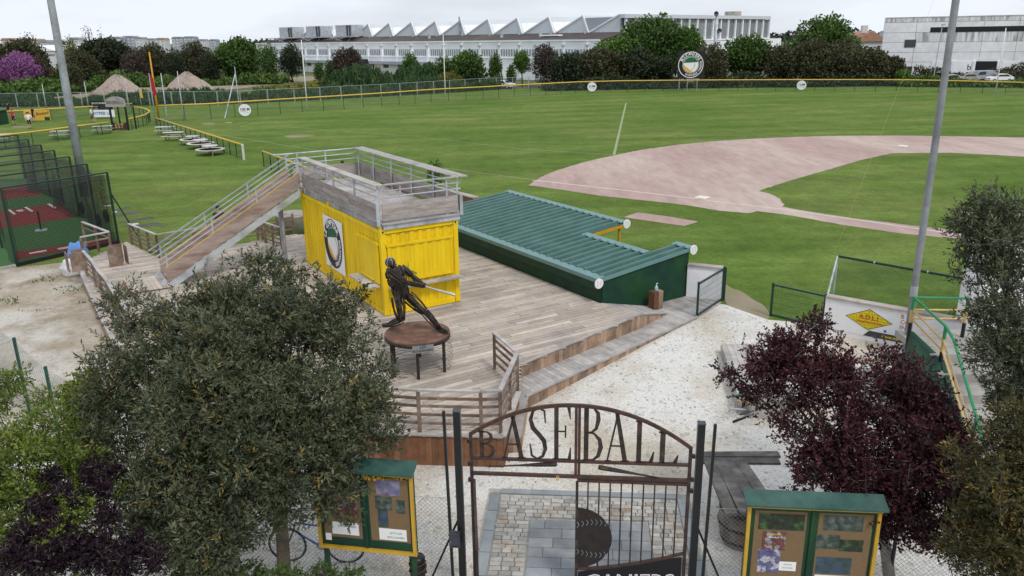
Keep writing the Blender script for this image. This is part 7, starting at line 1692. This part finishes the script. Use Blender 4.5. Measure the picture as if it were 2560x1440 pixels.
for x, tp_, hw, lb in ((1955, 118, 46, 'first brown tree of the row above the 116 M disc'), (2035, 104, 58, 'second brown tree of the row above the 116 M disc'), (2110, 103, 60, 'third brown tree of the row above the 116 M disc'), (2180, 122, 50, 'fourth brown tree of the row beside the concrete hall'), (2232, 146, 30, 'last low brown tree of the row beside the concrete hall')): bt(x, tp_, hw, 142, 'leaf_brown', lb, 3000, .42, trunk=.1, lumps=20)
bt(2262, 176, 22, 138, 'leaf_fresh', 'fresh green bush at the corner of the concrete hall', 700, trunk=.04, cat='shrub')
belt('clipped_hedge', 'clipped dark hedge in front of the concrete hall', [seg2(2290, 2700, 152, 146, 1.6, 2.4)], 4500, 'leaf_brown', 2, (.4, .28), 1.3)

# ============================================================ parked cars
def car(label, p, ang, m, van=False):
    t = thing('parked_car', label, 'car', p, 'cars parked beyond the fence', ang); L_, hw = 4.2, .86
    prof = [(-2.1, .35), (-2.1, .78), (-1.95, .92), (-1.2, 1.0), (-.55, 1.42), (.9, 1.45), (1.75, 1.02), (2.05, .9), (2.1, .4)] if not van else [(-2.1, .35), (-2.1, .9), (-1.7, 1.05), (-1.1, 1.75), (-.8, 1.85), (2.0, 1.85), (2.1, 1.6), (2.1, .4)]
    mb = MB(); mb.prism([V((x, -hw, z)) for x, z in prof], (0, 2*hw, 0)); bd_ = obj('body', mb, m, t, local=True, bevel=.07)
    for s_ in (-1, 1):
        pf = [(-1.05, 1.02), (-.5, 1.36), (.85, 1.39), (1.45, 1.03)] if not van else [(-1.3, 1.1), (-.95, 1.65), (.2, 1.68), (.2, 1.12)]
        mb = MB(); mb.prism([V((x, s_*(hw+.004), z)) for x, z in pf], (0, s_*.006, 0)); obj('side_window', mb, 'glass_dark', t, local=True)
        for x in (-1.3, 1.28): mb = MB(); mb.lathe((x, s_*(hw-.19), .33), [(0, 0), (.33, 0), (.33, .21), (.22, .215), (0, .215)], 18, (0, s_, 0)); wq = obj('wheel', mb, 'black_rubber', t, True, True); mb = MB(); mb.lathe((x, s_*(hw+.028), .33), [(0, 0), (.2, 0), (.18, .012), (0, .014)], 14, (0, s_, 0)); obj('rim', mb, 'galv', wq, local=True)
        mb = MB(); mb.box((-2.1, s_*.6, .72), (.06, .36, .16)); obj('headlight', mb, 'pane_grey', t, local=True); mb = MB(); mb.box((2.09, s_*.66, .8), (.05, .25, .18)); obj('tail_light', mb, 'red_ink', t, local=True)
    mb = MB(); mb.prism([V((-1.17, -.74, 1.03)), V((-1.17, .74, 1.03)), V((-.62, .66, 1.41)), V((-.62, -.66, 1.41))], (-.012, 0, .01)); 
    if not van: obj('windscreen', mb, 'glass_dark', t, local=True)
    mb = MB(); mb.prism([V((1.72, -.72, 1.05)), V((1.72, .72, 1.05)), V((.95, .64, 1.44)), V((.95, -.64, 1.44))], (.012, 0, .01))
    if not van: obj('rear_window', mb, 'glass_dark', t, local=True)
    return t
def cp(x, d): q = D(x, 200, d); return (q.x, d, FZ+.012)
car('dark parked car beyond the fence left of the hedge', cp(1250, 150), 2.6, 'anthracite'); car('white parked car in front of the dark parked car', cp(1258, 146), 2.6, 'white_plain'); car('pale parked car glimpsed under the green tree', cp(1862, 152), .2, 'galv')
car('white parked car at the right border beyond the fence', cp(2498, 143), 0, 'white_plain'); car('reddish parked car left of the white car beyond the fence', cp(2415, 145), .1, 'coping'); car('pale parked car left of the lamp post by the mast', cp(2372, 143), .1, 'galv'); car('grey van parked before the clipped hedge', cp(2452, 147.5), .1, 'galv_grey', True)
# ============================================================ foreground plants
def sprays(clumps, nt, per, tl, shell=.6, up=.35):
    """leafy twigs: tips near the surface of the lumps, leaves set along each twig"""
    p, d, i = crown_points(clumps, nt, shell, .07); ax = d+rng.normal(size=d.shape)*.55+np.array([0, 0, up]); ax /= np.linalg.norm(ax, axis=1, keepdims=True)
    f = (np.arange(per)+.5)/per; L = tl*(.6+.8*rng.random(nt))
    c = p[:, None]+ax[:, None]*(L[:, None]*(f[None]-.5))[..., None]; side = rng.normal(size=(nt, per, 3)); side -= ax[:, None]*np.sum(side*ax[:, None], axis=2, keepdims=True); side /= np.linalg.norm(side, axis=2, keepdims=True)
    dirs = ax[:, None]*(.35+.75*f[None, :, None])+side*(1-.45*f[None, :, None]); return c, dirs, side, p, d, i, ax
def bush(name, label, base, clumps, m, nt, per, ll, lw, tl, cat='tree', trunkpts=(), tr=.12, bark='bark', shell=.6, up=.35, limbs=10, twigm=None, yellow=0, shoots=0, sub=0, rs=.24, shr=.84):
    big = clumps
    if sub:                                   # break the big lumps into many small leaf clusters
        q, _, _ = crown_points([(a, tuple(x*shr for x in b)) for a, b in clumps], sub, .45); clumps = [(tuple(a), (b*1.1, b*1.1, b*.8)) for a, b in zip(q, rs*(.55+.8*rng.random(sub)))]
    t = thing(name, label, cat, base)
    c, dirs, side, p, d, i, ax = sprays(clumps, nt, per, tl, shell, up); cl = rng.random(len(clumps)); tw = rng.random(nt)
    leaf_shade = (.26*rng.random((nt, per))+.34*cl[i][:, None]+.28*(.5+.5*d[:, 2])[:, None]+.22*tw[:, None])  # random tone plus painted shading: clusters get lighter towards their tops
    leaf_shade = leaf_shade*.93; 
    if yellow: leaf_shade = np.where((tw[:, None] < yellow) & (rng.random((nt, per)) < .6), 1.0, leaf_shade)
    nn = nt*per; dv = dirs.reshape(-1, 3); dvn = dv/np.linalg.norm(dv, axis=1, keepdims=True)
    lens = ll*(.6+.7*rng.random(nn)); cc = c.reshape(-1, 3)+dvn*lens[:, None]*.5
    leaves('crown', cc, dv, lens, lw*(.7+.6*rng.random(nn)), leaf_shade.reshape(-1), m, t)
    if shoots:                                # long upright shoots above the crown
        top = sorted(clumps, key=lambda q: q[0][2]+q[1][2])[-len(clumps)*2//3:]; c2, d2, s2, p2, dd2, i2, ax2 = sprays(top, shoots, 26, .5, .92, 1.6); n2 = shoots*26; dv2 = d2.reshape(-1, 3); dn2 = dv2/np.linalg.norm(dv2, axis=1, keepdims=True); l2 = ll*(.5+.5*rng.random(n2))
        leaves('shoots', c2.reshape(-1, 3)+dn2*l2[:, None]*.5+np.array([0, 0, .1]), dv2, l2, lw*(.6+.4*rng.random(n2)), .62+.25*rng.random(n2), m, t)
    mb = MB()
    for a in trunkpts: mb.tube(a[0], a[1], 9)
    R_ = random.Random(4); root = V(trunkpts[0][0][-1]) if trunkpts else V(base)
    for k in range(min(limbs, len(big))):
        q = V(big[k][0]); mid = (root+q)/2+V((R_.uniform(-.15, .15), R_.uniform(-.15, .15), R_.uniform(-.05, .2))); mb.tube([root-V((0, 0, .1)), mid, q, q+(q-mid)*.12], [tr*.42, tr*.24, tr*.1, tr*.04], 6)
    if sub:
        for k in range(0, sub, 2):
            q = V(clumps[k][0]); n0 = min(big, key=lambda b: (V(b[0])-q).length)[0]; mb.tube([V(n0), (V(n0)+q)/2+V((0, 0, .05)), q], [tr*.11, tr*.08, tr*.04], 4, False)
    obj('trunk', mb, bark, t, True)
    sel = rng.choice(nt, min(nt, 700), replace=False); mb = MB()
    for k in sel: mb.tube([V(p[k])-V(ax[k])*tl*1.1, V(p[k])+V(ax[k])*tl*.35], .0035, 3, False)
    obj('twig_work', mb, twigm or bark, t)['kind'] = 'stuff'
    return t
def lump(x, y, d, rpx, sq=1.0, dy=1.0):
    c = D(x, y, d); r = rpx/F*math.hypot(d, CH-c.z); return ((c.x, c.y, c.z), (r, r*dy, r*sq))
# big grey-green tree left of the gate
OT = P(720, 1515, -.5); OT = V((OT.x, OT.y, -.48))
ol = [lump(500, 775, 12.6, 75), lump(565, 735, 12.7, 70), lump(450, 1350, 10.3, 75), lump(560, 1365, 10.3, 65), lump(350, 1260, 10.8, 70), lump(690, 720, 12.6, 85), lump(790, 760, 12.8, 95), lump(600, 790, 12.4, 105), lump(730, 860, 11.8, 140), lump(845, 880, 12.2, 82), lump(460, 860, 12.3, 100), lump(560, 930, 11.4, 140), lump(350, 800, 13.0, 62), lump(385, 950, 11.8, 105), lump(890, 960, 11.9, 75), lump(800, 1010, 11.2, 130), lump(650, 1050, 10.8, 150), lump(320, 900, 12.2, 70),
      lump(450, 1080, 11.0, 130), lump(330, 1060, 11.4, 100), lump(880, 1060, 11.2, 85), lump(560, 1180, 10.7, 120), lump(740, 1180, 10.7, 120), lump(420, 1210, 10.8, 100), lump(330, 1160, 11.2, 80), lump(850, 1150, 10.9, 70), lump(660, 1260, 10.5, 90), lump(500, 1290, 10.5, 90), lump(820, 1230, 10.8, 65), lump(400, 1320, 10.6, 70), lump(600, 960, 12.4, 150), lump(270, 980, 11.9, 60), lump(640, 690, 12.9, 55), lump(740, 690, 13.0, 50), lump(870, 790, 12.9, 45), lump(310, 740, 13.3, 28), lump(900, 1010, 12.3, 60), lump(470, 800, 12.8, 60), lump(915, 800, 12.9, 18), lump(945, 925, 12.3, 30)]
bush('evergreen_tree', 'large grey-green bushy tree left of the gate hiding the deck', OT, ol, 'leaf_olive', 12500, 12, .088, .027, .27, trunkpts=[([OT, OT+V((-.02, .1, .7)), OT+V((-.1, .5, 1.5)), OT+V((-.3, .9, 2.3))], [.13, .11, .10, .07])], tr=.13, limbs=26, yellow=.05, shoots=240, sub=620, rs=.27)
# purple tree right of the gate
PT = P(2218, 1545, -.5); PT = V((PT.x, PT.y, -.48))
pl_ = [lump(2075, 885, 12.5, 52, .8), lump(1960, 880, 12.6, 70, .8), lump(1910, 930, 12.3, 55, .8), lump(2235, 925, 12.3, 72, .8), lump(2060, 960, 12.0, 95, .8), lump(1950, 1010, 11.9, 80, .8), lump(2200, 1000, 11.7, 110, .8), lump(2310, 1010, 11.7, 80, .8), lump(2090, 1080, 11.4, 115, .8), lump(2260, 1100, 11.2, 115, .8), lump(1990, 1100, 11.5, 80, .8), lump(2340, 1130, 11.1, 80, .8), lump(2180, 1180, 10.9, 115, .8), lump(2290, 1220, 10.8, 100, .8), lump(2080, 1180, 11.0, 80, .8), lump(2330, 1290, 10.6, 65, .8), lump(2230, 1290, 10.6, 75, .8), lump(2140, 1270, 10.6, 45, .8), lump(1822, 940, 12.6, 22, .8), lump(1860, 975, 12.4, 30, .8), lump(2040, 820, 12.9, 28, .8), lump(1880, 880, 12.7, 32, .8), lump(2400, 1180, 10.9, 45, .8), lump(2380, 1090, 11.2, 55, .8), lump(2395, 1260, 10.6, 60, .8), lump(2345, 1350, 10.3, 50, .8)]
pl_ = [(c_, (r_[0]*.86, r_[1]*.86, r_[2]*.86)) for c_, r_ in pl_]
pz_ = [([PT, PT+V((.02, .1, .55)), PT+V((-.02, .3, 1.05)), PT+V((-.12, .6, 1.7))], [.11, .095, .09, .06])]
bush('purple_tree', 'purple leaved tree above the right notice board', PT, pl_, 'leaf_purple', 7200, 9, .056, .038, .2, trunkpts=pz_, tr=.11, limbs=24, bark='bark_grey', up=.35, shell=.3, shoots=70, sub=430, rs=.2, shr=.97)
# bushes at the right border
rb = [lump(2420, 560, 12.2, 40), lump(2440, 680, 11.9, 50), lump(2460, 540, 12.2, 50), lump(2500, 620, 11.8, 75), lump(2570, 560, 12.0, 95), lump(2450, 600, 12.0, 45), lump(2540, 720, 11.5, 95), lump(2490, 790, 11.4, 55), lump(2590, 850, 11.2, 110), lump(2510, 880, 11.2, 50), lump(2495, 520, 12.3, 30), lump(2410, 625, 12.1, 28), lump(2620, 980, 11, 110), lump(2530, 960, 11, 45)]
RB = V((D(2640, 1300, 10.8).x, 11.2, -.48))
bush('evergreen_tree', 'dark narrow leaved tree at the right border in front of the hut', RB, rb, 'leaf_olive', 2400, 12, .085, .024, .26, trunkpts=[([RB, RB+V((0, .1, 1.6)), RB+V((-.1, .3, 3.0))], [.12, .10, .07])], tr=.1, limbs=9, sub=150, rs=.25)
MATS['leaf_olive2'] = leafmat('leaf_olive2', [(0, (.02, .022, .01)), (.5, (.06, .058, .022)), (.85, (.12, .095, .03)), (1, (.24, .15, .035))], .5, .06)
rb2 = [lump(2530, 1080, 9.8, 85), lump(2480, 1180, 9.6, 75), lump(2570, 1200, 9.4, 110), lump(2500, 1300, 9.3, 105), lump(2440, 1270, 9.6, 55), lump(2560, 1400, 9.0, 120), lump(2460, 1390, 9.2, 80), lump(2420, 1350, 9.5, 45), lump(2540, 1030, 10, 40)]
RB2 = V((D(2560, 1500, 9.3).x, 9.4, -.48))
bush('evergreen_shrub', 'yellowish flowering shrub in the lower right corner', RB2, rb2, 'leaf_olive2', 3000, 12, .07, .023, .22, cat='shrub', trunkpts=[([RB2, RB2+V((0, .1, .8))], [.07, .05])], tr=.06, limbs=8, yellow=.12, sub=160, rs=.2)
# bright shrubs and purple smoke bush on the left
ls = [lump(40, 1090, 11.2, 75), lump(110, 1080, 11.0, 65), lump(-20, 1000, 11.6, 70), lump(60, 1180, 10.4, 110), lump(170, 1150, 10.6, 85), lump(-30, 1180, 10.3, 110), lump(130, 1270, 10.0, 110), lump(30, 1300, 9.8, 120), lump(220, 1230, 10.3, 70), lump(-40, 1400, 9.4, 120), lump(90, 1400, 9.4, 110), lump(10, 960, 12.0, 40), lump(100, 1010, 11.6, 30), lump(200, 1360, 9.7, 70)]
LB = V((D(70, 1450, 10).x, 10.4, -.48))
bush('lime_shrub', 'bright yellow-green shrub in the lower left corner', LB, ls, 'leaf_lime', 3900, 9, .06, .030, .2, cat='shrub', trunkpts=[([LB, LB+V((0, .1, .9))], [.06, .05])], tr=.06, limbs=10, sub=260, rs=.2)
iv = [lump(205, 965, 13.2, 34), lump(225, 1000, 12.8, 42), lump(190, 1020, 12.9, 40), lump(215, 1070, 12.5, 50), lump(230, 950, 13.3, 20), lump(165, 985, 13.2, 18), lump(240, 1120, 12.2, 45), lump(200, 1130, 12.2, 45)]
IB = V((D(215, 1120, 12.7).x, 12.8, -.46)); bush('climbing_vine', 'bright green vine climbing the fence left of the grey-green tree', IB, iv, 'leaf_lime', 1100, 8, .06, .045, .14, cat='vine', trunkpts=[([IB, IB+V((0, 0, .9))], [.03, .02])], tr=.03, limbs=6)
sm_ = [lump(130, 1190, 10.0, 26), lump(160, 1225, 9.9, 24), lump(230, 1180, 10.2, 36), lump(255, 1215, 10.1, 30), lump(100, 1270, 9.7, 36), lump(190, 1245, 9.9, 22), lump(75, 1262, 9.8, 20), lump(60, 1340, 9.4, 40), lump(130, 1310, 9.6, 40), lump(30, 1400, 9.1, 48), lump(180, 1370, 9.4, 60), lump(110, 1400, 9.2, 60), lump(270, 1290, 9.9, 34), lump(240, 1380, 9.5, 60), lump(300, 1400, 9.5, 55), lump(340, 1360, 9.8, 36), lump(380, 1400, 9.7, 40), lump(285, 1180, 10.5, 28)]
SB = V((D(290, 1440, 9.7).x, 9.9, -.48)); bush('smoke_bush', 'dark purple smoke bush in the lower left corner', SB, [(a, (b[0]*.82, b[1]*.82, b[2]*.82)) for a, b in sm_], 'leaf_purple_dark', 2100, 9, .05, .034, .11, cat='shrub', trunkpts=[([SB, SB+V((0, 0, .15))], [.05, .04])], tr=.05, limbs=18, bark='bark_grey', shell=.2)
lg = [lump(620, 1440, 10.3, 40, .5), lump(700, 1450, 10.1, 45, .5), lump(800, 1440, 10.3, 35, .5), lump(540, 1430, 10.4, 40, .5), lump(470, 1420, 10.5, 40, .6), lump(880, 1440, 10.3, 30, .4)]
GB = V((D(650, 1470, 10.2).x, 10.3, -.46)); bush('ground_plants', 'low green plants round the foot of the grey-green tree', GB, lg, 'leaf_green', 700, 8, .05, .028, .12, cat='plants', trunkpts=[([GB, GB+V((0, 0, .1))], [.02, .015])], tr=.02, limbs=4)
# green chain link fence on the left
p0_, p1_ = P(78, 1048, -.4), P(150, 1098, -.42); zz0 = ztop(p0_, 790); dv_ = (p1_-p0_)
lfen = thing('chain_link_fence', 'green post chain link fence at the left beside the bare yard', 'fence', p0_)
qs = [p0_-dv_*2.2+V((-1.5, 3.4, 0)), p0_+V((0, 0, 0)), p1_, p1_+dv_*1.2]
fp_ = [V((q.x, q.y, gh(q.x, q.y))) for q in (P(20, 1000, -.4)+V((-2.5, 2.2, 0)), p0_, p1_, p1_+V((1.7, -1.2, 0)))]
hts = [2.0, 2.05, 1.75, 1.7]
netstrip('wire_mesh', fp_, [q+V((0, 0, h)) for q, h in zip(fp_, hts)], 'net_left', lfen)
for q, h in zip(fp_, hts): pbeam('post', q-V((0, 0, .1)), q+V((0, 0, h+.08)), .055, .055, 'green_panel', lfen)
# tufts of grass and fallen leaves over the yard
k = 3200; cx_ = rng.uniform(-19, -13.5, k); cy_ = rng.uniform(25.5, 30.6, k); keep = (np.sin(cx_*1.9+1)*np.sin(cy_*2.3)+.35*np.sin(cx_*6.1)*np.sin(cy_*5.3)) > .55
cx_, cy_ = cx_[keep], cy_[keep]; ok = np.array([not inpoly(a, b, DECK) for a, b in zip(cx_, cy_)]); cx_, cy_ = cx_[ok], cy_[ok]; k = len(cx_)
o = leaves('grass_tufts', np.stack([cx_, cy_, np.array([gh(a, b) for a, b in zip(cx_, cy_)])+.04], 1), rng.normal(size=(k, 3))*.5+np.array([0, 0, 1]), np.full(k, .12), np.full(k, .025), rng.random(k), 'leaf_green'); o['kind'] = 'stuff'; o['label'] = 'sparse grass tufts on the bare yard'
k = 420; cx_ = rng.uniform(-6, 9, k); cy_ = rng.uniform(12, 24, k); ok = np.array([inpoly(a, b, YARD) and not inpoly(a, b, DECK) for a, b in zip(cx_, cy_)]); cx_, cy_ = cx_[ok], cy_[ok]; k = len(cx_)
o = leaves('fallen_leaves', np.stack([cx_, cy_, np.array([gh(a, b) for a, b in zip(cx_, cy_)])+.03], 1), rng.normal(size=(k, 3))*np.array([1, 1, .15]), np.full(k, .05), np.full(k, .025), rng.random(k), 'leaf_brown'); o['kind'] = 'stuff'; o['label'] = 'dry leaves scattered on the white gravel'
k = 2600; cx_ = rng.uniform(-6, 9, k); cy_ = rng.uniform(11.5, 24, k); mb = MB(); R_ = random.Random(5); mb.r = []
for a, b in zip(cx_, cy_):
    if inpoly(a, b, YARD) and not inpoly(a, b, DECK):
        s_ = R_.uniform(.018, .05); mb.box((a, b, gh(a, b)+.014+s_*.2), (s_, s_*.8, s_*.5), R_.uniform(0, 3)); mb.r += [R_.random()]*6
M('pebble', (.58, .555, .52), .9, var=.2, objrand=.35); o = obj('loose_stones', mb, 'pebble'); o['kind'] = 'stuff'; o['label'] = 'loose pale stones lying on the gravel'
